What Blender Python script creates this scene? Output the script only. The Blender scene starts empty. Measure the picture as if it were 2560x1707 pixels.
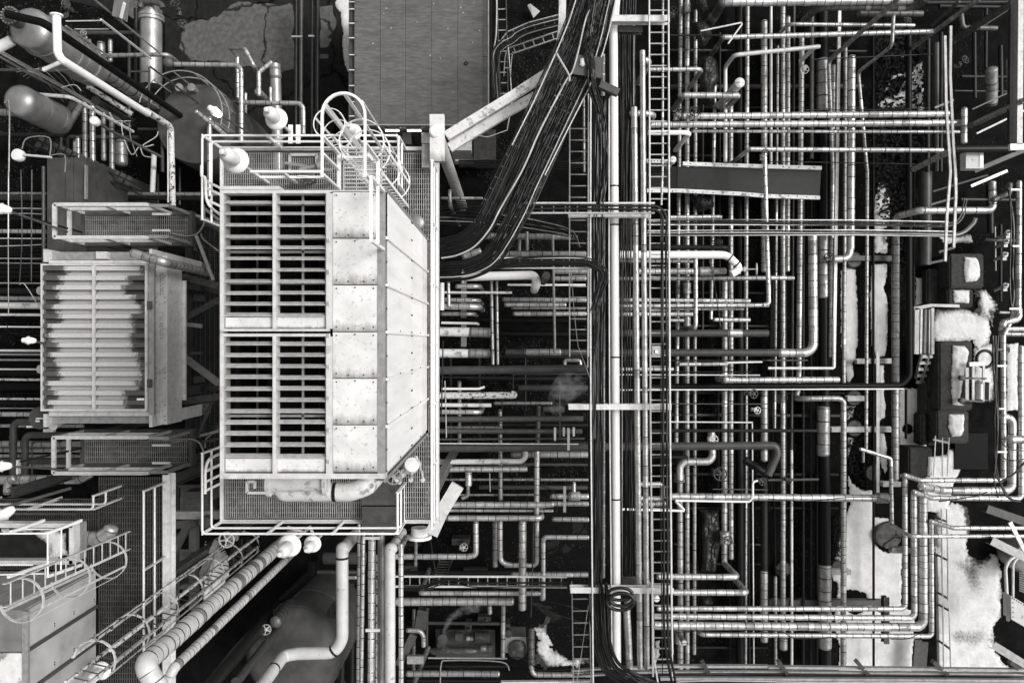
import bpy, bmesh, math, random
from mathutils import Vector, Matrix, noise
random.seed(7)
R = random.random
def U(a, b): return a + (b - a) * random.random()
scene = bpy.context.scene
col = scene.collection

# ---------------------------------------------------------------- camera, sky, sun, exposure
CAM_Z = 26.0                       # a drone hovering 26 m above the yard, looking straight down
F = 28.0 / 36.0 * 2560.0           # focal length in photo pixels
cam_data = bpy.data.cameras.new('camera')
cam_data.lens = 28.0
cam_data.sensor_width = 36.0
cam_data.clip_end = 400.0
cam = bpy.data.objects.new('camera', cam_data)
cam.location = (0, 0, CAM_Z)
col.objects.link(cam)
scene.camera = cam

SUN_EL, SUN_AZ = math.radians(50), math.radians(75)     # azimuth measured from +Y (photo top) towards +X
world = bpy.data.worlds.new('World')
scene.world = world
world.use_nodes = True
wn = world.node_tree
wn.nodes.clear()
sky = wn.nodes.new('ShaderNodeTexSky')
sky.sky_type = 'NISHITA'
sky.sun_disc = False
sky.sun_elevation = SUN_EL
sky.sun_rotation = SUN_AZ
sky.dust_density = 4.0
bw = wn.nodes.new('ShaderNodeRGBToBW')
bg = wn.nodes.new('ShaderNodeBackground')
bg.inputs['Strength'].default_value = 0.14
wo = wn.nodes.new('ShaderNodeOutputWorld')
wn.links.new(sky.outputs[0], bw.inputs[0])
wn.links.new(bw.outputs[0], bg.inputs[0])
wn.links.new(bg.outputs[0], wo.inputs[0])

sun_data = bpy.data.lights.new('sun', 'SUN')
sun_data.energy = 1.5
sun_data.angle = math.radians(24)
sun_data.color = (1.0, 0.985, 0.965)
sun = bpy.data.objects.new('sun', sun_data)
sd = Vector((math.sin(SUN_AZ) * math.cos(SUN_EL), math.cos(SUN_AZ) * math.cos(SUN_EL), math.sin(SUN_EL)))
sun.rotation_euler = sd.to_track_quat('Z', 'Y').to_euler()
sun.location = sd * 60
col.objects.link(sun)

vs = scene.view_settings
vs.view_transform = 'Standard'
vs.look = 'None'
vs.gamma = 1.0
vs.use_curve_mapping = False
vs.exposure = 0.5

# ---------------------------------------------------------------- places: photo point + height -> world point
def W(u, v, z):
    d = CAM_Z - z
    return Vector(((u - 1280.0) / F * d, (853.5 - v) / F * d, z))
TX, TY = (0, 640, 1280, 1920), (0, 430, 850, 1277)
TS = 640.0 / 2334.0
CUR = [0, 0]
def T(c, r): CUR[0], CUR[1] = c, r
def Q(x, y, z, c=None, r=None):
    return W(TX[CUR[0] if c is None else c] + x * TS, TY[CUR[1] if r is None else r] + y * TS, z)
def PATH(s, z):
    c, r = CUR
    out = []
    for t in s.split():
        if t[0] == '#':
            c, r = int(t[1]), int(t[2])
        elif t[0] == '@':
            z = float(t[1:])
            out.append(Vector((out[-1].x, out[-1].y, z)))
        else:
            if '@' in t:
                t, zz = t.split('@')
                z = float(zz)
            x, y = t.split(',')
            out.append(Q(float(x), float(y), z, c, r))
    return out
def px(w, z): return w * TS * (CAM_Z - z) / F       # size in tile pixels -> metres at height z

# ---------------------------------------------------------------- materials
MATS = {}
def mat(key, base, rough=0.6, metal=0.0, var=0.25, scale=6.0, dirt=0.0, dirt_col=0.05, dirt_scale=2.5, bump=0.15, bscale=60.0,
        per_obj=0.0, dirt_sharp=0.12, dirt_at=0.55, emit=0.0, stretch=None, spec=None):
    m = bpy.data.materials.new(key)
    m.use_nodes = True
    nt = m.node_tree
    N, L = nt.nodes, nt.links
    bs = N['Principled BSDF']
    geo = N.new('ShaderNodeNewGeometry')
    pos = geo.outputs['Position']
    if stretch:
        mp = N.new('ShaderNodeMapping')
        mp.inputs['Scale'].default_value = stretch
        L.new(pos, mp.inputs['Vector'])
        pos = mp.outputs[0]
    n1 = N.new('ShaderNodeTexNoise')
    n1.inputs['Scale'].default_value = scale
    n1.inputs['Detail'].default_value = 6
    L.new(pos, n1.inputs['Vector'])
    r1 = N.new('ShaderNodeValToRGB')
    lo, hi = base * (1 - var), min(0.9, base * (1 + var * 0.6))
    r1.color_ramp.elements[0].position = 0.3
    r1.color_ramp.elements[1].position = 0.7
    r1.color_ramp.elements[0].color = (lo, lo * 0.985, lo * 0.965, 1)
    r1.color_ramp.elements[1].color = (hi, hi * 0.985, hi * 0.965, 1)
    L.new(n1.outputs[0], r1.inputs[0])
    out = r1.outputs[0]
    if dirt > 0:
        n2 = N.new('ShaderNodeTexNoise')
        n2.inputs['Scale'].default_value = dirt_scale
        n2.inputs['Detail'].default_value = 8
        n2.inputs['Roughness'].default_value = 0.65
        L.new(pos, n2.inputs['Vector'])
        r2 = N.new('ShaderNodeValToRGB')
        r2.color_ramp.elements[0].position = dirt_at
        r2.color_ramp.elements[1].position = dirt_at + dirt_sharp
        r2.color_ramp.elements[0].color = (0, 0, 0, 1)
        r2.color_ramp.elements[1].color = (dirt, dirt, dirt, 1)
        L.new(n2.outputs[0], r2.inputs[0])
        mx = N.new('ShaderNodeMix')
        mx.data_type = 'RGBA'
        L.new(r2.outputs[0], mx.inputs['Factor'])
        L.new(out, mx.inputs[6])
        mx.inputs[7].default_value = (dirt_col, dirt_col * 0.97, dirt_col * 0.94, 1)
        out = mx.outputs[2]
        if metal > 0:
            mm = N.new('ShaderNodeMath')
            mm.operation = 'MULTIPLY_ADD'
            mm.inputs[1].default_value = -metal
            mm.inputs[2].default_value = metal
            L.new(r2.outputs[0], mm.inputs[0])
            L.new(mm.outputs[0], bs.inputs['Metallic'])
    if per_obj > 0:
        oi = N.new('ShaderNodeObjectInfo')
        mr = N.new('ShaderNodeMapRange')
        mr.inputs['To Min'].default_value = 1 - per_obj
        mr.inputs['To Max'].default_value = 1 + per_obj * 0.5
        L.new(oi.outputs['Random'], mr.inputs[0])
        vm = N.new('ShaderNodeVectorMath')
        vm.operation = 'SCALE'
        L.new(out, vm.inputs[0])
        L.new(mr.outputs[0], vm.inputs['Scale'])
        out = vm.outputs[0]
    L.new(out, bs.inputs['Base Color'])
    bs.inputs['Roughness'].default_value = rough
    bs.inputs['Specular IOR Level'].default_value = spec if spec is not None else (0.12 if base < 0.06 else 0.3)
    if not (dirt > 0 and metal > 0):
        bs.inputs['Metallic'].default_value = metal
    if bump > 0:
        n3 = N.new('ShaderNodeTexNoise')
        n3.inputs['Scale'].default_value = bscale
        n3.inputs['Detail'].default_value = 4
        L.new(pos, n3.inputs['Vector'])
        bp = N.new('ShaderNodeBump')
        bp.inputs['Strength'].default_value = bump
        bp.inputs['Distance'].default_value = 0.02
        L.new(n3.outputs[0], bp.inputs['Height'])
        L.new(bp.outputs[0], bs.inputs['Normal'])
    if emit > 0:
        bs.inputs['Emission Color'].default_value = (1, 0.97, 0.93, 1)
        bs.inputs['Emission Strength'].default_value = emit
    MATS[key] = m
    return m
mat('clad', 0.6, 0.38, 0.75, 0.25, 6, 0.8, 0.16, 5.0, 0.5, 14, per_obj=0.14, dirt_at=0.54, dirt_sharp=0.2)
mat('clad_dull', 0.36, 0.42, 0.6, 0.28, 12, 0.75, 0.09, 7.0, 0.4, 22, per_obj=0.14, dirt_at=0.55)
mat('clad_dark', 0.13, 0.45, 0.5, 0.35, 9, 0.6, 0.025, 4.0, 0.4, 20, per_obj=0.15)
mat('clad_matte', 0.56, 0.5, 0.1, 0.15, 5, 0.5, 0.2, 4.0, 0.2, 20, per_obj=0.08, dirt_at=0.6, dirt_sharp=0.2)
mat('strap', 0.03, 0.6, 0.2, 0.3)
mat('strap_light', 0.7, 0.35, 0.6, 0.3)
mat('white', 0.82, 0.45, 0.0, 0.06, 3, 0.35, 0.4, 3.0, 0.05, dirt_at=0.62, dirt_sharp=0.2)
mat('white_panel', 0.8, 0.5, 0.0, 0.09, 2.2, 0.5, 0.42, 3.0, 0.12, 2.5, per_obj=0.07, dirt_at=0.55, dirt_sharp=0.25, stretch=(1, 2.4, 0.3))
mat('plate', 0.66, 0.6, 0.0, 0.16, 4, 0.6, 0.2, 16.0, 0.1, dirt_at=0.55, dirt_sharp=0.14, per_obj=0.06)
mat('rusty', 0.66, 0.6, 0.0, 0.15, 8, 0.85, 0.13, 4.0, 0.3, 30, dirt_at=0.53, dirt_sharp=0.1)
mat('peeling', 0.6, 0.7, 0.0, 0.2, 14, 1.0, 0.035, 11.0, 0.4, 30, dirt_at=0.54, dirt_sharp=0.04)
mat('steel', 0.34, 0.5, 0.4, 0.25, 10, 0.6, 0.1, 5.0, 0.2, 40)
mat('steel_pale', 0.62, 0.45, 0.2, 0.15, 8, 0.5, 0.22, 5.0, 0.15, 40)
mat('steel_mid', 0.08, 0.5, 0.2, 0.3, 8, 0.5, 0.04, 4.0, 0.2, 40)
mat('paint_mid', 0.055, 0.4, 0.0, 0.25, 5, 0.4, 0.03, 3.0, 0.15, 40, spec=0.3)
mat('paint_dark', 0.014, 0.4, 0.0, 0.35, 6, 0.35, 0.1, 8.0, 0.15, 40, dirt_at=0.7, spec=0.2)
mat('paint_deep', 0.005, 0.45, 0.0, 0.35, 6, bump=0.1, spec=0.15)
mat('cable', 0.008, 0.35, 0.0, 0.4, 4, per_obj=0.5, bump=0.03, spec=0.35)
mat('cable_pale', 0.42, 0.45, 0.0, 0.2, 4, bump=0.05)
mat('grating', 0.42, 0.5, 0.35, 0.3, 5, 0.6, 0.12, 2.0, 0.1, dirt_at=0.55, dirt_sharp=0.3)
mat('grating_dark', 0.12, 0.5, 0.35, 0.4, 4, 0.6, 0.03, 2.0, 0.1, dirt_at=0.5, dirt_sharp=0.3)
mat('blade', 0.54, 0.5, 0.25, 0.2, 12, 0.5, 0.25, 9.0, 0.2, 60, per_obj=0.1)
mat('inside_shade', 0.004, 0.8, 0.0, 0.2, spec=0.0)  # near black, the shade inside the coolers put into the colour
mat('coil', 0.008, 0.6, 0.0, 0.3)
mat('vessel', 0.34, 0.38, 0.55, 0.3, 2.5, 0.5, 0.1, 1.6, 0.12, 40, dirt_at=0.5, dirt_sharp=0.25)
mat('vessel_dark', 0.075, 0.5, 0.1, 0.3, 3, 0.4, 0.025, 2.0, 0.12, 40)
mat('wall_panel', 0.46, 0.5, 0.05, 0.2, 1.6, 0.55, 0.12, 1.2, 0.1, per_obj=0.1, dirt_at=0.5, dirt_sharp=0.25)
mat('roof', 0.125, 0.7, 0.0, 0.3, 7, 0.65, 0.05, 1.5, 0.5, 90, per_obj=0.06, stretch=(0.6, 2.6, 1), dirt_at=0.5, dirt_sharp=0.25)
mat('concrete', 0.095, 0.85, 0.0, 0.35, 7, 0.6, 0.05, 2.2, 0.4, 50, dirt_at=0.54, dirt_sharp=0.2)
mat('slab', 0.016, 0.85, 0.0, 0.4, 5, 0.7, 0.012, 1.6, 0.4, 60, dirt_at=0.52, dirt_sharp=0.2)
mat('block', 0.055, 0.85, 0.0, 0.35, 9, 0.5, 0.1, 5.0, 0.5, 60, per_obj=0.3, dirt_at=0.64)
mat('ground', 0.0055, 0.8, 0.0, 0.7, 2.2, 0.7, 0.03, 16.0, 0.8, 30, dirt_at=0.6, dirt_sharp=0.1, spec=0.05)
mat('stone', 0.03, 0.8, 0.0, 0.7, 8, bump=0)
mat('worn', 0.5, 0.5, 0.0, 0.12, 4, 0.85, 0.13, 3.2, 0.1, dirt_at=0.6, dirt_sharp=0.08)
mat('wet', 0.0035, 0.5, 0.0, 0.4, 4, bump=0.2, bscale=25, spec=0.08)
mat('leaf', 0.008, 0.6, 0.0, 0.5, 20, per_obj=0.4, bump=0)
mat('lamp_white', 0.8, 0.35, 0.0, 0.05, 4, bump=0.02)
mat('lamp_body', 0.66, 0.4, 0.0, 0.08, 4, bump=0.02)
mat('lamp_glass', 0.72, 0.25, 0.0, 0.05, 4, bump=0, emit=0.12)
mat('lamp_lit', 0.9, 0.3, 0.0, 0.05, 4, bump=0, emit=6.0)
mat('tarp', 0.018, 0.4, 0.0, 0.5, 6, bump=0.7, bscale=9, spec=0.4)
mat('tarp_pale', 0.55, 0.5, 0.0, 0.25, 5, bump=0.7, bscale=7)
mat('motor', 0.06, 0.45, 0.3, 0.3, 8, 0.5, 0.2, 6, 0.2)
mat('ink', 0.05, 0.7, 0.0, 0.3, 30, bump=0)
mat('paper', 0.4, 0.8, 0.0, 0.2, 20, bump=0.1)
def cracks(key, scale, width):
    m = MATS[key]
    N, L = m.node_tree.nodes, m.node_tree.links
    bs = N['Principled BSDF']
    src = bs.inputs['Base Color'].links[0].from_socket
    geo = N.new('ShaderNodeNewGeometry')
    nz = N.new('ShaderNodeTexNoise')
    nz.inputs['Scale'].default_value = 1.6
    nz.inputs['Detail'].default_value = 8
    L.new(geo.outputs['Position'], nz.inputs[0])
    mx = N.new('ShaderNodeVectorMath')
    mx.operation = 'MULTIPLY_ADD'
    mx.inputs[1].default_value = (0.9, 0.9, 0)
    L.new(nz.outputs['Color'], mx.inputs[0])
    L.new(geo.outputs['Position'], mx.inputs[2])
    vo = N.new('ShaderNodeTexVoronoi')
    vo.feature = 'DISTANCE_TO_EDGE'
    vo.inputs['Scale'].default_value = scale
    L.new(mx.outputs[0], vo.inputs['Vector'])
    rp = N.new('ShaderNodeValToRGB')
    rp.color_ramp.elements[0].position, rp.color_ramp.elements[1].position = width * 0.4, width
    rp.color_ramp.elements[0].color, rp.color_ramp.elements[1].color = (0.12, 0.12, 0.12, 1), (1, 1, 1, 1)
    L.new(vo.outputs[0], rp.inputs[0])
    mm = N.new('ShaderNodeMix')
    mm.data_type = 'RGBA'
    mm.blend_type = 'MULTIPLY'
    mm.inputs['Factor'].default_value = 1
    L.new(src, mm.inputs[6])
    L.new(rp.outputs[0], mm.inputs[7])
    L.new(mm.outputs[2], bs.inputs['Base Color'])
def seam_grime(key):
    m = MATS[key]
    N, L = m.node_tree.nodes, m.node_tree.links
    bs = N['Principled BSDF']
    src = bs.inputs['Base Color'].links[0].from_socket
    tc = N.new('ShaderNodeTexCoord')
    sp = N.new('ShaderNodeSeparateXYZ')
    L.new(tc.outputs['Generated'], sp.inputs[0])
    geo = N.new('ShaderNodeNewGeometry')
    mp = N.new('ShaderNodeMapping')
    mp.inputs['Rotation'].default_value = (0, 0, 0.9)
    mp.inputs['Scale'].default_value = (14, 3.5, 1)
    L.new(geo.outputs['Position'], mp.inputs[0])
    nz = N.new('ShaderNodeTexNoise')
    nz.inputs['Scale'].default_value = 1.0
    nz.inputs['Detail'].default_value = 8
    nz.inputs['Roughness'].default_value = 0.7
    L.new(mp.outputs[0], nz.inputs[0])
    ma = N.new('ShaderNodeMath')
    ma.operation = 'MULTIPLY_ADD'
    ma.inputs[1].default_value = 0.5
    L.new(nz.outputs[0], ma.inputs[0])
    L.new(sp.outputs['Y'], ma.inputs[2])
    rp = N.new('ShaderNodeValToRGB')
    rp.color_ramp.elements[0].position, rp.color_ramp.elements[1].position = 0.2, 0.48
    rp.color_ramp.elements[0].color, rp.color_ramp.elements[1].color = (0.32, 0.31, 0.3, 1), (1, 1, 1, 1)
    L.new(ma.outputs[0], rp.inputs[0])
    mm = N.new('ShaderNodeMix')
    mm.data_type = 'RGBA'
    mm.blend_type = 'MULTIPLY'
    mm.inputs['Factor'].default_value = 1
    L.new(src, mm.inputs[6])
    L.new(rp.outputs[0], mm.inputs[7])
    L.new(mm.outputs[2], bs.inputs['Base Color'])
seam_grime('plate')
cracks('concrete', 0.38, 0.02)
cracks('slab', 0.3, 0.015)
def stained_blade(key, side):
    """galvanised blade whose two ends carry dark run-off stains; the stain belongs to the blade (object coordinates)"""
    m = bpy.data.materials.new(key)
    m.use_nodes = True
    N, L = m.node_tree.nodes, m.node_tree.links
    bs = N['Principled BSDF']
    tc = N.new('ShaderNodeTexCoord')
    sp = N.new('ShaderNodeSeparateXYZ')
    L.new(tc.outputs['Generated'], sp.inputs[0])
    def math_(op, a, b_):
        n = N.new('ShaderNodeMath')
        n.operation = op
        for i, q in enumerate((a, b_)):
            if isinstance(q, (int, float)): n.inputs[i].default_value = q
            elif q is not None: L.new(q, n.inputs[i])
        return n.outputs[0]
    d = math_('MULTIPLY', math_('SUBTRACT', sp.outputs['X'], 0.3 if side > 0 else 0.7), 0.75 * side)
    geo = N.new('ShaderNodeNewGeometry')
    oi = N.new('ShaderNodeObjectInfo')
    n1 = N.new('ShaderNodeTexNoise')
    n1.inputs['Scale'].default_value = 9
    n1.inputs['Detail'].default_value = 9
    n1.inputs['Roughness'].default_value = 0.8
    mp = N.new('ShaderNodeMapping')
    mp.inputs['Scale'].default_value = (1.6, 0.7, 1)
    L.new(geo.outputs['Position'], mp.inputs[0])
    L.new(mp.outputs[0], n1.inputs[0])
    f = math_('ADD', math_('ADD', d, math_('MULTIPLY', n1.outputs[0], 0.5)), math_('MULTIPLY', oi.outputs['Random'], 0.28))
    rp = N.new('ShaderNodeValToRGB')
    e = rp.color_ramp.elements
    e[0].position, e[1].position = 0.67, 0.75
    e[0].color, e[1].color = (0.56, 0.55, 0.54, 1), (0.085, 0.083, 0.08, 1)
    L.new(f, rp.inputs[0])
    n2 = N.new('ShaderNodeTexNoise')
    n2.inputs['Scale'].default_value = 28
    n2.inputs['Detail'].default_value = 6
    L.new(geo.outputs['Position'], n2.inputs[0])
    mr = N.new('ShaderNodeMapRange')
    mr.inputs['To Min'].default_value = 0.72
    mr.inputs['To Max'].default_value = 1.15
    L.new(n2.outputs[0], mr.inputs[0])
    vm = N.new('ShaderNodeVectorMath')
    vm.operation = 'SCALE'
    L.new(rp.outputs[0], vm.inputs[0])
    L.new(mr.outputs[0], vm.inputs['Scale'])
    L.new(vm.outputs[0], bs.inputs['Base Color'])
    bs.inputs['Roughness'].default_value = 0.55
    bs.inputs['Metallic'].default_value = 0.1
    MATS[key] = m
stained_blade('blade_stained_left', -1)
stained_blade('blade_stained_right', 1)
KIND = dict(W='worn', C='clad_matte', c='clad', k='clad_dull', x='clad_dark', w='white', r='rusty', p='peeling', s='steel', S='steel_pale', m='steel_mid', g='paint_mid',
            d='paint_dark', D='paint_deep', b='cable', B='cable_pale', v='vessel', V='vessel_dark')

# snow: white on top, thin and grey where the attribute says it has melted
def snow_material():
    m = bpy.data.materials.new('snow')
    m.use_nodes = True
    N, L = m.node_tree.nodes, m.node_tree.links
    bs = N['Principled BSDF']
    at = N.new('ShaderNodeAttribute')
    at.attribute_name = 'depth'
    geo = N.new('ShaderNodeNewGeometry')
    n1 = N.new('ShaderNodeTexNoise')
    n1.inputs['Scale'].default_value = 14
    n1.inputs['Detail'].default_value = 8
    n1.inputs['Roughness'].default_value = 0.7
    L.new(geo.outputs['Position'], n1.inputs['Vector'])
    ad = N.new('ShaderNodeMath')
    ad.operation = 'MULTIPLY_ADD'
    ad.inputs[1].default_value = 0.9
    L.new(n1.outputs[0], ad.inputs[0])
    L.new(at.outputs['Fac'], ad.inputs[2])
    rp = N.new('ShaderNodeValToRGB')
    e = rp.color_ramp.elements
    e[0].position, e[1].position = 0.5, 1.05
    e[0].color, e[1].color = (0.03, 0.029, 0.028, 1), (0.66, 0.65, 0.64, 1)
    L.new(ad.outputs[0], rp.inputs[0])
    n4 = N.new('ShaderNodeTexNoise')
    n4.inputs['Scale'].default_value = 2.6
    n4.inputs['Detail'].default_value = 10
    n4.inputs['Roughness'].default_value = 0.75
    L.new(geo.outputs['Position'], n4.inputs['Vector'])
    mr4 = N.new('ShaderNodeMapRange')
    mr4.inputs['From Min'].default_value = 0.35
    mr4.inputs['From Max'].default_value = 0.65
    mr4.inputs['To Min'].default_value = 0.8
    mr4.inputs['To Max'].default_value = 1.08
    L.new(n4.outputs[0], mr4.inputs[0])
    vm4 = N.new('ShaderNodeVectorMath')
    vm4.operation = 'SCALE'
    L.new(rp.outputs[0], vm4.inputs[0])
    L.new(mr4.outputs[0], vm4.inputs['Scale'])
    L.new(vm4.outputs[0], bs.inputs['Base Color'])
    bs.inputs['Roughness'].default_value = 0.8
    n2 = N.new('ShaderNodeTexNoise')
    n2.inputs['Scale'].default_value = 35
    n2.inputs['Detail'].default_value = 8
    L.new(geo.outputs['Position'], n2.inputs['Vector'])
    bp = N.new('ShaderNodeBump')
    bp.inputs['Strength'].default_value = 0.5
    bp.inputs['Distance'].default_value = 0.04
    L.new(n2.outputs[0], bp.inputs['Height'])
    L.new(bp.outputs[0], bs.inputs['Normal'])
    MATS['snow'] = m
snow_material()

def steam_material():
    m = bpy.data.materials.new('steam')
    m.use_nodes = True
    N, L = m.node_tree.nodes, m.node_tree.links
    N.remove(N['Principled BSDF'])
    pv = N.new('ShaderNodeVolumePrincipled')
    pv.inputs['Color'].default_value = (0.95, 0.95, 0.95, 1)
    geo = N.new('ShaderNodeNewGeometry')
    n1 = N.new('ShaderNodeTexNoise')
    n1.inputs['Scale'].default_value = 5.0
    n1.inputs['Detail'].default_value = 5
    L.new(geo.outputs['Position'], n1.inputs['Vector'])
    mr = N.new('ShaderNodeMapRange')
    mr.inputs['From Min'].default_value = 0.42
    mr.inputs['From Max'].default_value = 0.7
    mr.inputs['To Max'].default_value = 0.9
    L.new(n1.outputs[0], mr.inputs[0])
    L.new(mr.outputs[0], pv.inputs['Density'])
    L.new(pv.outputs[0], N['Material Output'].inputs['Volume'])
    MATS['steam'] = m
steam_material()

# ---------------------------------------------------------------- mesh builder
class MB:
    def __init__(s): s.v, s.f, s.m, s.mi = [], [], [], 0
    def add(s, vs_, fs):
        o = len(s.v)
        s.v += [tuple(p) for p in vs_]
        s.f += [tuple(i + o for i in f) for f in fs]
        s.m += [s.mi] * len(fs)
    def hexa(s, P): s.add(P, [(0, 3, 2, 1), (4, 5, 6, 7), (0, 1, 5, 4), (1, 2, 6, 5), (2, 3, 7, 6), (3, 0, 4, 7)])
    def box(s, a, b):
        x0, y0, z0 = a
        x1, y1, z1 = b
        s.hexa([(x0, y0, z0), (x1, y0, z0), (x1, y1, z0), (x0, y1, z0), (x0, y0, z1), (x1, y0, z1), (x1, y1, z1), (x0, y1, z1)])
    def bar(s, a, b, w, h, up=(0, 0, 1)):           # a box from a to b, w across, h along up
        a, b, up = Vector(a), Vector(b), Vector(up)
        d = b - a
        if d.length < 1e-6: return
        d.normalize()
        if abs(d.dot(up.normalized())) > 0.98: up = Vector((1, 0, 0))
        sx = d.cross(up).normalized() * (w / 2)
        sz = sx.cross(d).normalized() * (h / 2)
        s.hexa([a - sx - sz, a + sx - sz, b + sx - sz, b - sx - sz, a - sx + sz, a + sx + sz, b + sx + sz, b - sx + sz])
    def ibeam(s, a, b, w, h, t=0.012, up=(0, 0, 1)):
        a, b = Vector(a), Vector(b)
        d = (b - a).normalized()
        u = Vector(up)
        if abs(d.dot(u)) > 0.98: u = Vector((0, 1, 0))
        sx = d.cross(u).normalized()
        sz = sx.cross(d).normalized()
        s.bar(a + sz * (h / 2 - t / 2), b + sz * (h / 2 - t / 2), w, t, u)
        s.bar(a - sz * (h / 2 - t / 2), b - sz * (h / 2 - t / 2), w, t, u)
        s.bar(a, b, t, h - 2 * t, u)
    def tube(s, pts, r, n=8, cap=True):
        pts = [Vector(p) for p in pts]
        if len(pts) < 2: return
        rr = r if isinstance(r, (list, tuple)) else [r] * len(pts)
        t0 = (pts[1] - pts[0]).normalized()
        a = Vector((0, 0, 1)) if abs(t0.z) < 0.9 else Vector((1, 0, 0))
        nx = t0.cross(a).normalized()
        o = len(s.v)
        for i, p in enumerate(pts):
            t = (pts[min(i + 1, len(pts) - 1)] - pts[max(i - 1, 0)])
            if t.length < 1e-9: t = t0
            t = t.normalized()
            nx = (nx - t * nx.dot(t))
            if nx.length < 1e-6: nx = t.orthogonal()
            nx.normalize()
            ny = t.cross(nx)
            for k in range(n):
                c = 2 * math.pi * k / n
                s.v.append(tuple(p + (nx * math.cos(c) + ny * math.sin(c)) * rr[i]))
        fs = []
        for i in range(len(pts) - 1):
            for k in range(n):
                fs.append((o + i * n + k, o + i * n + (k + 1) % n, o + (i + 1) * n + (k + 1) % n, o + (i + 1) * n + k))
        if cap:
            fs.append(tuple(o + k for k in reversed(range(n))))
            e = o + (len(pts) - 1) * n
            fs.append(tuple(e + k for k in range(n)))
        s.f += fs
        s.m += [s.mi] * len(fs)
    def lathe(s, prof, c=(0, 0, 0), axis=(0, 0, 1), n=20):   # prof: (radius, height) pairs
        c, ax = Vector(c), Vector(axis).normalized()
        u = ax.orthogonal().normalized()
        w = ax.cross(u)
        o = len(s.v)
        for r, h in prof:
            for k in range(n):
                a = 2 * math.pi * k / n
                s.v.append(tuple(c + ax * h + (u * math.cos(a) + w * math.sin(a)) * max(r, 1e-4)))
        fs = []
        for i in range(len(prof) - 1):
            for k in range(n):
                fs.append((o + i * n + k, o + i * n + (k + 1) % n, o + (i + 1) * n + (k + 1) % n, o + (i + 1) * n + k))
        if prof[0][0] > 1e-3: fs.append(tuple(o + k for k in reversed(range(n))))
        e = o + (len(prof) - 1) * n
        if prof[-1][0] > 1e-3: fs.append(tuple(e + k for k in range(n)))
        s.f += fs
        s.m += [s.mi] * len(fs)
    def torus(s, c, axis, R_, r, n=24, k=6, arc=(0, 2 * math.pi)):
        c, ax = Vector(c), Vector(axis).normalized()
        u = Vector((0, 0, 1)).cross(ax) if abs(ax.z) < 0.9 else Vector((1, 0, 0))
        u = (u - ax * u.dot(ax)).normalized()
        w = ax.cross(u)
        full = abs(arc[1] - arc[0] - 2 * math.pi) < 1e-6
        pts = [c + (u * math.cos(a) + w * math.sin(a)) * R_ for a in [arc[0] + (arc[1] - arc[0]) * i / n for i in range(n + 1)]]
        s.tube(pts, r, k, cap=not full)
    def data(s, name, mats, smooth=None):
        me = bpy.data.meshes.new(name)
        me.from_pydata(s.v, [], s.f)
        for m in (mats if isinstance(mats, (list, tuple)) else [mats]):
            me.materials.append(MATS[m])
        if any(s.m): me.polygons.foreach_set('material_index', s.m)
        if smooth:
            me.shade_smooth()
            if smooth < 180:
                me.set_sharp_from_angle(angle=math.radians(smooth))
        me.update()
        return me
    def build(s, name, mats, parent=None, smooth=None, kind=None):
        o = bpy.data.objects.new(name, s.data(name, mats, smooth))
        link(o, parent)
        if kind: o['kind'] = kind
        return o
def link(o, parent=None):
    col.objects.link(o)
    if parent is not None:
        o.parent = parent
        pl = parent.location
        if parent.parent: pl = pl + parent.parent.location
        o.location = o.location - pl if not o.get('_rel') else o.location
def empty(name, loc):
    o = bpy.data.objects.new(name, None)
    o.location = loc
    o.empty_display_size = 0.2
    col.objects.link(o)
    return o
def tag(o, label, cat, group=None):
    o['label'] = label
    o['category'] = cat
    if group: o['group'] = group
    return o
def thing(name, label, cat, loc, group=None): return tag(empty(name, loc), label, cat, group)
def struct(o):
    o['kind'] = 'structure'
    return o
def one(mb, name, mats, label, cat, smooth=None, group=None): return tag(mb.build(name, mats, None, smooth), label, cat, group)

# ---------------------------------------------------------------- pipes
NG = 16
SECTION = {}
def section_mesh(m, strap):
    k = (m, strap)
    if k not in SECTION:
        b = MB()
        n = NG
        prof = [(1.0, 0.0), (1.0, 0.9), (0.985, 1.0)]
        b.lathe([(0.985, 0.0), (0.985, 0.075)], n=n)
        b.mi = 0
        b.v, b.f, b.m = [], [], []
        def ring(p0, p1, mi):
            o = len(b.v)
            for r_, h_ in (p0, p1):
                for q in range(n):
                    a = 2 * math.pi * q / n
                    b.v.append((r_ * math.cos(a), r_ * math.sin(a), h_))
            for q in range(n):
                b.f.append((o + q, o + (q + 1) % n, o + n + (q + 1) % n, o + n + q))
                b.m.append(mi)
        ring((0.985, 0.065), (0.99, 1.0), 0)
        ring((1.02, 0.065), (0.985, 0.065), 1)
        ring((1.02, 0.0), (1.02, 0.065), 1)
        ring((0.97, 0.0), (1.02, 0.0), 1)
        SECTION[k] = b.data('cladding_section', [m, strap], 40)
    return SECTION[k]
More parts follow.
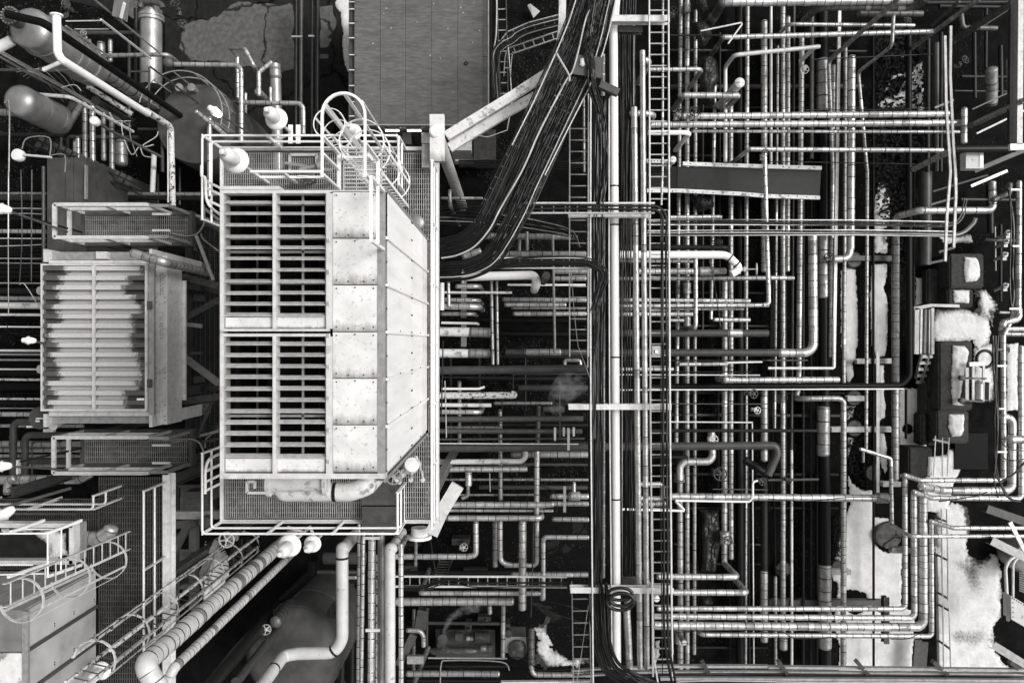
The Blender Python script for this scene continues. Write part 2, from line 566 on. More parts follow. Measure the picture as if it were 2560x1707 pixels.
def fillet(pts, rad):
    """straight runs and arcs of a bent line: list of ('s',[a,b]) / ('e',[points])"""
    n = len(pts)
    out = []
    cur = pts[0]
    for i in range(1, n - 1):
        d1, d2 = (pts[i] - pts[i - 1]), (pts[i + 1] - pts[i])
        l1, l2 = d1.length, d2.length
        if l1 < 1e-5 or l2 < 1e-5: continue
        d1, d2 = d1 / l1, d2 / l2
        th = math.acos(max(-1, min(1, d1.dot(d2))))
        if th < 0.03: continue
        t = min(rad * math.tan(th / 2), 0.49 * l1, 0.49 * l2)
        Rr = t / math.tan(th / 2)
        A, B = pts[i] - d1 * t, pts[i] + d2 * t
        nn = (d2 - d1 * d1.dot(d2)).normalized()
        c = A + nn * Rr
        k = max(3, int(th / 0.22))
        arc = [c + (-nn * math.cos(th * j / k) + d1 * math.sin(th * j / k)) * Rr for j in range(k + 1)]
        if (A - cur).length > 1e-4: out.append(('s', [cur, A]))
        out.append(('e', arc))
        cur = B
    if (pts[-1] - cur).length > 1e-4: out.append(('s', [cur, pts[-1]]))
    return out
NAMES = dict(W='painted_pipe', C='insulated_pipe', c='insulated_pipe', k='insulated_pipe', x='insulated_pipe', w='painted_pipe', r='rusty_pipe', p='peeling_pipe', s='steel_pipe', S='steel_pipe',
             m='steel_pipe', g='painted_pipe', d='dark_pipe', D='dark_pipe', b='hose', B='hose', v='painted_pipe', V='painted_pipe')
def pipe(label, path, w, kind='c', z=2.2, pitch=70, bend=3.0, name=None, group=None, r=None, cat='pipe', light=False, bands=None, flange=None):
    pts = PATH(path, z) if isinstance(path, str) else path
    if r is None: r = px(w, pts[0].z) / 2
    segs = fillet(pts, r * bend)
    nm = name or NAMES[kind]
    if kind in 'ckxC':
        root = thing(nm, label, cat, pts[0], group)
        me = section_mesh(KIND[kind], 'strap_light' if light else 'strap')
        for t, q in segs:
            if t == 's':
                a, b = q
                L_ = (b - a).length
                k = max(1, round(L_ / px(pitch, a.z)))
                dr = (b - a) / k
                rot = dr.to_track_quat('Z', 'Y')
                cuts = [0.0]
                for i in range(1, k): cuts.append(i + U(-0.28, 0.28))
                cuts.append(float(k))
                for i in range(k):
                    o = bpy.data.objects.new('cladding_section', me if R() > 0.07 else section_mesh({'clad': 'clad_dull', 'clad_dull': 'clad', 'clad_dark': 'clad_dull', 'clad_matte': 'clad'}[KIND[kind]], 'strap'))
                    o.rotation_mode = 'QUATERNION'
                    o.rotation_quaternion = rot
                    rs = r * U(0.975, 1.02)
                    o.scale = (rs, rs, dr.length * (cuts[i + 1] - cuts[i]))
                    o.location = a + dr * cuts[i] - pts[0] + Vector((U(-1, 1), U(-1, 1), U(-1, 1))) * r * .03
                    o['_rel'] = 1
                    o.parent = root
                    col.objects.link(o)
                    del o['_rel']
            else:
                b_ = MB()
                b_.tube(q, r * 1.01, NG)
                b_.build('elbow', KIND[kind], root, 50)
        a, b = segs[0][1][0], segs[-1][1][-1]
        for p, d in ((a, segs[0][1][0] - segs[0][1][1]), (b, segs[-1][1][-1] - segs[-1][1][-2])):
            cpb = MB()
            cpb.lathe([(r, -0.004), (r * 0.93, r * 0.25), (r * 0.5, r * 0.5), (0, r * 0.55)], p, d, NG)
            cpb.build('end_cap', KIND[kind], root, 60)
        return root
    mb = MB()
    line = [segs[0][1][0]]
    for t, q in segs: line += q[1:] if (q[0] - line[-1]).length < 1e-3 else q
    mb.tube(line, r, 12 if r > 0.03 else 8)
    o = one(mb, nm, KIND[kind], label, cat, 50, group)
    if bands:
        for fr in bands:
            tot = sum((line[i + 1] - line[i]).length for i in range(len(line) - 1))
            d = fr * tot
            for i in range(len(line) - 1):
                l = (line[i + 1] - line[i]).length
                if d <= l:
                    p, dr = line[i].lerp(line[i + 1], d / l), (line[i + 1] - line[i]).normalized()
                    b2 = MB()
                    b2.tube([p - dr * r * 0.18, p + dr * r * 0.18], r * 1.05, 14)
                    b2.build('band', 'paint_dark', o, 40)
                    break
                d -= l
    if flange:
        for fr in flange:
            p, dr = (line[0], line[0] - line[1]) if fr == 0 else (line[-1], line[-1] - line[-2])
            b2 = MB()
            b2.lathe([(r * 1.5, -r * 0.35), (r * 1.5, 0), (r * 1.1, 0.0), (r * 1.1, r * 0.12)], p, dr, 18)
            b2.build('flange', KIND[kind], o, 40)
    return o
def smooth_line(pts, k=8):
    P = [pts[0]] + list(pts) + [pts[-1]]
    out = []
    for i in range(1, len(P) - 2):
        for j in range(k):
            t = j / k
            a, b, c, d = P[i - 1], P[i], P[i + 1], P[i + 2]
            out.append(0.5 * ((2 * b) + (c - a) * t + (2 * a - 5 * b + 4 * c - d) * t * t + (3 * b - a - 3 * c + d) * t ** 3))
    out.append(pts[-1])
    return out
def wire(label, path, w, kind='b', z=3.0, name='cable', cat='cable', group=None, k=8):
    pts = smooth_line(PATH(path, z), k)
    mb = MB()
    mb.tube(pts, px(w, pts[0].z) / 2, 6)
    return one(mb, name, KIND[kind], label, cat, 60, group)
def bundle(label, path, z, n, width, w, group, kinds='b', zj=0.06, wob=0.35, layers=2):
    base = smooth_line(PATH(path, z), 10)
    wd, r = px(width, z), px(w, z) / 2
    objs = []
    for i in range(n):
        f = (i + 0.5) / n - 0.5
        ph, am, fr = U(0, 6.28), wd / n * wob * U(0.5, 2.0), U(0.3, 0.9)
        dz = (i % layers) * r * 1.1 + U(0, zj)
        pts = []
        s_ = 0
        for j, p in enumerate(base):
            t = (base[min(j + 1, len(base) - 1)] - base[max(j - 1, 0)])
            t.z = 0
            t.normalize()
            side = Vector((t.y, -t.x, 0))
            if j: s_ += (p - base[j - 1]).length
            off = f * wd + am * math.sin(ph + s_ * fr)
            pts.append(p + side * off + Vector((0, 0, dz)))
        mb = MB()
        mb.tube(pts, r * U(0.75, 1.15), 6)
        kd = random.choice(kinds)
        if i in (0, n - 1) and n > 3: kd = 'b'
        lb = label if kd == 'b' else label.replace('black', 'pale grey')
        if i in (0, n - 1) and n > 3: lb = label.replace('cable', 'cable, %s one' % ('first outermost' if i == 0 else 'last outermost'), 1)
        objs.append(one(mb, 'cable', KIND[kd], lb, 'cable', 60, group))
    return objs
def tray(label, path, z, width, rung=98, h=0.1, kind='S', rw=9, group=None, rungkind=None, cat='cable tray'):
    pts = PATH(path, z)
    root = thing('cable_tray', label, cat, pts[0], group)
    wd = px(width, z)
    rt = px(rw, z)
    rungmesh = MB()
    rungmesh.box((-wd / 2, -0.014, -0.012), (wd / 2, 0.014, 0.012))
    me = rungmesh.data('rung', KIND[rungkind or 's'])
    for s_ in (-1, 1):
        mb = MB()
        for i in range(len(pts) - 1):
            d = pts[i + 1] - pts[i]
            side = Vector((d.y, -d.x, 0)).normalized() * (wd / 2 * s_)
            mb.bar(pts[i] + side, pts[i + 1] + side, rt, h)
        mb.build('side_rail', KIND[kind], root)
    st = px(rung, z)
    for i in range(len(pts) - 1):
        d = pts[i + 1] - pts[i]
        k = int(d.length / st)
        for j in range(k):
            o = bpy.data.objects.new('rung', me)
            o.location = pts[i] + d * ((j + 0.5) / max(k, 1)) - pts[0] + Vector((0, 0, -h * 0.3))
            o.rotation_euler = (0, 0, math.atan2(d.y, d.x) + math.pi / 2)
            o.parent = root
            col.objects.link(o)
    return root
def beam(label, path, w, h, kind='S', z=5.5, name='steel_beam', cat='beam', style='i', group=None):
    pts = PATH(path, z)
    mb = MB()
    ww = px(w, pts[0].z)
    for i in range(len(pts) - 1):
        if style == 'i': mb.ibeam(pts[i], pts[i + 1], ww, h)
        elif style == 'c':
            a, b = pts[i], pts[i + 1]
            d = (b - a).normalized()
            s_ = d.cross(Vector((0, 0, 1))).normalized() if abs(d.z) < 0.95 else Vector((1, 0, 0))
            mb.bar(a, b, ww, 0.012)
            mb.bar(a + s_ * (ww / 2 - 0.006) - Vector((0, 0, h / 2 + 0.006)), b + s_ * (ww / 2 - 0.006) - Vector((0, 0, h / 2 + 0.006)), 0.012, h)
            mb.bar(a - s_ * (ww / 2 - 0.006) - Vector((0, 0, h / 2 + 0.006)), b - s_ * (ww / 2 - 0.006) - Vector((0, 0, h / 2 + 0.006)), 0.012, h)
        else: mb.bar(pts[i], pts[i + 1], ww, h)
    return one(mb, name, KIND[kind], label, cat, None, group)

# ---------------------------------------------------------------- fittings
def wheel_mesh(r, axis, c, parent, m='steel_mid', spokes=5):
    b = MB()
    b.torus(c, axis, r, r * 0.11, 22, 6)
    ax = Vector(axis).normalized()
    u = ax.orthogonal().normalized()
    w = ax.cross(u)
    o = b.build('handwheel', m, parent, 50)
    b = MB()
    for k in range(spokes):
        a = 2 * math.pi * k / spokes
        b.bar(c, c + (u * math.cos(a) + w * math.sin(a)) * r, r * 0.16, r * 0.1, ax)
    b.lathe([(r * 0.22, -r * 0.12), (r * 0.22, r * 0.15), (0, r * 0.18)], c, ax, 10)
    b.build('spokes', m, o, 50)
    return o
def valve(label, x, y, z, rw, axis=(0, 0, 1), along=(1, 0, 0), m='steel_mid', wm=None, c=None, r=None, stem=0.35, body=0.8):
    p = Q(x, y, z, c, r)
    t = thing('valve', label, 'valve', p)
    ax, al = Vector(axis).normalized(), Vector(along).normalized()
    rr = px(rw, z) / 1.0
    base = p - ax * stem
    b = MB()
    q = rr * body
    b.lathe([(q * 0.5, -q), (q * 0.8, -q), (q * 0.8, -q * 0.82), (q * 0.5, -q * 0.8), (q * 0.68, 0), (q * 0.5, q * 0.8), (q * 0.8, q * 0.82), (q * 0.8, q), (q * 0.5, q)], base, al, 14)
    b.build('body', m, t, 40)
    b = MB()
    b.lathe([(q * 0.5, 0), (q * 0.42, stem * 0.35), (q * 0.6, stem * 0.36), (q * 0.6, stem * 0.46), (q * 0.16, stem * 0.47), (q * 0.12, stem * 1.05)], base, ax, 12)
    b.build('bonnet', m, t, 40)
    wheel_mesh(rr, ax, p, t, wm or m)
    return t
def stile_ladder(parent, a, b, width_vec, rung=0.28, r=0.022, rk='steel_pale'):
    a, b, wv = Vector(a), Vector(b), Vector(width_vec)
    for s_ in (-0.5, 0.5):
        m = MB()
        m.bar(a + wv * s_, b + wv * s_, 0.016, 0.06, wv.cross(b - a))
        m.build('stile', rk, parent)
    n = int((b - a).length / rung)
    for i in range(n):
        p = a.lerp(b, (i + 0.5) / n)
        m = MB()
        m.tube([p - wv / 2, p + wv / 2], r * 0.6, 6)
        m.build('rung', rk, parent, 60)
def guard(parent, corners, h=1.1, closed=False, rk='white', r=0.024, step=1.1, mid=True, toe=True, toek=None):
    """handrail around a floor edge: top rail, middle rail, posts, toe plate"""
    P = [Vector(p) for p in corners]
    if closed: P = P + [P[0]]
    for nm, zz in (('top_rail', h), ('mid_rail', h * 0.55)):
        if nm == 'mid_rail' and not mid: continue
        m = MB()
        line = []
        for t, q in fillet([p + Vector((0, 0, zz)) for p in P], 0.08): line += q if not line else q[1:]
        m.tube(line, r, 8)
        m.build(nm, rk, parent, 60)
    for i in range(len(P) - 1):
        d = P[i + 1] - P[i]
        k = max(1, round(d.length / step))
        for j in range(k + (1 if i == len(P) - 2 and not closed else 0)):
            p = P[i] + d * (j / k)
            m = MB()
            m.bar(p - Vector((0, 0, 0.1)), p + Vector((0, 0, h)), 0.06, 0.03, d)
            m.build('post', rk, parent)
        if toe:
            m = MB()
            m.bar(P[i] + Vector((0, 0, 0.055)), P[i + 1] + Vector((0, 0, 0.055)), 0.01, 0.11)
            m.build('toe_plate', toek or rk, parent)
def grating(parent, x0, y0, x1, y1, z, pitch=0.042, cross=0.11, along='y', m='grating', depth=0.035, bw_=0.009):
    b = MB()
    if along == 'y':
        n = int((x1 - x0) / pitch)
        for i in range(n + 1):
            x = x0 + i * pitch
            b.box((x - bw_ / 2, y0, z - depth), (x + bw_ / 2, y1, z))
        k = int((y1 - y0) / cross)
        for i in range(k + 1):
            y = y0 + i * cross
            b.box((x0, y - 0.004, z - 0.012), (x1, y + 0.004, z + 0.002))
    else:
        n = int((y1 - y0) / pitch)
        for i in range(n + 1):
            y = y0 + i * pitch
            b.box((x0, y - bw_ / 2, z - depth), (x1, y + bw_ / 2, z))
        k = int((x1 - x0) / cross)
        for i in range(k + 1):
            x = x0 + i * cross
            b.box((x - 0.004, y0, z - 0.012), (x + 0.004, y1, z + 0.002))
    return b.build('grating', m, parent, kind='stuff')
def edge_beams(parent, x0, y0, x1, y1, z, h=0.2, m='steel_pale', t=0.07):
    for a, b in (((x0, y0), (x1, y0)), ((x1, y0), (x1, y1)), ((x1, y1), (x0, y1)), ((x0, y1), (x0, y0))):
        q = MB()
        A, B = Vector((a[0], a[1], z - h / 2 - 0.04)), Vector((b[0], b[1], z - h / 2 - 0.04))
        d = (B - A).normalized() * (t / 2)
        q.bar(A + d, B + d, t, h)
        q.build('edge_beam', m, parent)
def lamp(label, x, y, z, r, pole_to=None, c=None, rr=None, lit=False, arm=None):
    """yard lamp: wide white shade with the ballast housing above it, on a pole or arm"""
    p = Q(x, y, z, c, rr)
    rad = px(r, z)
    t = thing('yard_lamp', label, 'lamp', p)
    b = MB()
    b.lathe([(rad, -rad * 0.1), (rad, -rad * 0.02), (rad * 0.86, rad * 0.16), (rad * 0.6, rad * 0.32), (rad * 0.42, rad * 0.36)], p, (0, 0, 1), 28)
    b.build('shade', 'lamp_white', t, 40)
    b = MB()
    b.lathe([(rad * 0.5, rad * 0.3), (rad * 0.56, rad * 0.6), (rad * 0.58, rad * 1.9), (rad * 0.4, rad * 2.3), (rad * 0.24, rad * 2.4), (rad * 0.2, rad * 3.0), (0, rad * 3.05)], p, (0, 0, 1), 20)
    b.build('ballast_housing', 'lamp_body', t, 40)
    b = MB()
    b.lathe([(rad * 0.55, -rad * 0.1), (rad * 0.6, -rad * 0.5), (rad * 0.35, -rad * 0.95), (0, -rad * 1.05)], p, (0, 0, 1), 18)
    b.build('glass', 'lamp_lit' if lit else 'lamp_glass', t, 60)
    if pole_to is not None:
        b = MB()
        b.tube([(p.x, p.y, pole_to[2] if pole_to[2] < p.z else 0), (p.x, p.y, p.z - rad)], 0.03, 8)
        e = Vector(pole_to)
        if (e - Vector((p.x, p.y, e.z))).length < 2.0: b.bar((p.x, p.y, e.z + .5), (e.x, e.y, e.z + .5), .05, .03)
        b.build('pole', 'steel_pale', t, 60)
    return t
def vessel(label, pts, r, m='vessel', head=0.5, n=32, bands=(), name='vessel', cat='vessel', nozzle=None):
    """pressure vessel between two points with dished heads"""
    a, b = Vector(pts[0]), Vector(pts[1])
    L_ = (b - a).length
    ax = (b - a).normalized()
    prof = [(0, -r * head)]
    for i in range(1, 7):
        t = i / 6 * math.pi / 2
        prof.append((r * math.sin(t), -r * head * math.cos(t)))
    for i in range(0, 7):
        t = i / 6 * math.pi / 2
        prof.append((r * math.cos(t), L_ + r * head * math.sin(t)))
    mb = MB()
    mb.lathe(prof, a, ax, n)
    o = one(mb, name, m, label, cat, 50)
    for f in bands:
        q = MB()
        q.lathe([(r * 0.9, L_ * f - 0.02), (r * 1.012, L_ * f - 0.02), (r * 1.012, L_ * f + 0.02), (r * 0.9, L_ * f + 0.02)], a, ax, n)
        q.build('weld_band', m, o, 40)
    return o
# ================================================================ ground, slabs, snow
mb = MB()
mb.add([(-60, -60, 0), (60, -60, 0), (60, 60, 0), (-60, 60, 0)], [(0, 1, 2, 3)])
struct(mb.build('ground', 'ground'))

def jagged(pts, step=0.12, amp=0.06, seed=0):
    out = []
    for i in range(len(pts)):
        a, b = pts[i], pts[(i + 1) % len(pts)]
        k = max(1, int((b - a).length / step))
        for j in range(k):
            p = a.lerp(b, j / k)
            nv = noise.noise_vector(Vector((p.x * 2.2 + seed, p.y * 2.2, seed))) * amp + noise.noise_vector(Vector((p.x * 8, p.y * 8, seed))) * amp * 0.4
            out.append(Vector((p.x + nv.x, p.y + nv.y, p.z)))
    return out
def sheet(name, path, m, z, thick=0.0, step=0.12, amp=0.05, kind='structure'):
    pts = jagged(PATH(path, z), step, amp, len(bpy.data.objects) * 0.37)
    bm = bmesh.new()
    vs_ = [bm.verts.new(p) for p in pts]
    f = bm.faces.new(vs_)
    if f.normal.z < 0: f.normal_flip()
    if thick:
        r_ = bmesh.ops.extrude_face_region(bm, geom=[f])
        for v in [g for g in r_['geom'] if isinstance(g, bmesh.types.BMVert)]: v.co.z -= thick
    bmesh.ops.triangulate(bm, faces=bm.faces)
    bmesh.ops.recalc_face_normals(bm, faces=bm.faces)
    me = bpy.data.meshes.new(name)
    bm.to_mesh(me)
    bm.free()
    me.materials.append(MATS[m])
    o = bpy.data.objects.new(name, me)
    col.objects.link(o)
    o['kind'] = kind
    return o
T(0, 0)
sheet('concrete_slab', '300,-60 #10 860,-60 860,640 #10 600,1560 #00 1500,1200 1500,200', 'slab', 0.02, amp=0.03)
sheet('dry_concrete', '2080,60 2180,20 2334,30 #10 340,40 350,640 240,650 120,600 #00 2334,620 2200,600 2000,560 1850,560 1700,560 1640,430 1660,330 1680,240 1750,190 1900,180 1990,130', 'concrete', 0.026, amp=0.09, step=0.06)
sheet('dry_concrete', '#10 580,60 700,60 720,200 700,340 640,430 590,440', 'concrete', 0.026, amp=0.08, step=0.06)
sheet('dry_concrete', '#10 590,690 690,680 760,740 860,760 870,1120 600,1120', 'slab', 0.027, amp=0.05)
sheet('dry_concrete', '1150,-40 1260,-40 1240,200 1160,120', 'concrete', 0.026, amp=0.06)
# asphalt patches under the bottom middle of the photo
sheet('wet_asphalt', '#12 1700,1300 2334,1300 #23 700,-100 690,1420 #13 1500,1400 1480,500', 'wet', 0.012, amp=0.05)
sheet('dry_asphalt', '#23 300,270 400,260 420,320 360,390 310,380', 'slab', 0.018, amp=0.13, step=0.04)
sheet('dry_asphalt', '#23 460,290 560,310 550,370 480,390', 'slab', 0.018, amp=0.13, step=0.04)
sheet('dry_asphalt', '#23 170,840 260,860 340,870 360,890 300,900 420,930 480,970 400,990 370,1000 330,960 270,920', 'slab', 0.018, amp=0.13, step=0.04)
sheet('dry_asphalt', '#23 540,100 680,90 690,200 560,210', 'slab', 0.018, amp=0.13, step=0.04)
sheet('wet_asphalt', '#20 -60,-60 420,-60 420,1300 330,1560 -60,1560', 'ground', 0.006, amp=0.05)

def point_in(poly, x, y):
    c = False
    j = len(poly) - 1
    for i in range(len(poly)):
        xi, yi = poly[i]
        xj, yj = poly[j]
        if (yi > y) != (yj > y) and x < (xj - xi) * (y - yi) / (yj - yi) + xi: c = not c
        j = i
    return c
def edge_dist(poly, x, y):
    best = 9
    j = len(poly) - 1
    for i in range(len(poly)):
        ax, ay = poly[j]
        bx, by = poly[i]
        dx, dy = bx - ax, by - ay
        l2 = dx * dx + dy * dy
        t = 0 if l2 == 0 else max(0, min(1, ((x - ax) * dx + (y - ay) * dy) / l2))
        d = math.hypot(x - ax - dx * t, y - ay - dy * t)
        best = min(best, d)
        j = i
    return best
def snow(path, z, name='snow', cell=0.022, height=0.05, ragged=0.12, melt=0.0, soft=0.12, holes=(), seed=0.0, freq=3.0, tagd=None):
    P = PATH(path, z)
    poly = [(p.x, p.y) for p in P]
    hol = [(Q(x, y, z, c, r), rad * TS * (CAM_Z - z) / F) for (c, r, x, y, rad) in holes]
    x0, x1 = min(p[0] for p in poly) - ragged, max(p[0] for p in poly) + ragged
    y0, y1 = min(p[1] for p in poly) - ragged, max(p[1] for p in poly) + ragged
    nx, ny = int((x1 - x0) / cell) + 2, int((y1 - y0) / cell) + 2
    idx, vs_, dep = {}, [], []
    val = {}
    for j in range(ny):
        for i in range(nx):
            x, y = x0 + i * cell, y0 + j * cell
            d = edge_dist(poly, x, y)
            if not point_in(poly, x, y): d = -d
            if d < -ragged: continue
            nz = noise.noise(Vector((x * freq, y * freq, seed))) * 0.6 + noise.noise(Vector((x * freq * 3.1, y * freq * 3.1, seed + 5))) * 0.4
            d += nz * ragged
            for c, rad in hol:
                q = math.hypot(x - c.x, y - c.y) - rad
                d = min(d, q * (1 + 0.0) + nz * ragged * 1.5)
            m = melt * max(0.0, noise.noise(Vector((x * 1.3 + 9, y * 1.3, seed))) + 0.25)
            val[(i, j)] = (d, x, y, m, nz)
    for k, (d, x, y, m, nz) in val.items():
        if d > 0:
            s_ = min(1.0, d / soft)
            idx[k] = len(vs_)
            vs_.append((x, y, z + height * (s_ ** 0.6) * (1 + nz * 0.3) + 0.004))
            dep.append(max(0.0, min(1.0, 0.25 + s_ * 0.75 - m)))
    fs = []
    for (i, j), a in idx.items():
        b, c, d = idx.get((i + 1, j)), idx.get((i + 1, j + 1)), idx.get((i, j + 1))
        if b is not None and c is not None and d is not None: fs.append((a, b, c, d))
    me = bpy.data.meshes.new(name)
    me.from_pydata(vs_, [], fs)
    me.materials.append(MATS['snow'])
    at = me.attributes.new('depth', 'FLOAT', 'POINT')
    at.data.foreach_set('value', dep)
    me.shade_smooth()
    o = bpy.data.objects.new(name, me)
    col.objects.link(o)
    if tagd: tag(o, *tagd)
    else: o['kind'] = 'stuff'
    return o
T(3, 1)
snow('#10 725,-30 870,-30 870,680 830,660 810,600 790,450 790,300 770,120 720,60', 0.02, ragged=0.07, seed=1)                      # along the roof edge
snow('#30 1410,560 1420,800 1410,1010 1250,990 1000,1000 970,960 1060,890 1180,850 1240,720 1180,700 1120,760 1060,840 1120,700 1300,640', 0.01, ragged=0.16, seed=2, melt=0.4)
snow('1010,100 1060,110 1110,230 1105,420 1090,560 1085,740 960,750 955,420 975,250', 0.01, ragged=0.1, seed=3)
snow('945,830 1085,840 1085,960 1060,1060 1095,1200 1090,1568 #32 1080,80 1060,150 980,150 #31 940,1568 925,1200 930,1000', 0.01, ragged=0.05, seed=4)
snow('715,870 800,880 820,1200 820,1568 #32 800,150 770,220 780,330 740,390 710,380 #31 660,1500 660,900', 0.01, ragged=0.06, seed=5)
snow('#32 990,220 1060,220 1060,500 1075,600 1065,720 1010,740 990,600', 0.01, ragged=0.06, seed=6)
snow('#32 715,590 800,590 770,700 720,740', 0.01, ragged=0.06, seed=7)
snow('#32 725,880 790,890 760,980 740,1060 720,1080', 0.01, ragged=0.07, seed=8)
snow('#32 1010,840 1060,850 1080,960 1090,1180 1060,1230 1010,1080', 0.01, ragged=0.07, seed=9)
snow('#32 1190,460 1240,440 1400,440 1400,700 1410,900 1440,960 1400,990 1280,985 1240,1200 1200,1280 1190,860', 0.01, ragged=0.06, seed=10, holes=((3, 2, 1270, 810, 40),))
snow('1340,960 1420,960 1425,1200 1340,1220', 0.05, ragged=0.06, seed=11)
snow('#33 560,560 740,-60 #32 720,1190 760,1290 840,1350 960,1370 #33 960,60 1100,60 1220,380 1220,880 1340,900 1330,1200 1300,1568 630,1568 650,1230 600,1080 640,700', 0.01, cell=0.026, ragged=0.1, seed=12,
     holes=((3, 3, 1100, 230, 135), (3, 3, 780, 830, 110), (3, 3, 1040, 860, 60)))
snow('#33 1530,-60 #32 1500,1480 #33 1830,-60 1850,300 2100,420 2130,600 2130,960 2100,1100 2060,1180 2080,1290 2180,1420 2180,1480 1540,1480 1510,760', 0.01, cell=0.026, ragged=0.14, soft=0.25, seed=13, melt=0.85,
     holes=((3, 3, 1930, 330, 110), (3, 3, 2180, 1080, 120)))
snow('1520,1240 1760,1240 1990,1300 2040,1480 2010,1568 #32 1970,60 1900,120 1860,10 1570,30 1530,110 #31 1500,1500', 0.03, ragged=0.12, soft=0.22, seed=14, melt=0.7)
snow('#32 1870,30 2050,40 2060,560 1880,560', 0.02, ragged=0.1, seed=15, melt=0.7, soft=0.3)
snow('#32 2170,30 2280,30 2280,640 2170,650', 0.02, ragged=0.06, seed=16, melt=0.2)
snow('#32 1450,1060 1620,1040 1640,1000 1760,960 1760,1190 1700,1290 1640,1568 1440,1568 1420,1300', 0.02, ragged=0.08, seed=17, melt=0.3)
snow('1560,600 1850,560 1870,650 1600,660', 0.03, ragged=0.1, seed=18, melt=0.5)
snow('#23 200,1400 240,1020 330,1000 350,1250 460,1300 560,1350 690,1340 690,1410 300,1440', 0.02, ragged=0.3, soft=0.3, seed=19, melt=0.9, freq=2.5)
snow('#23 1300,1180 1350,1170 1350,1300 1310,1420 1290,1400', 0.02, ragged=0.08, seed=20)
snow('1880,1060 1990,1060 2080,1200 2040,1400 1900,1300', 0.02, ragged=0.3, soft=0.3, seed=21, melt=1.0)

# dead leaves and low plants between the ground pipes
def litter(path, n, z=0.02, size=0.09, seed=1):
    poly = [(p.x, p.y) for p in PATH(path, z)]
    xs, ys = [p[0] for p in poly], [p[1] for p in poly]
    mb = MB()
    rnd = random.Random(seed)
    k = 0
    while k < n:
        x, y = rnd.uniform(min(xs), max(xs)), rnd.uniform(min(ys), max(ys))
        if not point_in(poly, x, y): continue
        k += 1
        s_ = size * rnd.uniform(0.5, 1.3)
        a = rnd.uniform(0, 6.28)
        t = Vector((rnd.uniform(-.5, .5), rnd.uniform(-.5, .5), 1)).normalized()
        u = t.orthogonal().normalized()
        u = (Matrix.Rotation(a, 3, t) @ u)
        w = t.cross(u)
        c = Vector((x, y, z + rnd.uniform(0.01, 0.22)))
        mb.add([c - u * s_ * 0.6, c - w * s_ * 0.28 + t * 0.01, c + u * s_ * 0.6, c + w * s_ * 0.28 + t * 0.01], [(0, 1, 2, 3)])
    return mb.build('ground_cover', 'leaf', None, kind='stuff')
litter('#30 960,330 1430,330 1430,1568 #31 1250,760 1090,760 980,300 960,100', 1500, size=.14, seed=2)
litter('#32 720,440 900,440 960,560 1000,1350 880,1370 780,1250 720,1180', 1200, seed=3)
litter('#33 580,40 650,40 650,480 580,480', 250, seed=4)
litter('1090,780 1250,780 1250,1568 1090,1568', 700, seed=5)
litter('#22 1680,200 1880,200 1880,1560 1680,1560', 700, seed=6)

def gravel(path, n, seed, size=.035):
    poly = [(p.x, p.y) for p in PATH(path, 0.01)]
    xs, ys = [p[0] for p in poly], [p[1] for p in poly]
    rnd = random.Random(seed)
    mb = MB()
    k = 0
    while k < n:
        x, y = rnd.uniform(min(xs), max(xs)), rnd.uniform(min(ys), max(ys))
        if not point_in(poly, x, y) or noise.noise(Vector((x * .9, y * .9, seed))) < -.15 + .3 * rnd.random(): 
            k += 0.25
            continue
        k += 1
        r_ = size * rnd.uniform(.35, 1.2) ** 1.5
        P = [Vector((x + r_ * math.cos(a) * rnd.uniform(.6, 1.2), y + r_ * math.sin(a) * rnd.uniform(.6, 1.2), 0.0)) for a in (0.2, 1.5, 2.8, 4.0, 5.3)]
        mb.add(P + [Vector((x, y, r_ * .8 + .01))], [(i, (i + 1) % 5, 5) for i in range(5)])
    return mb.build('gravel', 'stone', None, kind='stuff')
gravel('#20 1400,-40 #30 1560,-40 1560,1568 #33 600,1500 #23 1400,1500', 9000, 3)
gravel('#30 1450,-40 2334,-40 #31 2334,1300 1900,1200 1450,300', 2600, 4)
gravel('#20 -40,-40 560,-40 420,1568 #11 1700,300 #10 2130,1200', 2500, 5)
gravel('#11 1680,600 #21 690,400 #22 690,1560 #12 1680,1500', 5000, 6)
gravel('#12 1680,1300 #22 700,1200 #23 700,1500 #13 1400,1560 1270,300', 3500, 7)
gravel('#00 -40,-40 1250,-40 1300,1568 #02 -40,1400', 3500, 8)
# ================================================================ the big louvred cooler on its platform
HZ, PZ = 14.6, 8.8
def YY(v, z): return (853.5 - v) / F * (CAM_Z - z)
def XX(u, z): return (u - 1280.0) / F * (CAM_Z - z)
hx0, hx1, hy1, hy0 = XX(551, HZ), XX(963, HZ), YY(475, HZ), YY(1196, HZ)
cool = thing('louvred_cooler', 'large white louvred cooler box with bright bolted side panels on the central grating platform', 'cooler', (hx0, hy0, PZ))
xl0, xl1 = XX(556, HZ), XX(821, HZ)        # louvre bays
xm = XX(686, HZ)
# body walls
b = MB()
b.box((hx0, hy0, PZ + 0.05), (hx0 + 0.03, hy1, HZ - 0.01))
b.build('west_wall', 'steel_pale', cool)
b = MB()
b.box((hx0 + 0.03, hy1 - 0.03, PZ + 0.05), (hx1 - 0.04, hy1, HZ - 0.02))
b.build('north_wall', 'steel_pale', cool)
b = MB()
b.box((hx0 + 0.03, hy0, PZ + 0.05), (hx1 - 0.04, hy0 + 0.03, HZ - 0.02))
b.build('south_wall', 'steel_pale', cool)
xr = XX(826, HZ)
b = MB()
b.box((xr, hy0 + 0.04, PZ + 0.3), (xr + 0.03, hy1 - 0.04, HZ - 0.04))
b.build('inner_wall', 'inside_shade', cool)
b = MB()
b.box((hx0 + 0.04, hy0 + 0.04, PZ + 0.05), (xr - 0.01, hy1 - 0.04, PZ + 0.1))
b.build('floor_pan', 'inside_shade', cool)
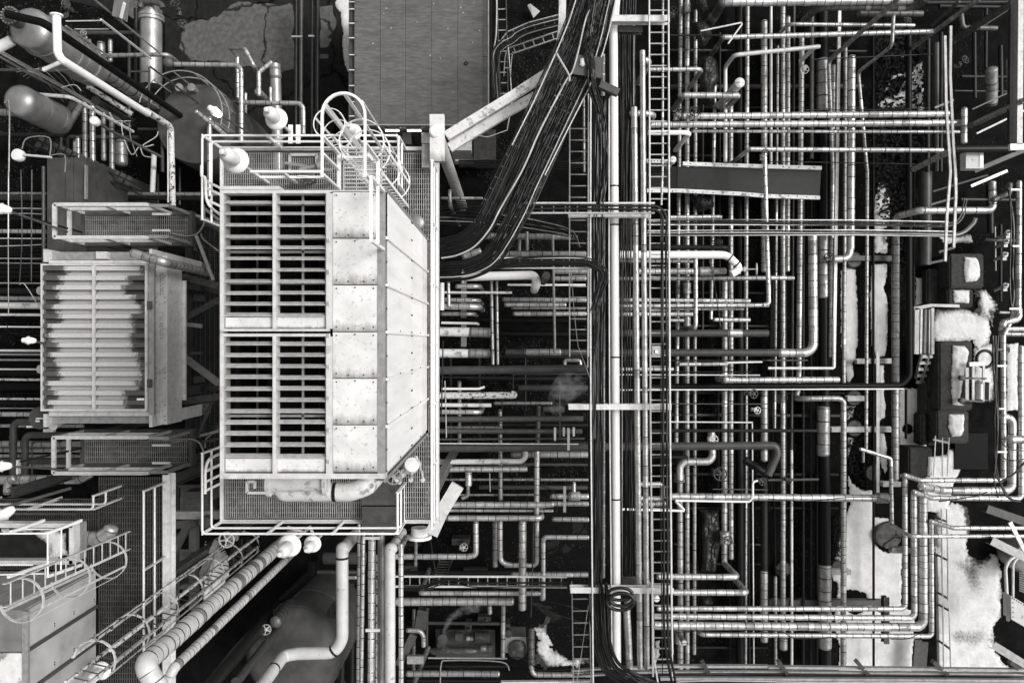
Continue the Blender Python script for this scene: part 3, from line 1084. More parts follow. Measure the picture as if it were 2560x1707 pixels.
for (a_, c_) in (((hx0 + .032, hy0 + .05), (hx0 + .045, hy1 - .05)), ((hx0 + .05, hy0 + .032), (xr - .01, hy0 + .045)), ((hx0 + .05, hy1 - .045), (xr - .01, hy1 - .032))):
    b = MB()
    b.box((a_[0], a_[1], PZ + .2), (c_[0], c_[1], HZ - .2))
    b.build('shade_lining', 'paint_deep', cool)  # black sheets added so the walls inside look shaded
# frame of the louvre field
FR = 'steel_pale'
for (u0, v0, u1, v1, nm) in ((551, 476, 824, 484, 'frame_bar'), (551, 822, 824, 828, 'frame_bar'), (551, 834, 824, 841, 'frame_bar'), (551, 1183, 963, 1196, 'frame_bar'),
                             (551, 484, 559, 822, 'frame_bar'), (551, 841, 559, 1183, 'frame_bar'), (816, 484, 832, 822, 'frame_bar'), (816, 841, 832, 1183, 'frame_bar'),
                             (683, 484, 691, 822, 'mullion'), (683, 841, 691, 1183, 'mullion'), (944, 478, 963, 1183, 'corner_trim'), (551, 466, 700, 475, 'frame_bar'),
                             (832, 476, 944, 479, 'frame_bar')):
    b = MB()
    hh = 0.02 if nm != 'mullion' else 0.03
    b.box((XX(u0, HZ), YY(v1, HZ), HZ - 0.18), (XX(u1, HZ), YY(v0, HZ), HZ + hh))
    b.build(nm, 'steel' if nm == 'corner_trim' else FR, cool)
# blades
for (va, n, end) in ((503, 11, (793, 820)), (856, 11, (1147, 1180))):
    bay = MB()
    for ua_ in (559.5, 812):
        bay.box((XX(ua_, HZ), YY(end[1], HZ), HZ - .22), (XX(ua_ + 3, HZ), YY(va - 16, HZ), HZ - .02))
    bay = bay.build('louvre_bay', 'steel', cool)
    for (ua, ub) in ((560, 681), (692, 815)):
        bm_ = MB()
        x0, x1 = XX(ua, HZ), XX(ub, HZ)
        bm_.bar((x0, 0, 0), (x1, 0, 0), 0.012, 0.098, Vector((0, -0.55, 1)))
        me = bm_.data('louvre_blade', 'blade')
        for i in range(n):
            o = bpy.data.objects.new('louvre_blade', me)
            o.location = Vector((0, YY(va + 28.2 * i, HZ) - 0.012, HZ - 0.045)) - cool.location - bay.location
            o.rotation_euler = (U(-0.03, 0.03), 0, U(-0.002, 0.002))
            o.parent = bay
            col.objects.link(o)
        bb = MB()
        bb.box((x0, YY(end[1], HZ), HZ - 0.06), (x1, YY(end[0], HZ), HZ - 0.03))
        bb.build('blank_plate', 'plate', cool)
# what shows between the blades: coil tubes, channels coloured dark as shade, thin rods
ct = MB()
for i in range(58):
    x = xl0 + 0.42 + i * 0.0195
    ct.tube([(x, hy0 + 0.05, HZ - 0.75), (x, hy1 - 0.05, HZ - 0.75)], 0.006, 5, False)
ct.build('coil_tubes', 'coil', cool, kind='stuff')
for (u0, u1, z0, z1, m) in ((566, 578, HZ - 0.7, HZ - 0.5, 'paint_dark'), (584, 630, HZ - 1.4, HZ - 1.2, 'inside_shade'), (759, 764, HZ - 0.24, HZ - 0.2, 'steel'), (632, 636, HZ - 0.5, HZ - 0.46, 'steel_mid')):
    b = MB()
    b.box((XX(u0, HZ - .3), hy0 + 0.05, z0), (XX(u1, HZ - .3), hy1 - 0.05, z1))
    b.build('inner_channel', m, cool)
for v in (511, 596, 630, 708, 944, 1039):
    b = MB()
    b.box((xl0, YY(v + 3, HZ - 0.22), HZ - 0.28), (xl1, YY(v - 3, HZ - 0.22), HZ - 0.2))
    b.build('cross_bar', 'steel', cool)
# bolted top plates
vsn = [479.5, 596, 712, 829, 945, 1061, 1179]
for i in range(6):
    b = MB()
    q = 0.004 * (i % 2)
    b.box((XX(833, HZ), YY(vsn[i + 1] - 0.6, HZ), HZ - 0.03), (XX(943.5, HZ), YY(vsn[i] + 1.6, HZ), HZ + 0.012 + q))
    b.box((XX(833, HZ), YY(vsn[i + 1] - 0.6, HZ), HZ + 0.012 + q), (XX(943.5, HZ), YY(vsn[i + 1] - 2.4, HZ), HZ + 0.03))
    b.mi = 1
    for (fx, fy) in ((.08, .08), (.92, .08), (.08, .9), (.92, .9), (.35, .93), (.7, .93), (.5, .06)):
        b.lathe([(0.011, 0), (0.011, 0.012), (0, 0.014)], (XX(833 + 110 * fx, HZ), YY(vsn[i] + fy * (vsn[i + 1] - vsn[i]), HZ), HZ + 0.012 + q), (0, 0, 1), 6)
    b.build('roof_plate', ['plate', 'strap'], cool)
# bright side panels, two high by six long, joints capped with angle strips
ys = [hy1 - (hy1 - hy0 - 0.06) * i / 6 for i in range(7)]
zs = [HZ - 0.06, HZ - 3.0, PZ + 0.12]
for i in range(6):
    for k in range(2):
        b = MB()
        b.box((hx1 - 0.03, ys[i + 1] + 0.006, zs[k + 1] + 0.006), (hx1 - 0.001 * (i + k), ys[i] - 0.006, zs[k] - 0.006))
        b.mi = 1
        for fy, fz in ((.04, .02), (.96, .02), (.04, .98), (.96, .98), (.5, .98), (.04, .5), (.5, .02)):
                b.lathe([(0.016, 0), (0.016, 0.012), (0, 0.014)], (hx1, ys[i + 1] + (ys[i] - ys[i + 1]) * fy, zs[k + 1] + (zs[k] - zs[k + 1]) * fz), (1, 0, 0), 6)
        b.build('side_panel', ['white_panel', 'strap'], cool)
for i in range(1, 6):
    b = MB()
    b.box((hx1 + 0.001, ys[i] - 0.02, PZ + 0.1), (hx1 + 0.035, ys[i] + 0.02, HZ - 0.05))
    b.build('joint_strip', 'white_panel', cool)
for y in (hy1 + 0.035, hy0 - 0.035):
    b = MB()
    b.ibeam((hx1 - 0.08, y, PZ + 0.05), (hx1 - 0.08, y, HZ - 0.02), 0.06, 0.16, 0.015, (1, 0, 0))
    b.build('corner_post', 'steel', cool)
for y in [hy0 + 0.25 + 0.45 * i for i in range(8)]:
    b = MB()
    b.bar((XX(818, HZ), y, HZ + 0.02), (XX(826, HZ), y, HZ + 0.045), 0.05, 0.02)
    b.build('latch', 'steel_pale', cool)

# ---------------------------------------------------------------- platform around it
px0, px1, py1, py0 = XX(555, PZ), XX(1092, PZ), YY(372, PZ), YY(1303, PZ)
plat = thing('grating_platform', 'wide steel grating platform with white guard rails around the big white cooler', 'platform', (px0, py0, 0))
grating(plat, px0 + 0.08, hy1 + 0.02, px1 - 0.05, py1 - 0.08, PZ, 0.047, 0.11, 'y', bw_=0.015)
grating(plat, px0 + 0.08, py0 + 0.08, px1 - 0.05, hy0 - 0.02, PZ, 0.047, 0.11, 'y', bw_=0.015)
grating(plat, hx1 + 0.02, hy0, px1 - 0.05, hy1, PZ, 0.047, 0.11, 'y', bw_=0.015)
edge_beams(plat, px0, py0, px1, py1, PZ + 0.06, 0.22, 'steel_pale', 0.08)
b = MB()
b.box((XX(1018, PZ) - 0.05, hy1, PZ - 0.3), (XX(1018, PZ) + 0.05, py1 - 0.09, PZ - 0.05))
b.build('joist', 'steel_mid', plat)
for u in (640, 760, 880):
    b = MB()
    b.ibeam((XX(u, PZ), py0 + .1, PZ - 0.2), (XX(u, PZ), py1 - .1, PZ - 0.2), 0.12, 0.24)
    b.build('joist', 'steel_mid', plat)
guard(plat, [(px0, hy1 + 0.3, PZ), (px0, py1, PZ), (XX(1010, PZ), py1, PZ)], step=1.3)
guard(plat, [(XX(1014, PZ), py1 - .02, PZ), (XX(1014, PZ), hy1 + 1.0, PZ)], step=0.6, toe=False)
guard(plat, [(px0, hy0 - 0.3, PZ), (px0, py0, PZ), (XX(1012, PZ), py0, PZ), (XX(1012, PZ), hy0 - 1.1, PZ)], step=1.3)
guard(plat, [(px1, py1 - .5, PZ), (px1, py0 + .1, PZ)], step=1.15)
# platform legs and braces
for (x, y) in ((px0 + 0.2, py1 - 0.2), (px0 + 0.2, py0 + 0.3), (px1 - 0.2, py0 + 0.4), (-4.0, py0 + .3), (-4.0, py1 - .3)):
    b = MB()
    b.ibeam((x, y, 0.03), (x, y, PZ - 0.3), 0.2, 0.2)
    b.build('leg', 'steel', plat)
# roof-edge rail of the cooler
rr = thing('roof_rail', 'white handrail loop standing on the corner of the big cooler roof', 'handrail', (hx1, hy1, HZ))
ra, rb = Vector((hx1 - 0.02, hy1 - 0.02, HZ)), Vector((hx1 - 0.02, YY(624, HZ), HZ))
for zz, nm in ((1.02, 'top_rail'), (0.5, 'mid_rail')):
    b = MB()
    b.bar(ra + Vector((0, 0, zz)), rb + Vector((0, 0, zz)), 0.04, 0.04)
    b.build(nm, 'white', rr)
for p in (ra, rb):
    b = MB()
    b.bar(p, p + Vector((0, 0, 1.02)), 0.04, 0.04, (0, 1, 0))
    b.build('post', 'white', rr)

# ---------------------------------------------------------------- caged ladders
def cage_ladder(label, c, z0, z1, rad, face, hoops, m='white', straps=5, lw=0.42, flat=0.06, spread=1.0):
    """ladder with stiles at c; the hoops bulge towards face"""
    c = Vector((c[0], c[1], 0))
    f = Vector((face[0], face[1], 0)).normalized()
    sx = Vector((-f.y, f.x, 0))
    t = thing('caged_ladder', label, 'ladder', (c.x, c.y, z0))
    base = c - f * rad * 0.9
    stile_ladder(t, (base.x, base.y, z0), (base.x, base.y, z1), sx * lw, 0.3, 0.022, m)
    for z in hoops:
        b = MB()
        pts = []
        for i in range(25):
            a = -2.6 + 5.2 * i / 24
            pts.append((c.x + (f.x * math.cos(a) + sx.x * math.sin(a)) * rad, c.y + (f.y * math.cos(a) + sx.y * math.sin(a)) * rad, z))
        for i in range(24): b.bar(pts[i], pts[i + 1], 0.01, flat)
        b.tube(pts, 0.012, 5)
        b.build('hoop', m, t)
    for k in range(straps):
        a = -1.7 + 3.4 * k / (straps - 1)
        p = Vector((c.x + (f.x * math.cos(a) + sx.x * math.sin(a)) * (rad + 0.006), c.y + (f.y * math.cos(a) + sx.y * math.sin(a)) * (rad + 0.006), 0))
        b = MB()
        b.bar(p + Vector((0, 0, min(hoops))), p + Vector((0, 0, max(hoops))), 0.05, 0.012, (math.cos(a) * f.x + math.sin(a) * sx.x, math.cos(a) * f.y + math.sin(a) * sx.y, 0))
        b.build('cage_strap', m, t)
    return t
T(1, 0)
cx, cy = -2.43, 3.22
la = cage_ladder('white caged ladder rising from the platform to the cooler roof with an arched top loop', (cx, cy), PZ, 13.6, 0.36, (0.0, 1, 0), (13.15, 12.5, 11.2, 9.9), lw=.4)
za = 14.5
xa, xb_ = cx - .31, cx + .31
b = MB()
loop = [(xa, hy1 + .2, za)] + [(cx - .31 * math.cos(a_), cy + .05 + .31 * math.sin(a_), za) for a_ in [math.pi * i / 16 for i in range(17)]] + [(xb_, hy1 + .2, za)]
for i in range(len(loop) - 1): b.bar(loop[i], loop[i + 1], .035, .05)
b.build('top_loop', 'white', la)
for x, ys_ in ((xa, (hy1 + .25, hy1 + .55, hy1 + .8)), (xb_, (hy1 + .25, hy1 + .7))):
    for y in ys_:
        b = MB()
        b.bar((x, y, za), (x, y, za - 1.15), .045, .03, (0, 1, 0))
        b.build('post', 'white', la)
    b = MB()
    b.bar((x, ys_[0], za - 1.12), (x, ys_[-1], za - 1.12), .05, .05)
    b.build('bottom_rail', 'white', la)
b = MB()
for i in range(15): b.bar((xa + .04, hy1 + .04 + .062 * i, za - 1.2), (xb_ + .12, hy1 + .04 + .062 * i, za - 1.2), .014, .03)
for i in range(4): b.bar((xa + .06 + .2 * i, hy1 + .03, za - 1.2), (xa + .06 + .2 * i, hy1 + .95, za - 1.2), .012, .03)
b.build('landing_grating', 'steel_pale', la, kind='stuff')
for a_ in (-.9, 0, .8):
    b = MB()
    q_ = Vector((cx + .37 * math.sin(a_), cy + .37 * math.cos(a_), 0))
    b.bar(q_ + Vector((0, 0, 9.2)), q_ + Vector((0, 0, 14.45)), .055, .014, (math.sin(a_), math.cos(a_), 0))
    b.build('cage_strap', 'white', la)
cage_ladder('thinner white caged ladder dropping from the platform edge to the ground', (-3.97, 4.72), 0.3, 8.9, 0.34, (-0.3, 1, 0), (8.7, 7.8, 6.9, 5.8, 4.4), flat=0.05)
gr_ = thing('guard_rail', 'short white rail section standing on the upper walkway beside the caged ladder', 'handrail', (XX(628.7, 9.9), 3.42, PZ))
for zz in (9.95, 9.4):
    b = MB()
    b.bar((XX(628.7, 9.9), 3.42, zz), (XX(805, 9.9), 3.42, zz), .05, .05)
    b.build('rail', 'white', gr_)
for u in (629, 705, 800):
    b = MB()
    b.bar((XX(u, 9.9), 3.42, PZ), (XX(u, 9.9), 3.42, 9.95), .06, .04, (0, 1, 0))
    b.build('post', 'white', gr_)
T(0, 3)
b1, t1, b2, t2 = Q(1180, 185, 9.3), Q(40, 672, 13.35), Q(1180, 345, 9.3), Q(40, 868, 13.35)
cl = thing('caged_ladder', 'white caged ladder in front of the panelled box at the left edge', 'ladder', b1)
stile_ladder(cl, (b1 + b2) / 2, (t1 + t2) / 2, (b2 - b1), 0.29, 0.022, 'steel_pale')
for f_, dz in ((0.22, 0), (0.55, 0), (0.9, 0)):
    c = b2.lerp(t2, f_) + Vector((0.02, -0.02, 0))
    mb = MB()
    pts = [c + Vector((math.cos(a), math.sin(a), 0)) * 0.36 for a in [-2.9 + 4.6 * i / 24 for i in range(25)]]
    for i in range(24): mb.bar(pts[i], pts[i + 1], 0.01, 0.06)
    mb.build('hoop', 'steel_pale', cl)
for a in (-2.6, -1.9, -1.1, -0.3, 0.5):
    c0, c1 = b2.lerp(t2, 0.22), b2.lerp(t2, 0.9)
    o_ = Vector((math.cos(a), math.sin(a), 0)) * 0.37 + Vector((0.02, -0.02, 0))
    mb = MB()
    mb.bar(c0 + o_, c1 + o_, 0.045, 0.012, o_)
    mb.build('cage_strap', 'steel_pale', cl)

# ---------------------------------------------------------------- lifting post at the platform corner with its two long struts
T(1, 0)
p0 = Q(1650, 1235, 9.0)
post = thing('lifting_post', 'pale round post under a short white crossbeam at the platform corner', 'post', (p0.x, p0.y, 0))
b = MB()
b.tube([(p0.x, p0.y, 0.02), (p0.x, p0.y, 9.05)], 0.145, 20)
b.build('column', 'steel_pale', post, 50)
b = MB()
q0, q1 = Q(1652, 1052, 9.25), Q(1656, 1478, 9.25)
b.bar(q0, q1, px(132, 9.25), 0.16)
b.build('crossbeam', 'plate', post)
b = MB()
b.lathe([(0.13, 0), (0.13, 0.05), (0.1, 0.08), (0, 0.085)], (p0.x, p0.y, 9.33), (0, 0, 1), 24)
b.build('cap', 'white', post, 40)
b = MB()
b.bar(Q(1522, 1440, 8.9), Q(1588, 1440, 8.9), 0.5, 0.4)
b.build('bracket_box', 'steel', post)
beam('upper rust streaked strut from the platform post to the cable trays', '1735,1245 2334,880 #20 330,665', 84, 0.14, 'r', 6.6, style='b', name='strut', cat='strut')
beam('lower rust streaked strut from the platform post to the cable trays', '1765,1350 2334,1000 #20 270,850', 84, 0.14, 'r', 6.2, style='b', name='strut', cat='strut')
# column with raked diagonal at the platform's lower corner
T(1, 2)
beam('pale box bracket sloping away from the lower corner of the platform', '1840,1320 1690,1568 #13 1600,210', 120, 0.12, 'S', 7.9, style='b', name='bracket', cat='bracket')

# ---------------------------------------------------------------- fittings on the north and south walkway
T(1, 1)
for i, (x, y, lb) in enumerate(((482, 50, 'round grey disc fitting on the walkway left of the caged ladder'), (1200, 160, 'round grey disc fitting by the sloping corner post of the cooler'))):
    p = Q(x, y, PZ + 0.5)
    t = thing('level_gauge', lb, 'gauge', p)
    b = MB()
    b.lathe([(0.06, -0.4), (0.06, 0), (0.15, 0.0), (0.15, 0.08), (0.12, 0.1), (0, 0.11)], p, (0, 0, 1), 22)
    b.build('disc', 'steel_mid', t, 40)
    b = MB()
    for k in range(10):
        a = k * 0.628
        b.lathe([(0.012, 0.07), (0.012, 0.09), (0, 0.092)], p + Vector((math.cos(a) * .135, math.sin(a) * .135, 0)), (0, 0, 1), 6)
    b.build('bolt_ring', 'steel_pale', t)
    b = MB()
    b.bar(p + Vector((-.2, 0, .13)), p + Vector((0.02, 0, .13)), 0.025, 0.03)
    b.build('handle', 'white', t)
p = Q(1470, 470, PZ + 0.1)
vessel('small pale domed pot on the walkway at the foot of the cooler corner', [(p.x, p.y, PZ + .1), (p.x, p.y, PZ + 0.2)], 0.17, 'vessel', 0.35, name='domed_pot', cat='pot')
T(1, 2)
# the stained bend of pipe under the south edge
pipe('stained white pipe length between two flanges below the lower edge of the cooler', '110,1310@11.8 650,1298', 90, 'r', 11.8, r=0.15, flange=(0, 1))
pipe('long rust patched white pipe bend along the lower walkway', '230,1330@11.6 250,1385 850,1385 1000,1340 @9.0', 100, 'r', 11.4, r=0.17, bend=1.6, bands=(0.25, 0.6))
p = Q(1420, 1140, PZ + 0.7)
t = thing('valve', 'pale cast valve cluster on the walkway below the cooler corner', 'valve', p)
b = MB()
b.lathe([(0.1, -.5), (0.16, -.3), (0.16, -.16), (0.07, -.1), (0.07, .05), (0.15, .06), (0.15, .1), (0.05, .11)], p, (0.2, 0.3, 1), 18)
b.build('body', 'steel_pale', t, 40)
b = MB()
b.lathe([(0.05, -.4), (0.13, -.36), (0.13, -.31), (0.06, -.3), (0.08, .0), (0.06, .2), (0.13, .22), (0.13, .27), (0.05, .28)], p - Vector((.1, .12, .3)), (1, 0.9, 0), 14)
b.build('side_flange', 'steel_pale', t, 40)
for k_ in range(3):
    b = MB()
    b.tube([p + Vector((-.3 + .25 * k_, -.35, -.3)), p + Vector((-.2 + .2 * k_, -.1, .02)), p + Vector((.1, .1 * k_, .05))], .022, 6)
    b.lathe([(.05, -.03), (.05, .03), (0, .035)], p + Vector((-.3 + .25 * k_, -.35, -.27)), (0, 0, 1), 8)
    b.build('impulse_line', 'steel_pale', t, 50)
wheel_mesh(0.16, (0, 0, 1), p + Vector((-0.35, -0.2, 0.2)), t, 'steel')
b = MB()
q = Q(1165, 1480, PZ)
one_ = thing('tool_chest', 'dark grey two part chest on the lower walkway by the rail', 'chest', q)
for dy in (0.28, -0.3):
    b = MB()
    b.box((q.x - 0.42, q.y + dy - 0.27, PZ + 0.01), (q.x + 0.38, q.y + dy + 0.27, PZ + 0.3 + dy * .05))
    b.build('chest_half', 'steel_mid', one_)
# inside the rail: small frame on the north walkway
T(1, 0)
p = Q(450, 1500, PZ)
t = thing('hatch_frame', 'thin pale rectangular hatch frame set in the upper walkway', 'hatch', p)
for a, c in (((310, 1415), (555, 1415)), ((310, 1415), (310, 1560)), ((555, 1415), (555, 1560))):
    b = MB()
    b.bar(Q(a[0], a[1], PZ + .06), Q(c[0], c[1], PZ + .06), 0.05, 0.08)
    b.build('frame_bar', 'steel_pale', t)
b = MB()
p = Q(480, 1530, PZ + 0.25)
b.lathe([(0.05, -.2), (0.05, .2), (0.14, .2), (0.14, .26), (0.06, .3)], p, (1, 0.2, 0), 12)
b.bar(p + Vector((-.5, .1, 0)), p + Vector((.5, -.06, 0)), 0.06, 0.06)
one(b, 'small_valve', 'steel', 'small grey valve lying across the upper walkway hatch', 'valve', 40)
# thin frames hanging outside the upper rail
for x in (315, 385):
    b = MB()
    b.bar(Q(x, 1140, PZ + .6), Q(x, 1310, PZ + .6), 0.09, 0.03)
    for k in range(8): b.lathe([(0.018, 0), (0.018, .006), (0, .006)], Q(x, 1155 + 20 * k, PZ + .617), (0, 0, 1), 6)
    one(b, 'slotted_channel', 'white', 'white slotted channel, %s of two behind the upper platform rail' % ('left' if x < 350 else 'right'), 'channel')

# lamps of the cooler platform
T(0, 0)
lamp('white wide shaded lamp inside the upper left corner of the platform rail', 2150, 1465, 10.7, 118, (px0 - 9, py1, PZ))
T(1, 0)
lamp('white wide shaded lamp standing out beyond the upper platform rail', 185, 1085, 10.4, 102, (XX(690, PZ), py1, PZ))
lamp('white shaded lamp seen through the hoops of the caged ladder', 885, 1205, 10.2, 78, (XX(905, PZ), py1, PZ))
T(1, 3)
lamp('larger of two white lamps below the lower platform rail', 305, 315, 10.4, 105, (XX(735, PZ), py0, PZ))
lamp('smaller of two white lamps below the lower platform rail', 515, 300, 9.6, 78, (XX(790, PZ), py0, PZ))

T(0, 1)
wr = thing('guard_rail', 'white curved rail with short stays hooked over the upper left corner of the platform', 'handrail', Q(1870, 200, 9))
b = MB()
b.tube(smooth_line(PATH('1838,-60@9.9 1840,40 1872,60 1880,230 1920,320 2000,385@9.0', 9.9), 5), .03, 8)
b.build('rail', 'white', wr, 60)
for y in (85, 145, 250):
    b = MB()
    b.bar(Q(1880, y, 9.8), Q(2005, y + 60, 9.3), .05, .03)
    b.build('stay', 'white', wr)
T(0, 2)
wr = thing('guard_rail', 'white curved rail with short stays hooked over the lower left corner of the platform', 'handrail', Q(1870, 1250, 9))
b = MB()
b.tube(smooth_line(PATH('1995,1040@9.0 1910,1085@9.9 1875,1180 1872,1330 1870,1400', 9.9), 5), .03, 8)
b.build('rail', 'white', wr, 60)
for y in (1195, 1290, 1370):
    b = MB()
    b.bar(Q(1880, y, 9.8), Q(2005, y - 60, 9.3), .05, .03)
    b.build('stay', 'white', wr)
T(1, 2)
fr_ = thing('frame', 'small white bracket frame on the lower walkway by the bottom left corner', 'frame', Q(-40, 1360, PZ))
for a, c in (((-80, 1290), (-10, 1290)), ((-80, 1290), (-80, 1390)), ((-10, 1290), (-10, 1350)), ((-80, 1390), (300, 1392))):
    b = MB()
    b.bar(Q(a[0], a[1], PZ + .7), Q(c[0], c[1], PZ + .7), .05, .05)
    b.build('frame_bar', 'white', fr_)
# ================================================================ smaller louvred cooler at the left
LZ = 8.5
T(0, 1)
lx0, lx1 = XX(104, LZ), XX(368, LZ)
ly1, ly0 = YY(661, LZ), YY(1026, LZ)
wx1 = XX(418, 7.6)
lc = thing('louvred_cooler', 'smaller louvred box with stained closed blades at the left', 'cooler', (lx0, ly0, 4.0))
b = MB()
b.box((lx0, ly0, 4.0), (lx0 + .03, ly1, LZ))
b.build('west_wall', 'steel_pale', lc)
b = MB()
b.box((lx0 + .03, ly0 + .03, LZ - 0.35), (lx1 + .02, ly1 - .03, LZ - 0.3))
b.build('backing_plate', 'inside_shade', lc)
for (u0, v0, u1, v1) in ((104, 660, 368, 664), (104, 1022, 368, 1027), (104, 664, 108, 1022), (232, 664, 239, 1022), (364, 664, 369, 1022)):
    b = MB()
    b.box((XX(u0, LZ), YY(v1, LZ), LZ - .25), (XX(u1, LZ), YY(v0, LZ), LZ + .04))
    b.build('frame_bar', 'steel_pale', lc)
for (ua, ub) in ((109, 231), (240, 363)):
    x0, x1 = XX(ua, LZ), XX(ub, LZ)
    bay = MB()
    for q_ in (x0 - .012, x1): bay.box((q_, ly0 + .05, LZ - .28), (q_ + .012, ly1 - .05, LZ - .01))
    bay = bay.build('louvre_bay', 'steel', lc)
    bm_ = MB()
    # a closed aerofoil blade: a flat upper face and a folded lower lip
    prof = [(0.105, 0.025), (0.1, 0.04), (0.004, 0.052), (0.0, 0.044), (0.012, -0.11), (-0.03, -0.085), (-0.1, -0.012), (-0.108, -0.03), (0.0, -0.13), (0.03, 0.02)]
    n = len(prof)
    vv = [(x, yy, zz) for x in (x0, x1) for (yy, zz) in prof]
    bm_.add(vv, [(k, (k + 1) % n, n + (k + 1) % n, n + k) for k in range(n)] + [tuple(range(n)), tuple(reversed(range(n, 2 * n)))])
    me = bm_.data('louvre_blade', 'blade_stained_left' if ua < 200 else 'blade_stained_right', 50)
    for i in range(15):
        o = bpy.data.objects.new('louvre_blade', me)
        o.location = Vector((0, YY(677 + 23.9 * i, LZ), LZ - 0.02)) - lc.location - bay.location
        o.rotation_euler = (U(-.04, .04), 0, 0)
        o.parent = bay
        col.objects.link(o)
# right hand wall in two steps
b = MB()
b.box((lx1 + .03, ly0 - .1, LZ - .1), (XX(384, LZ), ly1 + .1, LZ - .02))
b.build('side_channel', 'steel', lc)
b = MB()
xq, x2 = XX(384, 8.0), XX(418, 8.0)
b.box((xq, YY(1061, 8.0), 7.94), (x2, YY(640, 8.0), 8.0))
b.box((x2 - .03, YY(1061, 8.0), 7.2), (x2, YY(640, 8.0), 7.94))
b.box((XX(366, 8.0), YY(1040, 8.0), 7.9), (xq - .004, YY(655, 8.0), 7.985))
b.mi = 1
for v in (652, 668, 690, 744, 756, 920, 932, 945, 1012, 1040, 1050):
    for uu in (390, 412):
        b.lathe([(.014, 0), (.014, .012), (0, .012)], (XX(uu, 8.0), YY(v, 8.0), 8.0), (0, 0, 1), 6)
b.build('side_panel', ['steel_pale', 'strap'], lc)
b = MB()
x3 = XX(464, 7.2)
b.box((x2 + .003, YY(1000, 7.2), 7.14), (x3, YY(702, 7.2), 7.2))
b.mi = 1
for v in (706, 715, 995, 985, 760, 830, 900):
    for uu in (430, 445, 455):
        b.lathe([(.012, 0), (.012, .01), (0, .01)], (XX(uu, 7.2), YY(v, 7.2), 7.2), (0, 0, 1), 6)
b.build('skirt_plate', ['steel_pale', 'strap'], lc)
for v in (764, 957):
    b = MB()
    b.box((XX(366, 8.3), YY(v + 10, 8.3), LZ), (XX(391, 8.3), YY(v - 10, 8.3), LZ + .03))
    b.lathe([(.03, .03), (.03, .06), (0, .06)], (XX(371, 8.3), YY(v, 8.3), LZ), (0, 0, 1), 10)
    b.build('lifting_lug', 'steel_mid', lc)
for v in (726, 923):
    b = MB()
    b.lathe([(.1, 0), (.1, .03), (.03, .031), (.03, 0.05), (0, 0.05)], (XX(97, LZ), YY(v, LZ), LZ - .1), (0, 0, 1), 16)
    b.build('lifting_lug', 'steel', lc)
# beams along its two ends
for (v0, v1, m, z) in ((630, 650, 'steel', 8.2), (651, 659, 'steel_pale', 8.35), (1028, 1040, 'steel_pale', 8.35), (1041, 1058, 'steel', 8.2)):
    b = MB()
    b.box((XX(122, z), YY(v1, z), z - .2), (XX(378, z), YY(v0, z), z))
    b.build('end_beam', m, lc)
b = MB()
q = Q(938, 762, 8.25)
b.box((q.x - .12, q.y - .08, 8.2), (q.x + .12, q.y + .08, 8.32))
b.build('junction_box', 'steel_pale', lc)
for v in (640, 1050):
    for u in (119, 382):
        b = MB()
        b.box((XX(u - 4, 8.3), YY(v + 16, 8.3), 5.0), (XX(u + 4, 8.3), YY(v - 16, 8.3), 8.4))
        b.build('corner_post', 'steel_pale', lc)
for (x, y) in ((lx0 + .3, ly0 + .3), (lx0 + .3, ly1 - .3), (x2 - .2, ly0 + .3), (x2 - .2, ly1 - .3)):
    b = MB()
    b.ibeam((x, y, 0.02), (x, y, 6.6), .2, .2)
    b.build('leg', 'steel_mid', lc)
# faint stencilled marks along the side panel
b = MB()
rr_ = random.Random(3)
for (y0_, y1_) in ((925, 1110), (1380, 1520)):
    y = y0_
    while y < y1_:
        h = rr_.uniform(8, 16)
        p, q = Q(1462 + rr_.uniform(-6, 6), y, 8.003), Q(1462 + rr_.uniform(-6, 6), y + h, 8.003)
        b.bar(p, q, 0.015, 0.002)
        b.bar(p + Vector((.03, 0, 0)), p + Vector((.07, 0, 0)), 0.012, 0.002)
        y += h * 1.7
b.build('stencil_marks', 'ink', lc)
# the small bright plate on the lowest blade
b = MB()
q = Q(1280, 550, LZ + .02, 0, 2)
b.box((q.x - .08, q.y - .05, LZ + .005), (q.x + .08, q.y + .05, LZ + .02))
b.build('name_plate', 'white', lc)

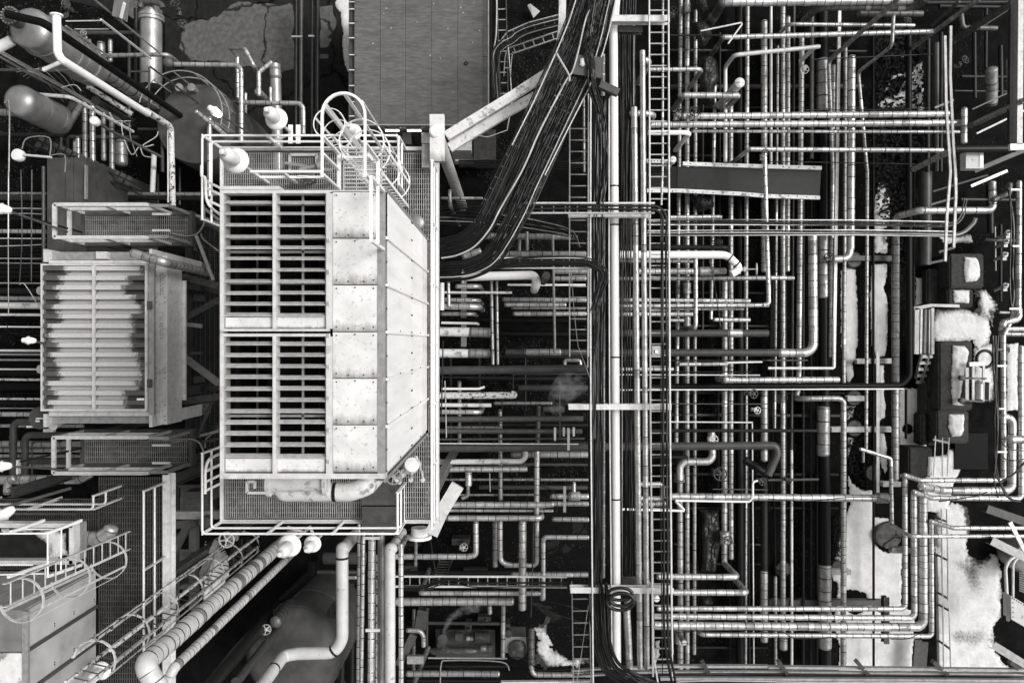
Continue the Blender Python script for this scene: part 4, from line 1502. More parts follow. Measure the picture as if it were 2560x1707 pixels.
# ---------------------------------------------------------------- its two side platforms
def side_platform(label, corners_top, fl, za, zf, m, gate):
    (u0, v0, u1, v1), (fu0, fv0, fu1, fv1) = corners_top, fl
    t = thing('grating_platform', label, 'platform', (XX(fu0, zf), YY(fv1, zf), 0))
    x0, x1, y0, y1 = XX(fu0, zf), XX(fu1, zf), YY(fv1, zf), YY(fv0, zf)
    grating(t, x0 + .06, y0 + .06, x1 - .06, y1 - .06, zf, 0.05, 0.13, 'y', 'grating')
    edge_beams(t, x0, y0, x1, y1, zf + .05, .2, 'steel_mid', .1)
    for zz, nm in ((za - zf, 'top_rail'), ((za - zf) * .5, 'mid_rail')):
        for a, c in (((x0, y1), (XX(425, zf), y1)), ((x0, y0), (XX(425, zf), y0)), ((x0, y0), (x0, y1))):
            b = MB()
            b.bar((a[0], a[1], zf + zz), (c[0], c[1], zf + zz), .08, .07)
            b.build(nm, 'steel_pale', t)
    for (x, y) in ((x0, y0), (x0, y1), ((x0 + x1) / 2 - .2, y0), ((x0 + x1) / 2 - .2, y1), (XX(425, zf), y0), (XX(425, zf), y1)):
        b = MB()
        b.bar((x, y, zf), (x, y, za), .09, .06, (0, 1, 0))
        b.build('post', 'steel_pale', t)
    for (x, y) in ((x0 + .1, y0 + .1), (x1 - .1, y0 + .1), (x1 - .1, y1 - .1), (x0 + .1, y1 - .1)):
        b = MB()
        b.ibeam((x, y, .02), (x, y, zf - .1), .14, .14)
        b.build('leg', 'steel_mid', t)
    for y in (y0 + .02, y1 - .02):
        b = MB()
        b.bar((XX(470, zf), y, zf), (XX(470, zf), y, za), .1, .06, (0, 1, 0))
        b.build('post', 'steel', t)
        b = MB()
        b.bar((XX(428, zf), y, za - .03), (XX(470, zf), y, za - .03), .07, .06)
        b.build('top_rail', 'steel', t)
    for s in (0.25, 0.75):
        b = MB()
        y = y0 + (y1 - y0) * s
        b.bar((XX(428, zf), y, zf + 1.0), (XX(470, zf), y, zf + 1.0), .05, .05)
        b.build('gate_bar', 'steel_pale', t)
    return t
side_platform('grating platform with boxy rails above the smaller louvred box', (142, 506, 428, 615), (208, 533, 476, 610), 7.95, 6.75, 'grating', 1)
side_platform('grating platform with boxy rails below the smaller louvred box', (140, 1074, 428, 1183), (206, 1078, 476, 1162), 7.95, 6.75, 'grating', 1)
# connecting walkway between the two coolers
wz = 5.6
t = thing('walkway', 'dark grating walkway between the two louvred boxes', 'walkway', (XX(470, wz), YY(1130, wz), wz))
grating(t, XX(466, wz), YY(1120, wz), XX(600, wz), YY(560, wz), wz, .05, .12, 'x', 'grating_dark')
for u in (468, 600):
    b = MB()
    b.ibeam((XX(u, wz), YY(1120, wz), wz - .14), (XX(u, wz), YY(560, wz), wz - .14), .12, .24)
    b.build('edge_beam', 'steel_mid', t)
beam('dark sloping strut from the small box to the big cooler, upper one', '1520,920 2000,1040', 58, .16, 'm', 6.4, name='strut', cat='strut')
beam('dark sloping strut from the small box to the big cooler, lower one', '#02 1525,575 2000,515', 62, .16, 'm', 6.4, name='strut', cat='strut')
beam('steel knee brace rising to the right beside the skirt plate', '1680,1340@5.8 2000,1165', 55, .1, 'm', 6.6, name='brace', cat='brace')
beam('steel knee brace falling to the right beside the skirt plate', '#02 1690,165@5.8 2000,395', 60, .1, 's', 6.6, name='brace', cat='brace')
beam('short pale tie angle at the upper knee brace', '1545,1370 1840,1405', 36, .08, 's', 6.5, name='tie', cat='tie')
beam('short grey tie angle at the lower knee brace', '#02 1545,118 1840,118', 22, .08, 'm', 6.5, name='tie', cat='tie')
beam('thin diagonal bar over the dark walkway near the upper hoses', '1790,580@7 1945,985', 28, .04, 's', 6.2, name='brace', cat='brace', style='b')
beam('thin diagonal bar over the dark walkway near the lower hoses', '#02 1935,560@6.2 1800,890', 28, .04, 'm', 7, name='brace', cat='brace', style='b')
pipe('shiny clad pipe rising out beside the top corner of the small louvred box', '1210,740@9.0 1500,825 @6.6', 85, 'c', 9.0, pitch=95, bend=1.3)

# ---------------------------------------------------------------- lower left: platform, panelled box, rails
zz_ = 8.8
gx1, gy1 = XX(418, zz_), YY(1192, zz_)
lp = thing('grating_platform', 'dark grating platform in the lower left corner with long rails', 'platform', (-12, -9.5, 0))
hx, hyN = XX(241.6, zz_), YY(1426, zz_)
grating(lp, hx + .05, -9.2, gx1 - .1, gy1, zz_, .05, .12, 'y', 'grating_dark')
grating(lp, -12.4, hyN + .03, hx + .04, YY(1246, zz_), zz_, .05, .12, 'y', 'grating_dark')
b = MB()
b.ibeam((gx1, -9.4, zz_ - .1), (gx1, gy1 + .05, zz_ - .1), .16, .3)
b.build('edge_beam', 'steel_pale', lp)
guard(lp, [(gx1, -9.4, zz_), (gx1, gy1 - .1, zz_)], step=1.45, rk='steel_pale', toe=False)
guard(lp, [(-12.4, YY(1246, zz_), zz_), (XX(300, zz_), YY(1246, zz_), zz_), (XX(300, zz_), YY(1215, zz_), zz_)], step=1.2, rk='steel_pale', toek='steel_mid')
for (x, y) in ((gx1 - .15, -5.2), (gx1 - .15, gy1 - .2), (-11, gy1 - .4)):
    b = MB()
    b.ibeam((x, y, .02), (x, y, zz_ - .3), .2, .2)
    b.build('leg', 'steel_mid', lp)
# panelled box
bz = 11.36
pb = thing('panelled_box', 'grey box with vertical battens between bolted wall panels in the lower left corner', 'cooler', (hx, -9.4, zz_))
b = MB()
b.box((-13.2, -9.6, zz_ + .02), (hx - .06, hyN - .06, bz - .03))
b.build('core', 'steel_mid', pb)
yy_ = hyN
k = 0
while yy_ > -9.2:
    y2 = yy_ - 0.76
    b = MB()
    b.box((hx - .055, y2 + .02, zz_ + .03), (hx - .002 * (k % 2), yy_ - .02, bz - .02))
    b.mi = 1
    for fz in (.04, .35, .62, .96):
        for fy in (.18, .24):
            b.lathe([(.013, 0), (.013, .012), (0, .014)], (hx, y2 + .76 * fy, zz_ + (bz - zz_) * fz), (1, 0, 0), 6)
    b.build('wall_panel', ['wall_panel', 'strap'], pb)
    b = MB()
    b.bar((hx + .01, y2, zz_ + .02), (hx + .01, y2, bz - .01), .07, .06, (1, 0, 0))
    b.build('batten', 'steel_mid', pb)
    b = MB()
    b.box((-13.2, y2 + .015, bz - .03), (hx - .02, yy_ - .015, bz + .012))
    b.build('roof_plate', 'rusty' if k == 1 else 'vessel', pb)
    yy_ = y2
    k += 1
b = MB()
b.box((hx - .02, -9.6, bz - .03), (hx + .09, hyN, bz + .03))
b.build('edge_trim', 'steel', pb)
x_ = hx - 0.03
while x_ > -12.6:
    b = MB()
    b.box((x_ - .9, hyN - .055, zz_ + .03), (x_ - .02, hyN - .002, bz - .02))
    b.build('wall_panel', 'wall_panel', pb)
    x_ -= .92

# upper deck with the mottled tray at the left edge
T(0, 3)
dz = 10.9
dk = thing('roof_deck', 'shallow pale framed deck holding a patchy snow covered tray at the left edge', 'deck', Q(0, 450, 9))
b = MB()
b.box(tuple(Q(-250, 440, dz - .15)), tuple(Q(690, 130, dz - .1)))
b.build('tray', 'slab', dk)
for a, c, w in (((-250, 120), (690, 120), 40), ((-250, 455), (690, 455), 36), ((680, 105), (680, 470), 44)):
    b = MB()
    b.bar(Q(a[0], a[1], dz), Q(c[0], c[1], dz), px(w, dz), .22)
    b.build('edge_beam', 'steel_pale', dk)
b = MB()
b.bar(Q(725, 110, dz - .6), Q(725, 440, dz - .6), px(36, dz), .4)
b.build('edge_beam', 'steel', dk)
snow('420,170 640,160 640,425 450,425 430,300 200,190 20,230 20,160', dz - .095, 'snow', .03, .02, .16, seed=31, melt=.6, soft=.2, tagd=('patchy melting snow lying in the pale framed tray', 'snow'))
rl = thing('deck_rail', 'thin white rail frame standing over the framed deck at the left edge', 'handrail', Q(430, 590, 11))
for s in (('-250,205 435,205 435,590', 18), ('200,165 560,165 555,540', 16), ('-250,585 400,570', 14), ('-250,490 300,490', 16)):
    b = MB()
    b.tube(PATH(s[0], 12.1 if s[1] != 16 else 11.6), px(s[1], 12) / 2, 8)
    b.build('rail', 'white', rl, 60)
for a, c in (((435, 200), (740, 85)), ((100, 190), (400, 85)), ((435, 595), (740, 490)), ((75, 600), (420, 480))):
    b = MB()
    b.bar(Q(a[0], a[1], 12.05), Q(c[0], c[1], 11.0), .05, .05)
    b.build('post', 'white', rl)
pipe('foil wrapped elbow pipe standing beside the framed deck', '690,250@9.6 900,250 1000,190 1010,160', 130, 'c', 9.6, bend=1.0, pitch=60)
# ================================================================ ground level pipes running up and down the photo, right half
T(2, 0)
G = 'ground pipes running up and down the photo'
def ns(label, path, w, kind='k', z=0.9, pitch=70, **k): return pipe(label, path, w, kind, z, pitch, group=G, **k)
ns('dull clad ground pipe just right of the cable ladder, leftmost of the ground pipes', '1540,-40 #21 1505,700 #22 1498,870 1498,950', 38, z=.8)
ns('clad ground pipe with a wider coupling near the top edge, second from the cable ladder', '1597,-40 #22 1597,500 #23 1597,1430', 46, z=.8, pitch=80)
ns('narrow clad ground pipe, third from the cable ladder', '1675,100 #21 1652,760 #22 1648,900 #23 1662,1300', 34, z=.8, pitch=85)
ns('wide dull clad ground pipe ending in the lower part, left of the second pipe', '#22 1530,1130 #23 1530,880 1535,1430', 56, z=.9, pitch=85)
ns('dull pipe passing under the dark tarpaulin and the walkway plate', '1850,780 #21 1817,400 1815,1340', 34, z=.75)
ns('clad pipe beneath the walkway plate, left of the twin with valves', '#21 1940,1000 #22 1930,300 #23 1935,420 1935,480', 56, z=.8, pitch=75)
ns('narrow clad pipe hugging the left side of the widest black ground pipe', '1995,900 #21 1995,700 #22 1992,700 #23 1998,430', 44, z=.8, pitch=75)
ns('smooth light grey painted pipe running under the upper cross pipes', '1945,1480 1945,610 @2.4 #30 490,425 430,430 @1.2', 37, 'S', z=1.4, bend=2.2)
ns('widest black ground pipe in the middle of the right half', '2075,-40 #21 2080,700 #23 2080,1430', 80, 'D', z=.6)
ns('dull clad pipe right beside the widest black ground pipe', '2148,60 #21 2133,600 2133,1180', 40, z=.8)
ns('thin mottled pipe right beside the black ground pipe in the lower half', '#21 2140,1180 #22 2122,600 #23 2130,1430', 24, z=.7)
ns('thin dark pipe left of the pale hand line in the lower half', '#22 2145,300 #23 2165,1430', 18, 'd', z=.6)
ns('clad pipe changing width, right of the cover plate, upper part', '2300,200 #21 2300,900', 62, z=.8)
ns('clad pipe left of the tile edge with wide joints, lower half', '#22 2300,450 2300,1090', 66, z=.8, pitch=85)
ns('black ground pipe with a clad lower stretch, right of the pale hand line', '#22 2300,1200 #23 2300,560', 66, 'd', z=.7)
ns('clad lower stretch of the black ground pipe by the pale hand line', '#23 2297,555 2300,1180', 70, 'k', z=.72, pitch=75)
T(3, 0)
ns('smooth pale grey straight pipe left of the thin white pipe, upper part', '28,0 28,1500', 25, 'S', z=.9)
ns('thin white clad pipe beside the dashed slotted channel', '90,420 #31 80,700 #32 62,800', 23, 'k', z=.9, pitch=90)
ns('dull clad straight pipe with close joints, left of its narrower twin', '135,-40 #31 130,900 #32 132,700 #33 138,1170', 46, z=.8, pitch=62)
ns('dull clad straight pipe, narrower twin ending at the elbow', '185,160 #31 180,900', 40, z=.8, pitch=68)
ns('thin dark rusty pipe right of the two dull clad twins', '238,60 #31 222,950 #32 215,1000', 24, 'g', z=.6)
ns('long peeling pipe continuing the dark rusty one downwards', '#32 215,1000 #33 217,1430', 25, 'r', z=.6)
ns('dull clad pipe with staggered joints ending in a right turn', '308,330 #31 278,700 #32 280,440 250,530@.9 300,535@1.5 650,530 690,560 #33 687,1430', 50, z=.9, pitch=68)
ns('thin smooth dark pipe, left of the pale dark twin', '#31 322,250 #33 322,1430', 24, 'd', z=.6)
ns('thin smooth dark pipe, right of its twin by the big half clad pipe', '#31 395,250 #32 395,700 #33 388,1430', 26, 'd', z=.5)
ns('smooth grey pipe left of the big half clad pipe, upper part', '400,140 395,1450', 40, 'm', z=.8)
ns('big black ground pipe partly wrapped in bright cladding', '500,60 #31 505,600 #32 505,900 #33 518,1430', 104, 'D', z=.7)
def sleeve(label, path, w, z=.72): return pipe(label, path, w, 'k', z, 105, group='bright cladding lengths on the big black pipe')
sleeve('bright cladding length on the big black pipe above the four cross pipes at the top', '500,560 500,1000', 122)
sleeve('bright cladding length on the big black pipe beside the valve wheel', '#31 505,575 505,1135', 104)
sleeve('short bright cladding length on the big black pipe near the round manhole pair', '#32 505,620 505,1035', 114)
sleeve('bright cladding length on the big black pipe crossing the four bent pipes', '#33 517,505 520,1235', 115)
ns('dull clad pipe with a pale channel close on its right side', '600,600 #31 580,500 #32 570,150', 42, z=.9, pitch=72)
beam('long pale smooth channel between two clad ground pipes', '652,60 #31 620,500 #32 600,250', 27, .06, 'S', 1.0, name='channel', cat='channel', style='b')
ns('clad vertical pipe coming down from the upper right and turning along the ground', '1190,-10@5.6 @1.1 590,1568 #31 583,600', 46, 'k', z=5.6, pitch=62)
ns('dull clad pipe between the pale channel and the wide bright pipe', '705,400 #31 700,800 #32 690,450', 38, z=.8)
ns('wide bright clad pipe ending in an elbow with a valve wheel', '765,520 #31 755,690 730,790 600,795', 66, 'c', z=1.3, pitch=110)
ns('narrow clad pipe crossing the snow from the angled riser', '1145,145@3.4 1130,420 @1.2 905,1568 #31 905,600 #32 895,1000', 34, z=3.4, pitch=75)
ns('thin black pipe right of the narrow snow crossing pipe', '958,60 #31 957,900 #33 963,1430', 22, 'D', z=.5)
ns('grey two-tone clad pipe beside the dark gap, right of the snow strips', '#31 1165,430 #32 1160,500 1160,1260', 66, z=.8, pitch=80)
ns('black pipe coming down the right side and turning left across the photo', '1280,0 #31 1288,700 #32 1290,330 1210,415@1.2 #22 1230,425', 56, 'D', z=1.2)
ns('thin black pipe standing in the snow below the turning black pipe', '#32 1258,450 1258,900', 24, 'D', z=.5)
ns('thin dark conduit right of the turning black pipe', '#31 1338,0 1330,1250', 12, 'd', z=.4)
beam('slotted strut channel with oval holes standing upright in the snow', '#32 1000,100 1000,1390', 28, .04, 's', .9, name='strut_channel', cat='channel', style='b')
T(2, 2)
ns('thin pale hand line running down past the lower valves', '#22 2190,760 2195,1290 #23 2205,1430', 13, 'S', z=1.6)
ns('thin clad pipe stub beside the lower ground pipes at the right', '#33 68,600 70,1430', 28, z=.8, pitch=60)
ns('thin dark pipe left of the thin clad stub', '#32 40,700 #33 68,590', 18, 'd', z=.5)
ns('narrow dark conduit at the tile edge left of the clad stub', '#31 35,-20 #32 10,1560', 18, 'd', z=.4)
T(3, 3)
pipe('wide coupling sleeve on the straight dull clad pipe near the bottom', '142,1170 142,1250', 72, 'k', .85, 200)

# ================================================================ cross pipes running left to right in the right half
T(2, 0)
def ew(label, path, w, kind='c', z=2.3, pitch=72, **k): return pipe(label, path, w, kind, z, pitch, **k)
ew('large bright clad cross pipe along the top edge with a dropped left end', '1922,25 @1.0', 88, 'x', 2.8, 80)
ew('large bright clad cross pipe along the top edge', '1930,25 #30 420,22 1300,5', 76, 'c', 2.8)
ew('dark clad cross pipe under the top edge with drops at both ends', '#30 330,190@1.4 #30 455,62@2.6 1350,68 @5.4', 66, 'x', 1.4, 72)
ew('thin bright clad cross pipe with a raised left stub near the top', '#30 120,290@1.2 190,222@2.2 900,226 1330,235', 34, 'c', 1.2)
ew('bright clad cross pipe falling to the ground at its left end, third from the top', '1930,342@2.6 #30 20,335 700,310 1500,290', 46, 'c', 2.6)
ew('dropping left leg of the third cross pipe from the top', '1925,345@2.6 @.9', 46, 'x', 2.6, 80)
ew('dark thin cross pipe passing under the tarpaulin', '1440,325 1925,325', 18, 'd', 2.0)
ew('rusty thin bent rail above the tarpaulin', '1720,285 2110,205 1970,400', 15, 'r', 3.0, bend=1.5)
ew('bright clad cross pipe behind the cable ladder ending in a slanting drop', '1240,638 1735,632 @.9', 40, 'c', 2.6, 68)
ew('bright clad U shaped cross pipe with both ends dropping', '1568,872@2.5 2055,872', 58, 'c', 2.5, 74)
ew('left dropping end of the U shaped clad cross pipe', '1560,875@2.45 @1.1', 54, 'c', 2.45, 60)
ew('right dropping end of the U shaped clad cross pipe', '2058,876@2.45 @.9', 54, 'k', 2.45, 70)
ew('upper of the pair of long bright clad cross pipes', '1560,1062@2.7 #30 500,1048 1660,1040', 60, 'c', 2.7, 76)
ew('short drop at the left end of the upper long cross pipe', '1575,1066@2.6 @1.2', 58, 'c', 2.6, 80)
ew('lower of the pair of long bright clad cross pipes', '1240,1140@2.7 #30 0,1135 1750,1122', 60, 'c', 2.7, 68)
ew('left drop of the lower long clad cross pipe behind the ladder', '1262,1146@2.6 @1.0', 56, 'k', 2.6, 80)
ew('thin bright clad cross pipe just below the long pair', '1640,1196 #30 0,1196 1740,1204', 32, 'c', 2.4, 78)
ew('short smooth white cross pipe with slanting drop below the long pair', '1240,1212@2.9 1625,1210 @.8', 46, 'w', 2.9)
ew('bright clad cross pipe above the walkway plate with dropped left end', '2165,1362@2.7 #30 0,1362 800,1378 1590,1372', 44, 'c', 2.7, 74)
ew('left drop of the clad cross pipe above the walkway plate', '2160,1362@2.7 @.8', 40, 'c', 2.7, 60)
wire('thin black wire sloping across above the upper cross pipes', '#30 380,545 900,522 1500,495', 11, 'b', 4.0)
wire('thin dark railing line above the long cross pipe pair', '#30 340,1005 1050,1000 1480,990', 8, 'b', 3.2)
wire('thin dark line crossing just above the walkway plate', '#30 20,1475 700,1485 1340,1497', 9, 'b', 2.4)
T(2, 1)
ew('bright clad cross pipe just below the walkway plate', '1440,415 1890,410 1905,414', 38, 'c', 2.0, 70)
ew('dark smooth cross pipe above the big white pipe', '980,684 1985,690 @.8', 46, 'd', 2.4)
ew('big smooth white cross pipe bending round to a valve', '980,755@3.0 1960,755 2085,880 2000,930', 72, 'w', 3.0, bend=3.6, bands=(.83, .9))
ew('thin clad cross pipe under the big white pipe', '980,812 1655,815', 30, 'c', 2.3, 68)
ew('bright clad cross pipe with reducers feeding the white bend', '1150,905 1700,905', 58, 'c', 2.3, 72)
ew('thick reducer length between clad cross pipe and white bend', '1700,905 1830,905', 86, 'k', 2.35, 140)
ew('clad neck joining the reducer to the white bend', '1830,905 1940,905', 62, 'k', 2.4, 60)
ew('thin long clad cross pipe below the white bend ending at the right', '980,972 2313,968', 42, 'k', 2.0, 76)
ew('clad cross pipe with slotted clamp behind the ladder, upper of three', '980,1165 2165,1175', 38, 'c', 2.2, 74)
ew('clad cross pipe running on to the tall right stub, middle of three', '980,1222@2.2 #31 0,1214', 40, 'c', 2.2, 76)
ew('thin clad cross pipe, lower of three under the ladder', '980,1252 2110,1250', 24, 'k', 2.0, 74)
ew('clad cross pipe with rounded end under the ladder', '980,1297 1640,1297', 42, 'c', 2.3, 66)
ew('short clad cross pipe ending beside the rounded one', '1440,1350 1560,1352', 34, 'c', 2.1, 66)
ew('short bright clad cross pipe with two rounded ends', '1845,1346 2162,1348', 40, 'c', 2.1, 72)
ew('long dark weathered cross pipe with one bright patched length', '980,1470 2334,1470', 68, 'g', 2.1)
ew('bright patched length on the long dark weathered cross pipe', '1975,1470 2085,1470', 74, 'c', 2.1, 200)
ew('clad pipe running downwards over the clad cross pipes', '1675,792 1675,1380 1668,1420 @1.2', 40, 'c', 3.0, 70)
ew('long light clad pipe descending from the valve box to the cross pipe', '#20 2303,1390 #21 2318,600 #31 8,1200 -40,1214', 40, 'c', 3.0, 76, bend=1.5)
ew('short clad cross stub with flanged rounded end', '#31 20,965 230,968', 42, 'c', 2.0, 70)
T(2, 2)
ew('dark clad cross pipe turning up into a bright elbow', '980,115@2.0 2334,115 #32 105,115', 68, 'g', 2.0)
ew('bright clad pipe turning up through an elbow at the end of the dark cross pipe', '#32 105,118@2.0 415,118 #31 408,575', 80, 'c', 2.0, 84, bend=2.4)
ew('thin dark cross line below the dark cross pipe', '980,185 2334,187', 12, 'd', 2.4)
ew('slim bright clad cross pipe with a small valve under it', '1520,220 1960,218', 36, 'c', 2.1, 80)
ew('thin pale continuation of the slim clad cross pipe', '1955,207 2280,198', 18, 'w', 2.1)
ew('short bright clad stub poking out under the cable ladder', '980,265 1465,265', 36, 'c', 2.2, 80)
ew('thin dark cross conduit below the clad stub', '1440,292 2180,290', 12, 'd', 2.0)
ew('thin pale cross conduit below the dark one', '980,315 2260,320', 13, 'S', 2.0)
ew('bright clad cross pipe with a rounded open left end', '1955,365@2.4 #32 0,365 640,360', 54, 'c', 2.4, 70)
ew('rounded open left end of the bright clad cross pipe', '1952,362@2.5 @1.6', 66, 'k', 2.5, 100)
ew('thin white cross pipe below the black turning pipe', '980,455 #32 0,450 1240,445', 13, 'w', 1.7)
ew('thin mid grey cross conduit, the upper of two', '1450,580 2334,583', 10, 'm', 2.0)
ew('thin light cross conduit ending at a small valve', '1450,745 2195,750', 14, 'S', 2.0)
ew('dark cross pipe below the light conduit, running far right', '1230,825 #32 0,825 440,825', 32, 'd', 1.9)
ew('long thick dark grey cross pipe turning down in a hook at its right end', '#12 1670,985@3.2 #22 700,975 2334,960 #32 70,962 85,1040 0,1230', 74, 'g', 3.2, bend=1.8)
ew('black slanting leg continuing below the dark hook', '#22 2120,1090@2.6 2334,1230', 70, 'D', 2.6)
ew('thin dark cross pipe ending at the bright elbow', '1240,1067 1600,1065', 30, 'd', 2.0)
ew('shiny clad pipe with double elbow wrapped in crinkled foil', '1530,1280@1.5 1530,1110 1830,1108 1818,840', 68, 'c', 1.5, 76, bend=1.9)
ew('large clad cross pipe crossing all the ground pipes low down', '1450,1425 #32 0,1432 1000,1440', 66, 'c', 1.9, 78)
ew('wide end coupling of the large low clad cross pipe', '#32 1000,1440 1080,1440', 96, 'k', 1.9, 60)
ew('thin pale pipe under the large clad cross pipe curling up to a valve', '1490,1462@2.2 2170,1472 2195,1430 2195,1290 2240,1280', 20, 'w', 2.2, bend=4)
ew('slanting pale pipe below the large clad cross pipe', '1490,1465@2.0 1570,1550', 26, 'S', 2.0)
ew('hairpin bend of clad pipe behind the cable ladder', '1170,1312 1372,1310 1372,1442 1170,1442', 46, 'c', 2.3, 62, bend=1.6)
ew('clad pipe end behind the ladder below the hairpin', '1170,1492 1400,1490', 48, 'k', 2.1, 66)
ew('white beam end pipe below the ladder hairpin', '980,1540@2.0 1570,1555', 22, 'w', 2.0)
ew('thin pale cross conduit low in the right half', '1830,1358 2334,1364', 12, 'm', 1.6)
ew('small dark cross pipe beside the small black valve', '#32 0,1275 460,1268', 24, 'g', 1.5)
T(3, 2)
ew('smooth pale bent pipe beside the black ground pipe', '0,256@2.0 600,256 600,-200', 26, 'S', 2.0, bend=1.2)
ew('dark ribbed cross bar with a pale edge left of the small box', '-20,185 360,185', 14, 'm', 2.2)
ew('clad pipe falling in a slope then running down the snow', '840,992@1.6 1120,1078 1130,1568 #33 1130,130 1300,230@3.4 2360,228', 34, 'c', 1.6, 68, bend=1.8)
ew('small vertical clad stub under the sloping pipe', '868,1020 868,1110', 26, 'k', 1.2, 60)
ew('clad cross pipe with a steep drop at its right end, upper of two low ones', '#23 1330,597@2.8 2055,600 @1.5', 56, 'c', 2.8, 76, bend=1.6)
ew('clad cross pipe with a steep drop at its right end, lower of two low ones', '#23 1465,740@2.8 2142,742 @1.6', 56, 'c', 2.8, 76, bend=1.6)
# four bent pipes in the lower right
T(3, 3)
BG = 'four bent clad pipes turning from across to up at the lower right'
pipe('innermost of the four bent clad pipes at the lower right', '#23 1330,888@2.8 #33 1250,890 1250,-20 #32 1248,1255', 46, 'c', 2.8, 74, bend=2.0, group=BG)
pipe('second innermost of the four bent clad pipes at the lower right', '#23 1290,958@2.8 #33 0,965 1335,975 1330,-20 #32 1330,1385', 54, 'c', 2.8, 74, bend=2.0, group=BG)
pipe('thickest of the four bent clad pipes at the lower right', '#23 1290,1042@2.8 #33 0,1048 1418,1058 1412,0 #32 1412,1330', 76, 'c', 2.8, 76, bend=2.0, group=BG)
pipe('outermost of the four bent clad pipes at the lower right', '#23 1680,1060@2.2 1720,1125@2.8 #33 0,1135 1492,1140 1490,90', 42, 'c', 2.2, 74, bend=1.8, group=BG)
pipe('clad pipe dropping from the top of the outermost bend and running right', '#33 1490,95@3.0 1690,155@2.4 2360,155', 42, 'c', 3.0, 74, bend=2)
T(3, 2)
RG = 'clad pipes coming in from the right edge'
pipe('upper of three nested clad pipes entering at the right, thin', '1245,1230@3.2 1385,1278@2.7 2150,1275 2145,-40 #31 2290,1200', 46, 'c', 3.2, 72, bend=1.5, group=RG)
pipe('thick middle one of the nested clad pipes entering at the right', '1400,1330@3.2 1580,1370@2.6 2225,1370 2230,720 2140,690', 74, 'c', 3.2, 78, bend=1.8, group=RG)
pipe('lowest of the nested clad pipes entering at the right', '1330,1385@3.2 1490,1437@2.7 2310,1445 2308,60', 50, 'c', 3.2, 72, bend=1.8, group=RG)
pipe('short thick clad stub at the right edge above the nested pipes', '2210,905@3.0 2360,905', 76, 'c', 3.0, 90, group=RG)
T(3, 1)
pipe('clad pipe running down the right edge past the pipe clips', '2290,90@3.0 2285,1290', 48, 'c', 3.0, 74)
pipe('short pair of end capped clad pipes at the right edge, upper', '2120,1430 2360,1432', 46, 'c', 2.6, 90)
pipe('short pair of end capped clad pipes at the right edge, lower', '2120,1478 2360,1480', 42, 'k', 2.6, 90)
pipe('bent clad pipe below the pipe end pair at the right edge', '2140,1400@2.8 2150,1370 2290,1340 2285,1250', 60, 'c', 2.8, 70)
pipe('clad pipe with a sweeping left bend below the ceiling trays at the right', '1165,440@1.0 1190,400@1.6 1380,352@2.3 2020,350 2050,320 2045,100', 62, 'c', 1.0, 95, bend=1.6)
pipe('short slanting dark clad pipe at the upper right above the elbow', '2050,260@2.6 2200,190 2200,110', 54, 'x', 2.6, 60, bend=1.2)
T(3, 0)
pipe('thick round clad riser in the dark upper right corner', '2040,940@1.4 2040,640@2.0', 100, 'k', 1.4, 110)
pipe('bright clad slanting riser from the right edge, upper of the pair', '2360,905@6.0 1850,1145@2.6', 58, 'k', 6.0, 70)
pipe('bright clad pipe stub running down beside the long cross pipe ends', '1790,995 1788,1300', 56, 'c', 2.9, 70)
pipe('long clad vertical pipe from the top edge to the leaf covered ground', '1925,-10@4.8 @.6', 46, 'k', 4.8, 75)
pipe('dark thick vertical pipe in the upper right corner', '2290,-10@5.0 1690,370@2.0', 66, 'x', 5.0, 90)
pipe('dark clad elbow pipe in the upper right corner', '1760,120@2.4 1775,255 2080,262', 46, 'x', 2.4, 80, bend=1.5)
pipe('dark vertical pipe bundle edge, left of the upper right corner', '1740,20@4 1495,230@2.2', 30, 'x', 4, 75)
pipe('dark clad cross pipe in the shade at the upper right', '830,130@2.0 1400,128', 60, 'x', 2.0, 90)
pipe('dark wide grey pipe across the right end of the middle rails', '1700,1362@3.6 2250,1358', 66, 'd', 3.6)
pipe('pale sloping clad pipe left of the white junction box', '1320,1545@1.9 1680,1370@3.5', 56, 'k', 1.9, 110)
pipe('dark ground pipe in the shade of the right corner', '#31 1435,0 1430,850', 110, 'g', .5)
pipe('dark pipe run along the shaded right side at the top', '#30 1530,400 1540,1568', 70, 'g', .5)
pipe('thin conduit under the right corner beam', '2190,540 2195,860', 28, 'c', 2.4, 90)

# ================================================================ right edge steelwork
beam('tall pale steel beam along the right edge at the top', '2275,-40 2262,1330', 50, .3, 's', 5.6)
beam('dark flange beside the right edge beam', '2235,60 2225,1310', 34, .3, 'm', 5.2)
beam('pale end plate at the foot of the right edge beam', '2200,1345 2360,1340', 56, .1, 'S', 5.7, style='b', name='end_plate', cat='plate')
t = thing('hanging_ladder', 'pair of slim mottled stiles hanging down past the right end of the trays', 'ladder', Q(1640, 900, 4))
for s in ('1612,330 1622,930 1645,1300 1662,1568 #31 1630,400 1615,815', '1665,240 1660,700 1688,1320 1706,1568 #31 1712,200 1692,690'):
    P = PATH(s, 4.6)
    b = MB()
    for i in range(len(P) - 1): b.bar(P[i], P[i + 1], .065, .05)
    b.build('stile', 'steel', t)
for a, c in (((1560, 730), (1695, 690)), ((1455, 835), (1625, 800))):
    b = MB()
    b.bar(Q(a[0], a[1], 4.3, 3, 1), Q(c[0], c[1], 4.5, 3, 1), .06, .05)
    b.build('foot_bar', 'steel', t)
b = MB()
q = Q(1895, 1460, 3.4)
b.box((q.x - .28, q.y - .24, 3.1), (q.x + .22, q.y + .24, 3.4))
t = one(b, 'junction_box', 'worn', 'white junction box under the dark wide pipe at the right', 'box')
b = MB()
b.box((q.x + .1, q.y - .2, 3.4), (q.x + .2, q.y + .2, 3.42))
b.build('cover_strip', 'steel_pale', t)
